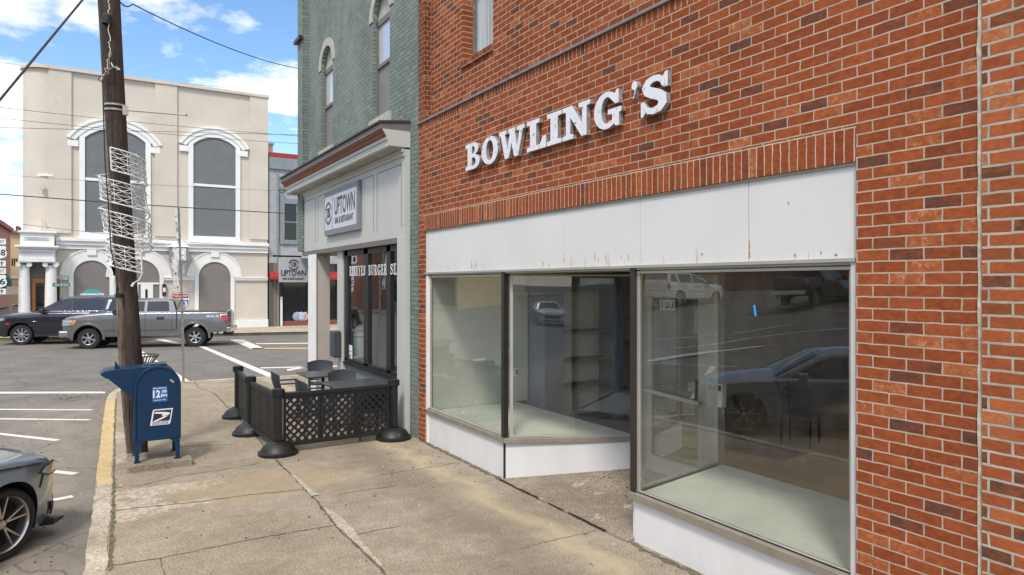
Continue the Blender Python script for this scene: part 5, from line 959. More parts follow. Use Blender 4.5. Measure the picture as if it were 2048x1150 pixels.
lo2 = [(.84 * S_, yl)] + [(-.84 * S_, yl)] + [(-.74 * S_, -.22 * Hh), (-.53 * S_, -.54 * Hh), (-.26 * S_, -.76 * Hh), (0, -.86 * Hh), (.26 * S_, -.76 * Hh), (.53 * S_, -.54 * Hh), (.74 * S_, -.22 * Hh)]
hi2 = [(-.85 * S_, yh), (.85 * S_, yh), (.83 * S_, .46 * Hh), (.74 * S_, .68 * Hh), (.62 * S_, .86 * Hh), (.45 * S_, .77 * Hh), (.22 * S_, .79 * Hh), (0, .86 * Hh), (-.22 * S_, .79 * Hh), (-.45 * S_, .77 * Hh), (-.62 * S_, .86 * Hh), (-.74 * S_, .68 * Hh), (-.83 * S_, .46 * Hh)]
b = MB(); b.prism(lo2, (c.x, YH - .008, c.z), (1, 0, 0), (0, 0, 1), (0, .003, 0)); b.build('blue_field', M('shield_blue', (.02, .12, .36), .4), t); b = MB(); b.prism(hi2, (c.x, YH - .008, c.z), (1, 0, 0), (0, 0, 1), (0, .003, 0)); b.build('red_field', M('shield_red', (.50, .04, .05), .4), t)
text('call_letters', 'WLUS FM', mWhiteInk, (c.x, YH - .010, c.z + .56 * Hh), *WY, height=.2 * Hh, width=1.3 * S_, parent=t, ext=.001, bold=.02); text('frequency', '98.3', mWhiteInk, (c.x, YH - .010, c.z - .22 * Hh), *WY, height=.55 * Hh, width=1.35 * S_, parent=t, ext=.001, bold=.03)
b = MB(); b.tube([(c.x, YH + .06, 0), (c.x, YH + .06, c.z)], .03); b.build('post', mGalv, t)

# ------------------------------------------------------------------ utility pole
def PZ(u, v, Z): r = (u - 1024) / FPX; return Vector((Z * (SI + CO * r), Z * (CO - SI * r), CAM_H + (HOR - v) * Z / FPX))
base = PZ(279, 908, 9.73); pole = thing('utility_pole', 'weathered dark wooden utility pole leaning over the kerb beside the blue mailbox', 'utility pole', (base.x, base.y, 0))
Zs = lambda v: 9.3 + .43 * v / 908
cl = [(279, 925), (272, 800), (264.5, 700), (253, 550), (244, 430), (235, 300), (226, 150), (218, 0), (210, -150), (200, -420)]; rr_ = [.118, .117, .119, .125, .128, .130, .132, .135, .137, .14]
b = MB(); b.tube([PZ(u, v, Zs(v)) for u, v in cl], rr_, 20); b.build('shaft', mPole, pole, smooth=40)
b = MB(); b.tube([PZ(u, v, Zs(v) - .1) for u, v in [(262, 912), (255, 840), (246, 720), (241, 600), (238.5, 520)]], [.048, .052, .056, .056, .055], 12); b.build('stub_pole', mPoleL, pole, smooth=40)
b = MB(); b.tube([PZ(u, v, Zs(v) - .07) for u, v in [(233, 515), (224, 400), (219, 300), (214, 215), (208, 120), (203, 0), (197, -160)]], [.03, .034, .036, .036, .036, .036, .036], 8); b.build('guard_strip', mPoleL, pole, smooth=40)
b = MB()
for v in (210, 220):
    c = PZ(230, v + 2, Zs(v)); b.lathe([(.136, -.012), (.141, -.012), (.141, .012), (.136, .012)], c, n=24)
b.build('strap', mAlu, pole)
b = MB(); c = PZ(250, 220, Zs(220) - .12); b.box((c.x - .03, c.y - .03, c.z - .07), (c.x + .04, c.y + .03, c.z + .06)); q = PZ(371, 230, Zs(220) - .25); b.tube([c, q], .012, 8); b.tube([q, q + (q - c).normalized() * .02], .017, 8); b.build('banner_arm', mAlu, pole)
b = MB(); b.lathe([(.062, -.03), (.068, -.03), (.068, .02), (.062, .02)], PZ(241, 590, Zs(590) - .1), n=16); b.tube([PZ(236, 575, 9.35), PZ(234, 582, 9.35), PZ(235, 590, 9.35)], .018, 6); b.build('clamp', mBlackPl, pole)
b = MB(); b.lathe([(.055, -.08), (.06, -.08), (.06, .03), (.045, .05), (.045, -.06)], PZ(214, 36, Zs(36) - .16), n=14); b.build('collar', mBlackPl, pole)
b = MB()
def squig(p0, p1, amp, n_=26, r=.006):
    pts = [p0.lerp(p1, k / n_) + Vector((rnd.uniform(-amp, amp), rnd.uniform(-amp, amp) * .3, rnd.uniform(-amp, amp))) for k in range(n_ + 1)]; b.tube(pts, r, 5)
squig(PZ(217, 0, 9.13), PZ(219, 110, 9.18), .014); squig(PZ(219, 110, 9.18), PZ(206, 158, 9.18), .02, 10); squig(PZ(226, 128, 9.16), PZ(240, 140, 9.16), .03, 8); b.mi = 1
squig(PZ(221, 105, 9.17), PZ(215, 150, 9.17), .01, 8, .008); squig(PZ(206, 156, 9.18), PZ(228, 130, 9.16), .02, 8, .009)
b.mi = 2; b.tube([PZ(206 + 9 * math.cos(a_), 158 + 6 * math.sin(a_), 9.1) for a_ in [2 * math.pi * k / 16 for k in range(17)]], .005, 5)
b.tube([PZ(u, v, 9.14) for u, v in [(205, 160), (207, 230), (210, 320), (213, 360), (218, 430), (222, 500), (232, 540), (236, 590)]], .009, 6)
b.build('pole_wiring', [mDecor, M('copper_wire', (.3, .2, .14), .6), mWire], pole)
# spiral rope light wrapped round the pole
dc = thing('spiral_light_decoration', 'white lattice ribbon of string lights spiralling round the utility pole', 'light decoration', PZ(246, 430, 9.5))
pc_ = PZ(246, 430, 9.5); cv_ = -Vector((pc_.x, pc_.y, 0)).normalized(); rv = Vector((-cv_.y, cv_.x, 0)); TURN = 3.147; NS = 170; RHT = .305
def hp(f, hgt):
    z = 4.27 - (4.27 - .305 - 2.57) * f - hgt * RHT; v = HOR - (z - CAM_H) * FPX / 9.5; uc = 279 + (218 - 279) * (908 - v) / 908 + 3 + (5 if v > 420 else 0); c = PZ(uc, v, 9.5); c.z = z
    a = R(-26) + f * TURN * 2 * math.pi; rad = .285 * (1 + .04 * math.sin(a * 1.3)); return c + (cv_ * math.cos(a) + rv * math.sin(a)) * rad
b = MB()
for hgt, r_ in ((0, .010), (.2, .0045), (.4, .0045), (.6, .0045), (.8, .0045), (1, .010)): b.tube([hp(k / NS, hgt) for k in range(NS + 1)], r_, 5)
NC = 56
for k in range(NC + 1):
    f = k / NC; g = min(1, (k + 1) / NC)
    if k % 2 == 0: b.tube([hp(f, 0), hp(f, 1)], .0048 if 0 < k < NC else .011, 4)
    if k < NC:
        for j in range(5):
            h0, h1 = j * .2, j * .2 + .2
            if (j + k) % 2: b.tube([hp(f, h0), hp(g, h1)], .0042, 4)
            else: b.tube([hp(g, h0), hp(f, h1)], .0042, 4)
b.build('lattice', mDecor, dc)
for k in range(90):
    b = MB(); f = rnd.random(); h_ = rnd.choice([0, 0, 0, .4, .8, 1, 1]); p = hp(f, h_); c0 = PZ(246, 430, 9.5); d_ = Vector((p.x - c0.x, p.y - c0.y, 0)).normalized() + Vector((rnd.uniform(-.6, .6), rnd.uniform(-.6, .6), rnd.uniform(-.6, .6))); b.tube([p, p + d_ * .035], .006, 5); b.build('bulb', mDecor, dc)
b = MB()
e0 = hp(1, 1); b.tube([e0, e0 + Vector((-.04, -.02, -.09)), e0 + Vector((-.10, -.02, -.13))], .007, 6); b.tube([e0 + Vector((-.10, -.02, -.13)), e0 + Vector((-.13, -.02, -.18))], .018, 6)
b.build('plug_lead', mDecor, dc)

# ------------------------------------------------------------------ overhead wires
def wire(label, pts, r, sag=0, name='overhead_wire', grp='overhead wires'):
    P = [PZ(u, v, Z) for u, v, Z in pts]; n_ = 30; out_ = []
    for a, c in zip(P, P[1:]):
        for k in range(n_): f = k / n_; q = a.lerp(c, f); q.z -= sag * 4 * f * (1 - f); out_.append(q)
    out_.append(P[-1]); t = thing(name, label, 'wire', P[0], group=grp); b_ = MB(); b_.tube(out_, r, 5); b_.build('cable', mWire, t)
wire('twisted black cable crossing the upper left corner steeply', [(-30, 236, 6.8), (165, 0, 8.8), (260, -115, 10)], .014)
wire('cable sagging from the pole top to the green building', [(225, -25, 9.2), (265, 8, 9.6), (596, 137, 16.2)], .009, .12)
wire('thick dark wire crossing in front of both tall grey windows', [(-40, 385, 22), (640, 430, 26)], .017, .05)
wire('faint wire just above the cream parapet', [(-40, 120, 34), (640, 192, 40)], .010, .1)
wire('thin wire above the arched hood moulds', [(-40, 210, 28), (640, 275, 36)], .010, .1)
wire('upper of two thin wires crossing the hood moulds', [(-40, 232, 28), (640, 290, 36)], .010, .1)
wire('lower of two thin wires crossing the hood moulds', [(-40, 254, 28), (640, 271, 36)], .011, .0)
wire('thin pale wire crossing the middle of the tall grey windows', [(-40, 346, 28), (640, 384, 36)], .007, .1)
wire('thin wire running down across the white cornice', [(-40, 438, 28), (540, 497, 36)], .009, .1)
# ------------------------------------------------------------------ blue mailbox
mb = thing('mailbox', 'blue steel collection mailbox with a drive up chute toward the kerb', 'mailbox', (.69, 10.4, .09)); y0, y1 = 10.13, 10.66; xL, xR_ = .425, .955; xc = (xL + xR_) / 2; rw = (xR_ - xL) / 2; zs = 1.33 - rw; zb = .36
prof = [(xL, zs)] + [(xc - rw * math.cos(math.pi * k / 24), zs + rw * math.sin(math.pi * k / 24)) for k in range(1, 24)] + [(xR_, zs), (xR_, zb)] + [(xR_ - .055, zb - .05), (xR_ - .085, zb - .01), (xR_ - .13, zb)] + [(xL + .13, zb), (xL + .085, zb - .01), (xL + .055, zb - .05), (xL, zb)]
prof = [(xL, zs)] + [(xc - rw * math.cos(math.pi * k / 24), zs + rw * math.sin(math.pi * k / 24)) for k in range(1, 24)] + [(xR_, zs), (xR_, zb), (xL, zb)]
b = MB(); b.prism(prof, (0, y0, 0), (1, 0, 0), (0, 0, 1), (0, y1 - y0, 0)); b.build('body', mMail, mb, smooth=30, bevel=.006)
# raised rim round the face
def rimline(d): return [(xL + d, .36)] + [(xc - (rw - d) * math.cos(math.pi * k / 24), zs + (rw - d) * math.sin(math.pi * k / 24)) for k in range(0, 25)] + [(xR_ - d, .36)]
b = MB(); b.strip(rimline(-.012), rimline(.018), (0, y0 - .014, 0), (1, 0, 0), (0, 0, 1), (0, .04, 0)); b.strip(rimline(-.012), rimline(.018), (0, y1 - .03, 0), (1, 0, 0), (0, 0, 1), (0, .04, 0)); b.build('rim', mMail, mb, smooth=40, bevel=.003)
for x in (xL, xR_ - .055):
    for y in (y0 - .005, y1 - .05):
        b = MB(); s_ = 1 if x == xL else -1; xo = xL if s_ == 1 else xR_
        b.prism([(xo, .36), (xo, .10), (xo + s_ * .05, .10), (xo + s_ * .05, .27), (xo + s_ * .075, .325), (xo + s_ * .12, .359)], (0, y, 0), (1, 0, 0), (0, 0, 1), (0, .05, 0)); b.build('leg', mMail, mb)
        b = MB(); b.box((x - .01, y - .02, .091), (x + .065, y + .06, .103)); b.build('foot_plate', mBronze, mb)
b = MB()
for k in range(13):
    for x in (xL + .03, xR_ - .03): b.lathe([(0, -.006), (.005, -.005), (.006, 0)], (x, y0 - .001, .42 + k * .05), axis='y', n=6)
b.build('rivet', mMail, mb)
b = MB(); b.prism([(.40, .93), (.12, 1.21), (.105, 1.205), (.07, 1.235), (.035, 1.265), (.09, 1.305), (.16, 1.315), (.62, 1.335), (.62, 1.0)], (0, y0 + .06, 0), (1, 0, 0), (0, 0, 1), (0, .40, 0)); b.build('chute', mMail, mb, bevel=.006)
b = MB(); b.prism([(.20, 1.318), (.205, 1.43), (.27, 1.322)], (0, y0 + .12, 0), (1, 0, 0), (0, 0, 1), (0, .012, 0)); b.build('chute_fin', mMail, mb)
b = MB(); b.box((xL + .12, y0 + .2, 1.325), (xR_ - .14, y1 - .02, 1.345)); b.build('top_hatch', mMail, mb, bevel=.005)
# collection time label
lx, lz = .715, .965; b = MB(); b.box((lx - .09, y0 - .004, lz - .10), (lx + .09, y0 - .001, lz + .10)); lb = b.build('time_label', mLabelB, mb)
fy = y0 - .006
text('label_text', 'last collection', mWhiteInk, (lx, fy, lz + .085), *WY, height=.018, width=.15, parent=lb, ext=.0008, bold=.03); text('label_text', '12', mWhiteInk, (lx - .038, fy, lz + .008), *WY, height=.10, width=.085, parent=lb, ext=.0008, bold=.04)
text('label_text', ':00', mWhiteInk, (lx + .05, fy, lz + .038), *WY, height=.04, width=.062, parent=lb, ext=.0008, bold=.03); text('label_text', 'PM', mWhiteInk, (lx + .05, fy, lz - .02), *WY, height=.042, width=.07, parent=lb, ext=.0008, bold=.03); text('label_text', 'Monday thru Friday', mWhiteInk, (lx, fy, lz - .075), *WY, height=.016, width=.14, parent=lb, ext=.0008, bold=.03)
# eagle emblem plate
ex, ez = .735, .665
def sk(pl, k=.16): return [(x + y * k, y) for x, y in pl]
b = MB(); b.prism(sk([(-.118, -.105), (.105, -.105), (.118, -.09), (.118, .105), (-.105, .105), (-.118, .09)]), (ex, y0 - .004, ez), (1, 0, 0), (0, 0, 1), (0, .003, 0)); em = b.build('emblem', mWhiteInk, mb)
b = MB(); b.prism(sk([(-.100, -.052), (.104, -.052), (.104, .09), (-.10, .09)]), (ex, y0 - .006, ez), (1, 0, 0), (0, 0, 1), (0, .0018, 0)); b.build('emblem_field', mNavy, em)
b = MB(); b.prism([(-.07, .062), (.04, .052), (.086, .044), (.10, .03), (.098, .018), (.085, .016), (.07, .012), (.012, -.005), (.004, .018), (.03, .026), (-.03, .034), (-.09, .042)], (ex, y0 - .008, ez + .01), (1, 0, 0), (0, 0, 1), (0, .0015, 0))
b.prism([(-.11, -.06), (.03, .0), (.088, .012), (.03, -.022), (-.06, -.06)], (ex, y0 - .008, ez + .006), (1, 0, 0), (0, 0, 1), (0, .0015, 0)); b.build('eagle', mWhiteInk, em)
text('emblem_text', 'UNITED STATES', mNavy, (ex - .012, y0 - .006, ez - .066), *WY, height=.018, width=.19, parent=em, ext=.0008); text('emblem_text', 'POSTAL SERVICE', mNavy, (ex - .016, y0 - .006, ez - .088), *WY, height=.018, width=.19, parent=em, ext=.0008)
b = MB(); b.T = Matrix.Translation((.86, y0 - .003, 1.13)) @ Matrix.Rotation(R(45), 4, 'Y'); b.box((-.03, -.001, -.012), (.03, .001, .012)); b.build('sticker', mAlu, mb)
pd = thing('mailbox_pad', 'rough concrete slab under the blue mailbox', 'concrete pad', (.7, 10.4, 0)); b = MB(); pts = [onZ(255, 943, 0), onZ(375, 926, 0)]; xx0, xx1 = .335, 1.10
pl = []; 
for (a, c) in (((xx0, 9.99), (xx1, 10.02)), ((xx1, 10.02), (xx1, 10.75)), ((xx1, 10.75), (xx0 + .02, 10.76)), ((xx0 + .02, 10.76), (xx0, 9.99))):
    for k in range(9): f = k / 9; pl.append((a[0] + (c[0] - a[0]) * f + rnd.uniform(-.006, .006), a[1] + (c[1] - a[1]) * f + rnd.uniform(-.006, .006)))
b.prism(pl, (0, 0, -.02), (1, 0, 0), (0, 1, 0), (0, 0, .11)); b.build('slab', mPad, pd, bevel=.012)

# ------------------------------------------------------------------ slatted litter bin behind the pole
lb_ = thing('litter_bin', 'brown slatted litter bin with a flared rim behind the utility pole', 'litter bin', (.80, 16.7, 0)); mBin = M('brown_bin_metal', (.12, .095, .075), .6, .3, var=.2)
for k in range(30):
    a = 2 * math.pi * k / 30; c, s_ = math.cos(a), math.sin(a); b = MB(); b.tube([(.80 + .25 * c, 16.7 + .25 * s_, .05), (.80 + .25 * c, 16.7 + .25 * s_, .72), (.80 + .36 * c, 16.7 + .36 * s_, .88)], .012, 5); b.build('slat', mBin, lb_)
b = MB()
for z, r in ((.08, .25), (.68, .25), (.88, .36)): b = MB(); b.lathe([(r - .012, z - .015), (r + .012, z - .015), (r + .012, z + .015), (r - .012, z + .015), (r - .012, z - .015)], (.80, 16.7, 0), n=30); b.build('hoop', mBin, lb_); b = MB(); b.lathe([(0, .06), (.21, .06), (.22, .7)], (.80, 16.7, 0), n=24); b.build('liner', mDark, lb_)

# ------------------------------------------------------------------ lattice patio fence
P1, P2, P3, P4 = Vector((2.21, 10.04, 0)), Vector((3.97, 10.09, 0)), Vector((2.12, 11.62, 0)), Vector((2.20, 13.2, 0))
def post(P, label, h=.93):
    t = thing('fence_post', label, 'fence post', P, group='posts of the black patio fence')
    b = MB(); b.lathe([(.27, 0), (.275, .015), (.275, .045), (.245, .055), (.235, .075), (.20, .13), (.13, .17), (.075, .19)], P, n=20); b.build('base', mBlackPl, t, smooth=35)
    b = MB(); b.lathe([(.062, .18), (.062, h - .1)], P, n=14); b.box((P.x - .045, P.y - .075, .2), (P.x + .045, P.y + .075, h - .101)); b.build('shaft', mBlackPl, t, smooth=30, bevel=.006)
    b = MB(); b.prism(circ(0, 0, .095, 8, R(22.5), R(382.5))[:-1], P + Vector((0, 0, h - .10)), (1, 0, 0), (0, 1, 0), (0, 0, .09)); b.box((P.x - .07, P.y - .07, h - .009), (P.x + .07, P.y + .07, h)); b.build('cap', mBlackPl, t, bevel=.012)
post(P1, 'black fence post at the near corner of the patio'); post(P2, 'black fence post next to the green brick wall'); post(P3, 'middle black post of the patio side nearest the mailbox'); post(P4, 'black fence post farthest down the sidewalk')
def lattice(P, Q, nmod, label):
    d = (Q - P).normalized(); P = P + d * .07; Q = Q - d * .07; L_ = (Q - P).length; n = Vector((d.y, -d.x, 0)); t = thing('lattice_panel', label, 'fence panel', (P + Q) / 2, group='lattice panels of the patio fence'); zb_, zt_ = .125, .835
    at = lambda s_, z, o=0: P + d * s_ + n * o + Vector((0, 0, z))
    b = MB(); b.bar(at(0, zt_), at(L_, zt_), .055, .055); b.bar(at(0, zt_ - .045), at(L_, zt_ - .045), .035, .03); b.build('top_rail', mBlackPl, t, bevel=.006); b = MB(); b.bar(at(0, zb_), at(L_, zb_), .05, .06); b.build('bottom_rail', mBlackPl, t, bevel=.006)
    mod = L_ / nmod
    for k in range(nmod):
        a0, a1 = k * mod + .004, (k + 1) * mod - .004
        for s_ in (a0 + .018, a1 - .018): b = MB(); b.bar(at(s_, zb_ + .031), at(s_, zt_ - .062), .036, .034, up=n); b.build('stile', mBlackPl, t, bevel=.003)
    b = MB(); sp = .112
    for k in range(nmod):
        x0, x1, z0, z1 = k * mod + .03, (k + 1) * mod - .03, zb_ + .03, zt_ - .05; W_, H_ = x1 - x0, z1 - z0
        for sgn, off_ in ((1, -.008), (-1, .008)):
            c = -H_
            while c < W_:
                # line x = x0 + c + (z - z0) (sgn +) or mirrored
                s0 = max(0, -c); s1 = min(H_, W_ - c)
                if s1 > s0 + .01:
                    xa_, xb_ = x0 + c + s0, x0 + c + s1; za_, zb2 = z0 + s0, z0 + s1
                    if sgn < 0: xa_, xb_ = x0 + x1 - xa_, x0 + x1 - xb_
                    b.bar(at(xa_, za_, off_), at(xb_, zb2, off_), .013, .033, up=(d * (-sgn) + Vector((0, 0, 1))))
                c += sp
    b.build('lattice', mBlackPl, t)
lattice(P1, P2, 3, 'three module black lattice panel across the near end of the patio'); lattice(P3, P1, 3, 'black lattice panel between the near corner post and the middle post'); lattice(P4, P3, 3, 'black lattice panel farther down the sidewalk side')
t = thing('cable_tie_wire', 'thin loose grey wire looped along the foot of the patio fence', 'wire', P3); b = MB(); b.tube([P3 + Vector((.05, .3, .25)), P3 + Vector((0, .1, .16)), P3 + Vector((-.06, 0, .2)), P3 + Vector((-.02, -.2, .12)), P3 + Vector((.02, -.4, .1))], .005, 5); b.build('wire', mAlu, t)

# ------------------------------------------------------------------ tables and chairs
def table(c, s, rot, label):
    t = thing('patio_table', label, 'table', c, rot, 'dark patio tables'); b = MB(); b.box((-s / 2, -s / 2, .725), (s / 2, s / 2, .75)); b.build('tabletop', mTable, t, local=True, bevel=.006); b = MB(); b.tube([(0, 0, .04), (0, 0, .72)], .03, 10)
    b.build('pedestal', mBlackPl, t, local=True)
    for k in range(4):
        a = R(45 + 90 * k); b = MB(); b.bar((0, 0, .08), (.30 * math.cos(a), .30 * math.sin(a), .02), .05, .03); b.build('leg', mBlackPl, t, local=True); b = MB(); b.bar((0, 0, .70), (.25 * math.cos(a), .25 * math.sin(a), .715), .03, .02); b.build('top_brace', mBlackPl, t, local=True)
    return t
table((3.62, 12.75, 0), .80, 0, 'dark square patio table farther from the fence front'); table((3.72, 11.2, 0), .92, R(2), 'dark patio table nearest the lattice front, with a rusty spot')
def chair(c, rot, label):
    t = thing('patio_chair', label, 'chair', c, rot, 'charcoal patio armchairs')    # faces local +y
    b = MB(); n_ = 8; vs_ = []
    for i in range(n_ + 1):
        f = i / n_; x = -.23 + .46 * f
        for (y, z) in ((-.21, .43 + .02 * (2 * f - 1) ** 2), (.22, .44)): vs_.append((x, y, z)); vs_.append((x, y, z - .025))
    fs = []
    for i in range(n_): a = 4 * i; c2 = a + 4; fs += [(a, a + 2, c2 + 2, c2), (a + 1, c2 + 1, c2 + 3, a + 3), (a, c2, c2 + 1, a + 1), (a + 2, a + 3, c2 + 3, c2 + 2)]
    fs += [(0, 1, 3, 2), (4 * n_, 4 * n_ + 2, 4 * n_ + 3, 4 * n_ + 1)]; b.add(vs_, fs); b.build('seat', mChair, t, local=True, smooth=40)
    b = MB(); nx_, nz_ = 14, 10; F = []; Bk = []
    for j in range(nz_ + 1):
        g = j / nz_
        for i in range(nx_ + 1):
            f = 2 * i / nx_ - 1; w_ = .225 + .035 * g - .03 * max(0, g - .7) ** 2 * 10 * 0; z = .46 + g * (.40 - .045 * f * f); y = -.20 - .10 * g + .07 * f * f - .03 * math.sin(g * 3); F.append((f * w_, y, z)); Bk.append((f * w_, y - .018, z))
    m = nx_ + 1; T = len(F); fs = []
    for j in range(nz_):
        for i in range(nx_): a = j * m + i; fs += [(a, a + 1, a + m + 1, a + m), (T + a, T + a + m, T + a + m + 1, T + a + 1)]
    for i in range(nx_): fs += [(i, T + i, T + i + 1, i + 1), (nz_ * m + i, nz_ * m + i + 1, T + nz_ * m + i + 1, T + nz_ * m + i)]
    for j in range(nz_): fs += [(j * m, (j + 1) * m, T + (j + 1) * m, T + j * m), (j * m + nx_, T + j * m + nx_, T + (j + 1) * m + nx_, (j + 1) * m + nx_)]
    b.add(F + Bk, fs); b.build('backrest', mChair, t, local=True, smooth=50)
    for s_ in (-1, 1):
        b = MB(); b.bar((s_ * .25, -.24, .66), (s_ * .27, .20, .655), .045, .025); b.build('armrest', mChair, t, local=True, bevel=.005)
        b = MB(); b.bar((s_ * .27, .18, .64), (s_ * .25, .22, 0), .035, .035); b.build('leg', mChair, t, local=True); b = MB(); b.bar((s_ * .22, -.19, .43), (s_ * .25, -.28, 0), .035, .035); b.build('leg', mChair, t, local=True)
    return t
proto = chair((2.98, 12.62, 0), R(-90), 'charcoal armchair turned sideways at the left of the farther table')
for c, r_, lab in (((3.12, 11.35, 0), -88, 'charcoal armchair pushed in at the left of the nearer table'), ((3.88, 13.75, 0), 172, 'charcoal armchair farthest away, at the foot of the corner column'), ((3.80, 11.98, 0), 176, 'charcoal armchair between the two tables with its broad back showing'), ((3.70, 10.50, 0), 4, 'charcoal armchair closest to the lattice, back against it')):
    c2 = copy_tree(proto); c2.location = c; c2.rotation_euler = (0, 0, R(r_)); c2['label'] = lab

# ------------------------------------------------------------------ vehicles
def tab(T, x):
    if x <= T[0][0]: return T[0][1]
    for (a, p), (c, q) in zip(T, T[1:]):
        if x <= c: return p + (q - p) * (x - a) / (c - a)
    return T[-1][1]
mTyre = M('tyre_rubber', (.018, .018, .018), .75, var=.2, bs=.3, bscale=90); mArch = M('black_wheel_well', (.008, .008, .008), .9); mChrome = M('chrome', (.62, .62, .63), .12, 1, var=.02); mSeam = M('panel_gap', (.012, .012, .013), .7)
mAlloy = M('bright_alloy', (.55, .55, .57), .25, .9, var=.04); mTint = M('tinted_car_glass', (.02, .023, .028), .05, var=.1, coat=.5); mHead = M('headlamp_lens', (.42, .43, .43), .12, .3, var=.3, vs=20, coat=.6); mAmber = M('amber_lens', (.75, .22, .04), .2, coat=.6); mTail = M('red_lens', (.45, .01, .015), .15, coat=.6)
mBlackTrim = M('black_trim', (.02, .02, .022), .5)
def paint(name, c, metal=.4): return M(name, c, .3, metal, var=.03, coat=1)
def tess(pl):
    bm = bmesh.new(); vs_ = [bm.verts.new((x, 0, z)) for x, z in pl]; bm.faces.new(vs_); bmesh.ops.triangulate(bm, faces=bm.faces[:])
    bmesh.ops.subdivide_edges(bm, edges=bm.edges[:], cuts=5, use_grid_fill=True); bm.verts.index_update(); V = [(v.co.x, v.co.z) for v in bm.verts]; F = [tuple(v.index for v in f.verts) for f in bm.faces]; bm.free(); return V, F
def car(name, label, group, S, paint_, loc, heading):
    tb = thing(name, label, S['cat'], loc, heading, group); xf, xr = S['top'][-1][0], S['top'][0][0]; hw = S['hw']; Ra = S['Ra']; wz = S['wr'] + .02; wheels = S['wx']
    def plan(x):
        e = min(1, (xf - x) / S['nf']) if x > 0 else min(1, (x - xr) / S['nr']); e = max(0, e); return (S['pf'] if x > 0 else S['pr']) + (1 - (S['pf'] if x > 0 else S['pr'])) * (1 - (1 - e) ** 2.2)
    def pz(z): return tab(S['side'], z)
    def sy(x, z): return hw * plan(x) * pz(z)
    def bot(x):
        z = tab(S['bot'], x)
        for w_ in wheels:
            d = abs(x - w_)
            if d < Ra: z = max(z, wz + math.sqrt(Ra * Ra - d * d))
        return z
    xs = [xr + (xf - xr) * k / 90 for k in range(91)]
    for w_ in wheels:
        xs += [w_ + Ra * math.sin(math.pi / 2 * k / 12) for k in range(-12, 13)] + [w_ - Ra - .002, w_ + Ra + .002]
    xs = sorted(set(round(x, 4) for x in xs if xr <= x <= xf)); NSd, NA, NT = 9, 4, 5; rings = []
    for x in xs:
        bz = bot(x); tz = max(tab(S['top'], x), bz + .03); rs_ = min(S['sr'], (tz - bz) * .5); row = [(x, 0, bz), (x, sy(x, bz) * .8, bz)]
        for k in range(NSd): z = bz + (tz - rs_ - bz) * k / (NSd - 1); row.append((x, sy(x, z), z))
        yE = row[-1][1]
        for k in range(1, NA + 1): a = math.pi / 2 * k / NA; row.append((x, yE - rs_ * (1 - math.cos(a)), tz - rs_ + rs_ * math.sin(a)))
        yT = row[-1][1]; cr_ = S['crown'] * (1 if x > S['cowl'] or x < S['rcowl'] else .3)
        for k in range(1, NT + 1): f = 1 - k / NT; row.append((x, yT * f, tz + cr_ * (1 - f * f)))
        rings.append(row)
    m = len(rings[0]); full = [r + [(x, -y, z) for (x, y, z) in r[-2:0:-1]] for r in rings]; M2 = len(full[0]); b = MB(); vs_ = [p for r in full for p in r]; b.add(vs_, [])
    for i in range(len(full) - 1):
        for k in range(M2):
            k2 = (k + 1) % M2; b.f.append([i * M2 + k, i * M2 + k2, (i + 1) * M2 + k2, (i + 1) * M2 + k]); b.m.append(1 if (k in (0, 1) or k in (M2 - 1, M2 - 2)) else 0)
    b.f.append(list(range(M2))); b.m.append(0); b.f.append(list(range((len(full) - 1) * M2, len(full) * M2))[::-1]); b.m.append(0)
    b.build('body', [paint_, mArch], tb, local=True, smooth=32)
    # greenhouse
    G = S['roof']; g0, g1 = G[0][0], G[-1][0]; Hr = max(z for _, z in G); gb, gt = S['gb'], S['gt']
    def belt(x): return tab(S['top'], x) - .03
    def gy(x, z): f = (z - S['belt']) / (Hr - S['belt']); return (gb + (gt - gb) * f) * (1 - S.get('gtaper', .04) * ((x - (g0 + g1) / 2) / ((g1 - g0) / 2)) ** 2)
    def gtop(x, f): rz = tab(G, x); return rz + S.get('rc', .035) * (1 - f ** 2) * min(1, max(0, (rz - S['belt']) / .2)) - .03 * max(0, abs(f) - .85) / .15
    gxs = sorted(set([g0 + (g1 - g0) * k / 50 for k in range(51)] + [x for x, _ in G])); rings = []
    for x in gxs:
        rz = tab(G, x); bz = min(belt(x), rz - .001); row = []
        for k in range(6): z = bz + (rz - .04 - bz) * k / 5 if rz - .04 > bz else bz; row.append((x, gy(x, z), z))
        yT = gy(x, rz) - .015
        for k in range(0, 9): f = 1 - k / 8; row.append((x, yT * f * (.985 if k == 0 else 1), max(bz, gtop(x, f))))
        rings.append(row + [(q[0], -q[1], q[2]) for q in row[-2::-1]])
    M3 = len(rings[0]); b = MB(); b.add([p for r in rings for p in r], [(i * M3 + k, i * M3 + k + 1, (i + 1) * M3 + k + 1, (i + 1) * M3 + k) for i in range(len(rings) - 1) for k in range(M3 - 1)]); b.build('cabin', paint_, tb, local=True, smooth=32)
    for s_ in (-1, 1):
        for pl in S['win']:
            b = MB(); b.add([(x, s_ * (gy(x, z) + .006), z) for x, z in pl] + [(x, s_ * (gy(x, z) - .01), z) for x, z in pl], [tuple(range(len(pl))), tuple(range(2 * len(pl) - 1, len(pl) - 1, -1))] + [(k, (k + 1) % len(pl), len(pl) + (k + 1) % len(pl), len(pl) + k) for k in range(len(pl))]); b.build('side_window', mTint, tb, local=True)
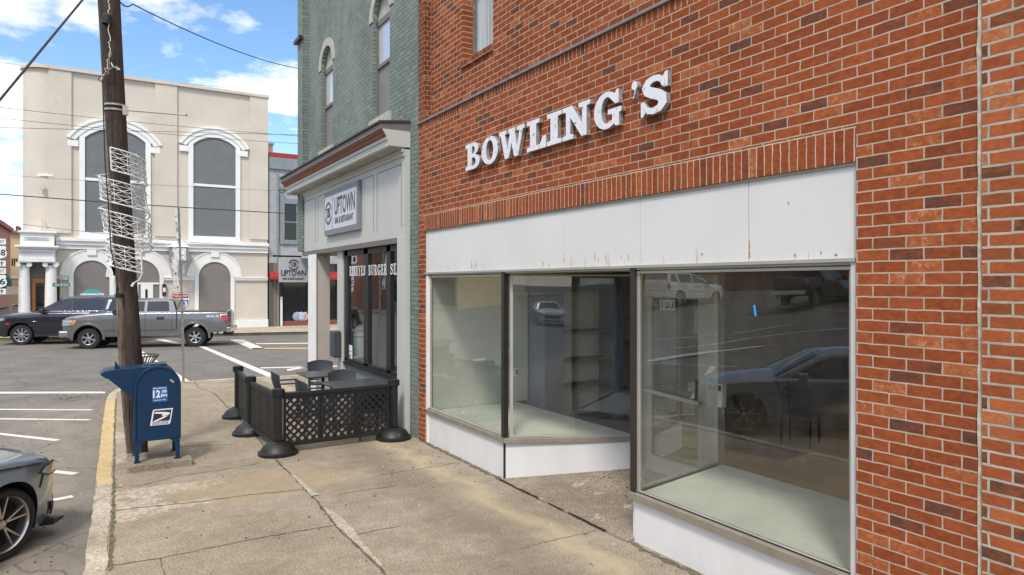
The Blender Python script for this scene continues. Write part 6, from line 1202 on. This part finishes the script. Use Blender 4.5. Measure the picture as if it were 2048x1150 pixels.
    for nm, (xa_, xb_) in (('windscreen', S['ws']), ('rear_window', S['rw'])):
        b = MB(); nx_, ny_ = 8, 10; vs_ = []
        for i in range(nx_ + 1):
            x = xa_ + (xb_ - xa_) * i / nx_
            for j in range(ny_ + 1): f = (-.9 + 1.8 * j / ny_); o_ = .012 * (1 if nm == 'windscreen' else -1); vs_.append((x + o_, (gy(x, tab(G, x)) - .015) * f, gtop(x, f) + .008))
        b.add(vs_, [(i * (ny_ + 1) + j, i * (ny_ + 1) + j + 1, (i + 1) * (ny_ + 1) + j + 1, (i + 1) * (ny_ + 1) + j) for i in range(nx_) for j in range(ny_)]); b.build(nm, mTint, tb, local=True, smooth=60)
    def sidepatch(nm, pl, mat, off_=.006, both=True, par=tb, body=True):
        for s_ in ((-1, 1) if both else (1,)):
            b = MB(); F = (lambda x, z: sy(x, z)) if body else gy; V2, F2 = tess(pl)
            b.add([(x, s_ * (F(x, z) + off_), z) for x, z in V2], F2); o = b.build(nm, mat, par, local=True, smooth=60); sm_ = o.modifiers.new('thickness', 'SOLIDIFY'); sm_.thickness = .012; sm_.offset = 0
    for x, z0, z1 in S['seams']:
        n_ = 7; A_ = [(x + .0, z0 + (z1 - z0) * k / n_) for k in range(n_ + 1)]; B_ = [(x + .012, z) for _, z in A_[::-1]]
        for s_ in (-1, 1):
            b = MB(); b.add([(q[0], s_ * (sy(q[0], q[1]) + .0025), q[1]) for q in A_ + B_], [(k, k + 1, 2 * n_ - k, 2 * n_ + 1 - k) for k in range(n_)]); b.build('door_gap', mSeam, tb, local=True)
    S['_sy'] = sy; S['_gy'] = gy; S['_patch'] = sidepatch; S['_bot'] = bot
    # wheels
    for i, wx_ in enumerate(wheels):
        for s_ in (-1, 1):
            r = S['wr']; wt = S['ww']; yo = s_ * (sy(wx_, r) - .03); wh = thing('wheel_hub', None, None); bpy.data.objects.remove(wh)
            b = MB(); yi = yo - s_ * wt; ri = S['ri']; ycn = (yo + yi) / 2; hwt = wt / 2
            b.lathe([(ri, -hwt), (ri + .02, -hwt), (r - .03, -hwt - .004), (r - .006, -hwt + .02), (r, -hwt + .05), (r, hwt - .05), (r - .006, hwt - .02), (r - .03, hwt + .004), (ri + .02, hwt), (ri, hwt)], (wx_, ycn, r), axis='y', n=40); wl = b.build('wheel', mTyre, tb, local=True, smooth=40)
            b = MB(); e = s_ * 1.0; ya = yo - s_ * .012
            b.lathe([(ri + .004, ya), (ri - .004, ya + s_ * .006), (ri - (.018 if not S.get('split') else .010), ya), (ri - .022, ya - s_ * .03), (ri - .03, ya - s_ * .12)], (wx_, 0, r), axis='y', n=40); b.build('rim', S['rim'], wl, local=True, smooth=40)
            b = MB(); b.lathe([(0, ya - s_ * .10), (ri - .03, ya - s_ * .10)], (wx_, 0, r), axis='y', n=30); b.build('rim_back', mArch, wl, local=True)
            b = MB(); ns = S['ns']
            for k in range(ns):
                a = 2 * math.pi * k / ns + .3
                arms = [(0, S['sw0'], S['sw1'])] if not S.get('split') else [(-.20, .009, .006), (.20, .009, .006)]
                for da, w0, w1 in arms:
                    a2 = a + da; c, sn = math.cos(a2), math.sin(a2); c0, s0 = math.cos(a + da * .35), math.sin(a + da * .35); rm = ri - .012; r0_ = .05; tx, tz = -sn, c
                    q = [(r0_ * c0 - tx * w0, r0_ * s0 - tz * w0), (r0_ * c0 + tx * w0, r0_ * s0 + tz * w0), (rm * c + tx * w1, rm * sn + tz * w1), (rm * c - tx * w1, rm * sn - tz * w1)]
                    y_a, y_b = ya - s_ * .012, ya - s_ * .05; vs_ = [(wx_ + p[0], y_a - (s_ * .012 if j < 2 else 0), r + p[1]) for j, p in enumerate(q)] + [(wx_ + p[0], y_b, r + p[1]) for p in q]; b.add(vs_, [(0, 1, 2, 3), (7, 6, 5, 4), (0, 4, 5, 1), (1, 5, 6, 2), (2, 6, 7, 3), (3, 7, 4, 0)])
            hr_ = .6 if S.get('split') else 1; b.lathe([(0, ya - s_ * .012), (.045 * hr_, ya - s_ * .014), (.07 * hr_, ya - s_ * .02), (.07 * hr_, ya - s_ * .05)], (wx_, 0, r), axis='y', n=16); b.build('spokes', S.get('spoke', S['rim']), wl, local=True, bevel=.0)
    return tb
def bx_(par, nm, a, c, mat, bev=.01): b_ = MB(); b_.box(a, c); return b_.build(nm, mat, par, local=True, bevel=bev)
# pickup
PU = dict(cat='pickup truck', hw=.99, Ra=.52, wr=.405, ww=.26, ri=.245, wx=(-1.94, 1.93), nf=.55, nr=.5, pf=.80, pr=.95, sr=.09, crown=.05, cowl=1.3, rcowl=-1.3, ns=6, sw0=.032, sw1=.04, rim=mAlloy, belt=1.42,
  top=[(-3.16, 1.38), (-3.12, 1.43), (-1.25, 1.43), (1.0, 1.42), (1.35, 1.415), (2.0, 1.36), (2.5, 1.29), (2.78, 1.22), (2.87, 1.12), (2.90, .95)], bot=[(-3.16, .60), (-2.4, .55), (-1.4, .47), (1.4, .47), (2.5, .42), (2.90, .46)],
  side=[(.3, .96), (.5, .985), (.8, 1.0), (1.1, .995), (1.43, .955)], roof=[(-1.27, 1.44), (-1.22, 1.5), (-1.08, 1.90), (-1.0, 1.935), (-.3, 1.955), (.25, 1.945), (.48, 1.91), (1.32, 1.42)], gb=.93, gt=.74,
  win=[[(-.98, 1.46), (-.16, 1.46), (-.16, 1.86), (-.85, 1.86), (-.94, 1.80)], [(-.06, 1.46), (1.0, 1.46), (.52, 1.80), (.40, 1.86), (-.06, 1.86)]], ws=(.52, 1.26), rw=(-1.22, -1.1), seams=[(-.11, .5, 1.41), (1.02, .5, 1.40), (-1.1, .75, 1.4)])
pw = onZ(176, 698, -.15); rw_ = onZ(390, 693.5, -.15); hd = math.atan2(pw.y - rw_.y, pw.x - rw_.x); fw = Vector((math.cos(hd), math.sin(hd), 0)); lf = Vector((-fw.y, fw.x, 0))
ctr = (pw + rw_) / 2 - lf * .93; gP = paint('grey_truck_paint', (.17, .17, .17), .5)
pk = car('pickup_truck', 'grey four door pickup truck crossing the street behind the utility pole', 'vehicles in the street', PU, gP, (ctr.x, ctr.y, -.15), hd)
P_ = PU['_patch']
def pickup_parts(pk, P_, S):
    for wx_ in S['wx']:
        for s_ in (-1, 1):
            b = MB(); oc = [(wx_ + .60 * math.cos(a_), .425 + .60 * math.sin(a_)) for a_ in [math.pi * (-.04 + 1.08 * k / 22) for k in range(23)]]; ic = [(wx_ + .515 * math.cos(a_), .425 + .515 * math.sin(a_)) for a_ in [math.pi * (-.04 + 1.08 * k / 22) for k in range(23)]]
            b.strip(oc, ic, (0, s_ * .975, 0), (1, 0, 0), (0, 0, 1), (0, s_ * .045, 0)); b.build('fender_flare', gP if S is PU and pk.name.startswith('pickup_truck') else mBlackTrim, pk, local=True, smooth=40, bevel=.01)
    b = MB(); b.box((-3.1, -.88, 1.434), (-1.3, .88, 1.455)); b.build('bed_cover', mBlackTrim, pk, local=True, bevel=.01)
    bx_(pk, 'rear_bumper', (-3.30, -.95, .56), (-3.14, .95, .78), mChrome, .03); bx_(pk, 'front_bumper', (2.62, -.93, .46), (2.99, .93, .72), mChrome, .06); bx_(pk, 'air_dam', (2.5, -.86, .30), (2.85, .86, .455), mBlackTrim, .04); bx_(pk, 'hitch', (-3.28, -.2, .42), (-2.9, .2, .55), mBlackTrim)
    bx_(pk, 'grille', (2.86, -.62, .76), (2.935, .62, 1.14), mChrome, .02); bx_(pk, 'grille_mesh', (2.936, -.55, .80), (2.945, .55, 1.09), mBlackTrim, .0)
    P_('tail_light', [(-3.165, 1.30), (-2.93, 1.28), (-2.93, 1.16), (-3.07, 1.02), (-3.165, 1.02)], mTail, .008); P_('tail_light_surround', [(-3.17, 1.33), (-2.90, 1.31), (-2.90, 1.15), (-3.07, .99), (-3.17, .99)], mChrome, .004)
    P_('headlight', [(2.875, 1.12), (2.46, 1.13), (2.50, .92), (2.895, .90)], mHead, .012); P_('indicator', [(2.46, 1.13), (2.34, 1.12), (2.38, .98), (2.50, .92)], mAmber, .010)
    for x in (-.80, .22): P_('door_handle', [(x, 1.14), (x + .27, 1.14), (x + .27, 1.24), (x, 1.24)], mBlackTrim, .02)
    for s_ in (-1, 1):
        b = MB(); b.box((.86, s_ * .96, 1.36), (1.02, s_ * 1.20, 1.58)); b.build('mirror', mBlackTrim, pk, local=True, bevel=.03); b = MB(); b.tube([(2.75, s_ * .80, .60), (2.97, s_ * .80, .60)], .075, 14); b.build('fog_light', mArch, pk, local=True)
        b = MB(); b.box((-1.275, s_ * .80, .72), (-1.245, s_ * .992, 1.44)); b.build('bed_gap', mSeam, pk, local=True)
    P_('rocker_line', [(-1.2, .70), (1.3, .70), (1.3, .715), (-1.2, .715)], mSeam, .004)
pickup_parts(pk, P_, PU)
lab = onZ(0, 600, 0)
sdir = -fw; o3 = Vector((0, 0, 0))
WXl = Vector((-1, 0, 0)); t4 = text('side_badge', '4X4', mWhiteInk, (-2.60, PU['_sy'](-2.6, 1.22) + .012, 1.24), (-1, 0, 0), (0, 0, 1), height=.085, width=.50, parent=None, ext=.002, bold=.02); t4.parent = pk
t5 = text('side_badge', 'XLT', mChrome, (1.22, PU['_sy'](1.22, .80) + .014, .80), (-1, 0, 0), (0, 0, 1), height=.05, width=.22, parent=None, ext=.002, bold=.02); t5.parent = pk
t6 = text('side_badge', 'F-150', mChrome, (1.62, PU['_sy'](1.62, 1.24) + .014, 1.24), (-1, 0, 0), (0, 0, 1), height=.045, width=.30, parent=None, ext=.002); t6.parent = pk
# SUV
def suv_spec(): return dict(cat='suv', hw=1.0, Ra=.50, wr=.42, ww=.27, ri=.285, wx=(-1.54, 1.53), nf=.7, nr=.5, pf=.82, pr=.90, sr=.11, crown=.05, cowl=1.0, rcowl=-2.4, ns=9, sw0=.022, sw1=.040, rim=mAlloy, belt=1.38,
  top=[(-2.72, 1.30), (-2.66, 1.38), (.9, 1.37), (1.05, 1.365), (1.6, 1.32), (2.1, 1.27), (2.36, 1.20), (2.44, 1.05), (2.46, .85)], bot=[(-2.72, .50), (-2.1, .42), (-1.0, .40), (1.0, .40), (2.2, .34), (2.46, .40)],
  side=[(.3, .95), (.5, .985), (.8, 1.0), (1.1, .99), (1.38, .95)], roof=[(-2.68, 1.40), (-2.60, 1.6), (-2.42, 1.90), (-2.2, 1.975), (-1.2, 2.01), (-.2, 1.985), (.05, 1.93), (1.04, 1.37)], gb=.94, gt=.76, rc=.02,
  win=[[(-.30, 1.41), (.72, 1.41), (.12, 1.81), (-.0, 1.88), (-.30, 1.89)], [(-1.42, 1.41), (-.40, 1.41), (-.40, 1.895), (-1.52, 1.90), (-1.60, 1.80), (-1.44, 1.42)], [(-2.40, 1.45), (-1.76, 1.42), (-1.90, 1.90), (-2.24, 1.88)]], ws=(.1, .98), rw=(-2.63, -2.42), seams=[(-.36, .45, 1.37), (.80, .45, 1.36), (-1.50, .85, 1.37)])
def suv(label, pnt, loc, h):
    S = suv_spec(); t = car('suv', label, 'vehicles in the street', S, pnt, loc, h); P_ = S['_patch']
    P_('window_trim', [(-1.75, 1.385), (.80, 1.385), (.80, 1.405), (-1.75, 1.41)], mChrome, .010, body=False); P_('pillar_trim', [(-1.74, 1.41), (-1.62, 1.41), (-1.74, 1.89), (-1.86, 1.90)], mAlloy, .010, body=False)
    P_('headlight', [(2.45, 1.08), (2.12, 1.13), (2.16, 1.03), (2.455, .98)], mHead, .012); P_('side_marker', [(2.05, .93), (1.9, .90), (1.98, .84), (2.08, .86)], mTail, .006); P_('tail_light', [(-2.70, 1.36), (-2.52, 1.34), (-2.50, 1.0), (-2.70, 1.0)], mTail, .010)
    P_('vent_badge', [(.9, .99), (1.12, 1.0), (1.12, .985), (.9, .975)], mChrome, .008)
    for x in (-.98, .10): P_('door_handle', [(x - .3, 1.16), (x, 1.16), (x, 1.20), (x - .3, 1.20)], mBlackTrim, .02)
    bx_(t, 'grille', (2.40, -.62, .70), (2.50, .62, 1.10), mBlackTrim, .02); bx_(t, 'front_bumper', (2.30, -.86, .38), (2.54, .86, .60), mBlackTrim, .05); bx_(t, 'rear_bumper', (-2.82, -.88, .48), (-2.66, .88, .78), pnt, .05); bx_(t, 'number_plate', (-2.735, -.17, .90), (-2.722, .17, 1.05), mTrim, .0)
    for s_ in (-1, 1):
        b = MB(); b.box((.60, s_ * .97, 1.34), (.80, s_ * 1.19, 1.52)); b.build('mirror', mBlackTrim, t, local=True, bevel=.04); b = MB(); b.bar((-2.1, s_ * .70, 2.03), (-.1, s_ * .70, 2.035), .04, .035); b.build('roof_rail', mAlloy, t, local=True)
        b = MB(); b.bar((-1.0, s_ * 1.0, .40), (1.0, s_ * 1.0, .40), .06, .10); b.build('running_board', mBlackTrim, t, local=True)
    return t
sw_ = onZ(42, 690, -.15); cS = sw_ - fw * 1.53 - lf * .94; suv('black suv passing behind the grey pickup truck', paint('black_suv_paint', (.012, .014, .022), .2), (cS.x, cS.y, -.15), hd)
suv('white suv driving up the hill, seen reflected in the right display window', paint('white_paint', (.70, .71, .72), 0), (-22.5, 30.5, gz(-22.5, 30.5)), R(176))
PB = dict(PU); bk = car('pickup_truck', 'black pickup truck parked across the street, seen only reflected in the shop glass', 'vehicles in the street', PB, paint('black_truck_paint', (.015, .015, .017), .2), (-24, 22.5, gz(-24, 22.5)), R(170))
gP_save = gP; gP = mBlackTrim; pickup_parts(bk, PB['_patch'], PB); gP = gP_save
# sedan
def sedan_spec(): return dict(cat='car', hw=.93, Ra=.375, wr=.335, ww=.235, ri=.262, wx=(-1.41, 1.42), nf=.85, nr=.7, pf=.60, pr=.78, sr=.08, crown=.06, cowl=.85, rcowl=-1.9, ns=5, sw0=.02, sw1=.02, split=True, rim=M('machined_rim_edge', (.55, .50, .47), .25, .9), belt=.97,
  top=[(-2.48, .90), (-2.42, 1.03), (-1.9, 1.04), (.75, .985), (.95, .97), (1.5, .91), (1.8, .87), (2.03, .82), (2.14, .75), (2.21, .62), (2.235, .42)], bot=[(-2.48, .45), (-2.1, .25), (-1.0, .20), (1.0, .20), (1.85, .17), (2.1, .16), (2.235, .19)],
  side=[(.18, .93), (.3, .965), (.5, .985), (.7, 1.0), (.85, .985), (1.0, .93)], roof=[(-2.05, 1.045), (-1.95, 1.07), (-1.15, 1.36), (-.8, 1.42), (-.3, 1.445), (.05, 1.41), (.2, 1.37), (.95, .965)], gb=.84, gt=.62, rc=.03,
  win=[[(-.22, 1.01), (.68, 1.0), (.22, 1.27), (.0, 1.34), (-.22, 1.355)], [(-1.25, 1.04), (-.30, 1.01), (-.30, 1.36), (-.7, 1.35), (-1.15, 1.24)]], ws=(.22, .90), rw=(-1.88, -1.15), seams=[(.70, .32, .96), (-.30, .3, .98)])
mRimBlack = M('black_wheel_face', (.012, .012, .012), .3, coat=.5)
def sedan(label, pnt, loc, h, grp='vehicles in the street'):
    S = sedan_spec(); S['spoke'] = S['rim']; t = car('sedan', label, grp, S, pnt, loc, h); P_ = S['_patch']
    P_('headlight', [(2.225, .70), (2.12, .745), (1.90, .745), (1.82, .715), (1.98, .66), (2.2, .62), (2.24, .62)], mHead, .010); P_('headlight_housing', [(2.235, .715), (2.1, .765), (1.88, .762), (1.78, .715), (1.98, .645), (2.2, .60), (2.25, .60)], mBlackTrim, .005); P_('indicator', [(2.04, .715), (1.92, .715), (2.0, .665), (2.09, .65)], mAmber, .014)
    P_('hood_gap', [(.8, .925), (1.5, .858), (1.84, .812), (1.84, .804), (1.5, .848), (.8, .912)], mSeam, .003); P_('bumper_gap', [(1.80, .57), (1.86, .70), (1.872, .70), (1.812, .57)], mSeam, .003)
    P_('tail_light', [(-2.46, 1.0), (-2.15, .98), (-2.2, .88), (-2.46, .86)], mTail, .010); P_('sill_trim', [(-1.0, .22), (1.0, .22), (1.0, .27), (-1.0, .27)], mBlackTrim, .012)
    P_('bumper_vent', [(2.19, .31), (2.07, .34), (2.11, .19), (2.22, .21)], mBlackTrim, .020)
    for s_ in (-1, 1):
        b = MB(); b.add([(2.0, s_ * .80, .135), (2.17, s_ * .74, .14), (2.19, s_ * .74, .165), (2.0, s_ * .81, .20), (1.95, s_ * .68, .125), (2.14, s_ * .5, .135), (2.14, s_ * .5, .155), (1.95, s_ * .68, .165)], [(0, 1, 2, 3), (4, 7, 6, 5), (0, 4, 5, 1), (3, 2, 6, 7), (0, 3, 7, 4), (1, 5, 6, 2)]); b.build('splitter_fin', mBlackTrim, t, local=True)
        b = MB(); b.box((.42, s_ * .90, .98), (.58, s_ * 1.08, 1.10)); b.build('mirror', pnt, t, local=True, bevel=.03)
    for x in (-.9, .05): P_('door_handle', [(x - .22, .84), (x, .84), (x, .87), (x - .22, .87)], pnt, .02)
    bx_(t, 'grille', (2.14, -.50, .46), (2.25, .50, .66), mBlackTrim, .03); bx_(t, 'lower_intake', (2.12, -.55, .25), (2.25, .55, .38), mBlackTrim, .03)
    return t
h2 = R(46); f2 = Vector((math.cos(h2), math.sin(h2), 0)); r2 = Vector((f2.y, -f2.x, 0)); wc = onZ(15, 1123, -.15); cH = wc - f2 * 1.42 - r2 * .90
sedan('blue grey sedan parked nose in at the kerb, cut by the left edge', paint('blue_grey_paint', (.17, .21, .255), .45), (cH.x, cH.y, -.15), h2)
sedan('white sedan parked farther back along the street, seen reflected in the angled pane', bpy.data.materials['white_paint'], (-8.5, -24, -.15), R(60))

# ------------------------------------------------------------------ the other side of the street (seen in the glass)
def block(label, x0, x1, y0, y1, h, mat, base=0, wins=True, nm='street_building'):
    t = thing(nm, label, 'building', ((x0 + x1) / 2, (y0 + y1) / 2, base)); b = MB(); b.box((x0, y0, base - 1), (x1, y1, base + h)); b.build('wall', mat, t)
    if wins:
        b = MB(); b.box((x1 + .002, y0 + .4, base + .5), (x1 + .03, y1 - .4, base + 2.6)); b.build('shop_window', mDarkGlass, t); b = MB(); b.box((x1 + .002, y0 + .1, base + 2.8), (x1 + .4, y1 - .1, base + 3.3)); b.build('awning', mGreyTrim, t)
        y = y0 + 1
        while y < y1 - 1.5: b = MB(); b.box((x1 + .002, y, base + 4.4), (x1 + .02, y + 1.1, base + 6.4)); b.build('window', mDarkGlass, t); y += 2.4
mBrn = M('brown_brick_far', (.16, .085, .06), .9, var=.15, world=True)
block('dark brown brick building across the street, seen in the shop glass', -46, -26, -30, 8, 8, mBrn, .9); block('tan brick building up the side street', -46, -27, 9, 17, 7, M('tan_brick_far', (.42, .33, .22), .9, world=True), 1.2)
block('yellow rendered corner building across the intersection', -34, -15, 47, 70, 9, M('yellow_render_far', (.50, .40, .22), .9, world=True), .2); block('low brown building uphill across the intersection', -60, -36, 42, 60, 4, mBrn, 1.8, False)
for y0_, y1_ in ((-60, 16.5),):
    b = MB(); b.box((-26, y0_, -.3), (-22, y1_, gz(-24, 0) + .12)); tag(b.build('opposite_sidewalk', mWalk2), kind='structure')
b = MB(); pts_ = [(-60, 38), (-13, 38), (-11.5, 40), (-11.5, 60), (-60, 60)]; b.prism(pts_, (0, 0, -.4), (1, 0, 0), (0, 1, 0), (0, 0, .42)); tag(b.build('opposite_sidewalk', mWalk2), kind='structure')

# ------------------------------------------------------------------ small litter
mLeaf = M('dead_leaf', (.13, .065, .03), .9, var=.4, vs=30, world=True); mChip = M('pale_grit', (.55, .5, .4), .9, var=.3, vs=30, world=True)
b = MB(); zone = [(5.0, 5.9, 5.2, 6.6, 130, .055), (4.33, 4.5, 5.0, 7.2, 60, .02), (3.4, 4.2, 3.4, 9.6, 60, .0), (.2, 3.4, 5.5, 15, 110, .0), (-1.6, -.15, 7, 16, 160, -.15)]
for (xa_, xb_, ya_, yb_, n_, z_) in zone:
    for k in range(n_):
        x, y = rnd.uniform(xa_, xb_), rnd.uniform(ya_, yb_); s = rnd.uniform(.003, .010) * (1.6 if rnd.random() < .1 else 1); a = rnd.uniform(0, 6.3); z = z_ if z_ != .055 else .012 + (x - 4.25) / 1.6 * .118
        if z_ == .02: z = .014
        b.mi = rnd.choice([0, 0, 1]); q = [(s * 1.6, 0), (s * .3, s * .7), (-s * 1.4, s * .2), (-s * .2, -s * .7)]; P = [(x + p[0] * math.cos(a) - p[1] * math.sin(a), y + p[0] * math.sin(a) + p[1] * math.cos(a)) for p in q]
        b.add([(p[0], p[1], z + .006 + (i % 2) * .004) for i, p in enumerate(P)] + [(p[0], p[1], z - .002) for p in P], [(0, 1, 2, 3), (0, 4, 5, 1), (1, 5, 6, 2), (2, 6, 7, 3), (3, 7, 4, 0)])
for k in range(240):
    c = onZ(150, 795, -.15); x, y = c.x + rnd.gauss(0, .35), c.y + rnd.gauss(0, .28); s = rnd.uniform(.006, .02); b.mi = 0; b.add([(x - s, y, -.144), (x, y - s * .5, -.14), (x + s, y, -.144), (x, y + s * .5, -.136)], [(0, 1, 2, 3)])
tag(b.build('litter', [mLeaf, mChip]), kind='stuff')
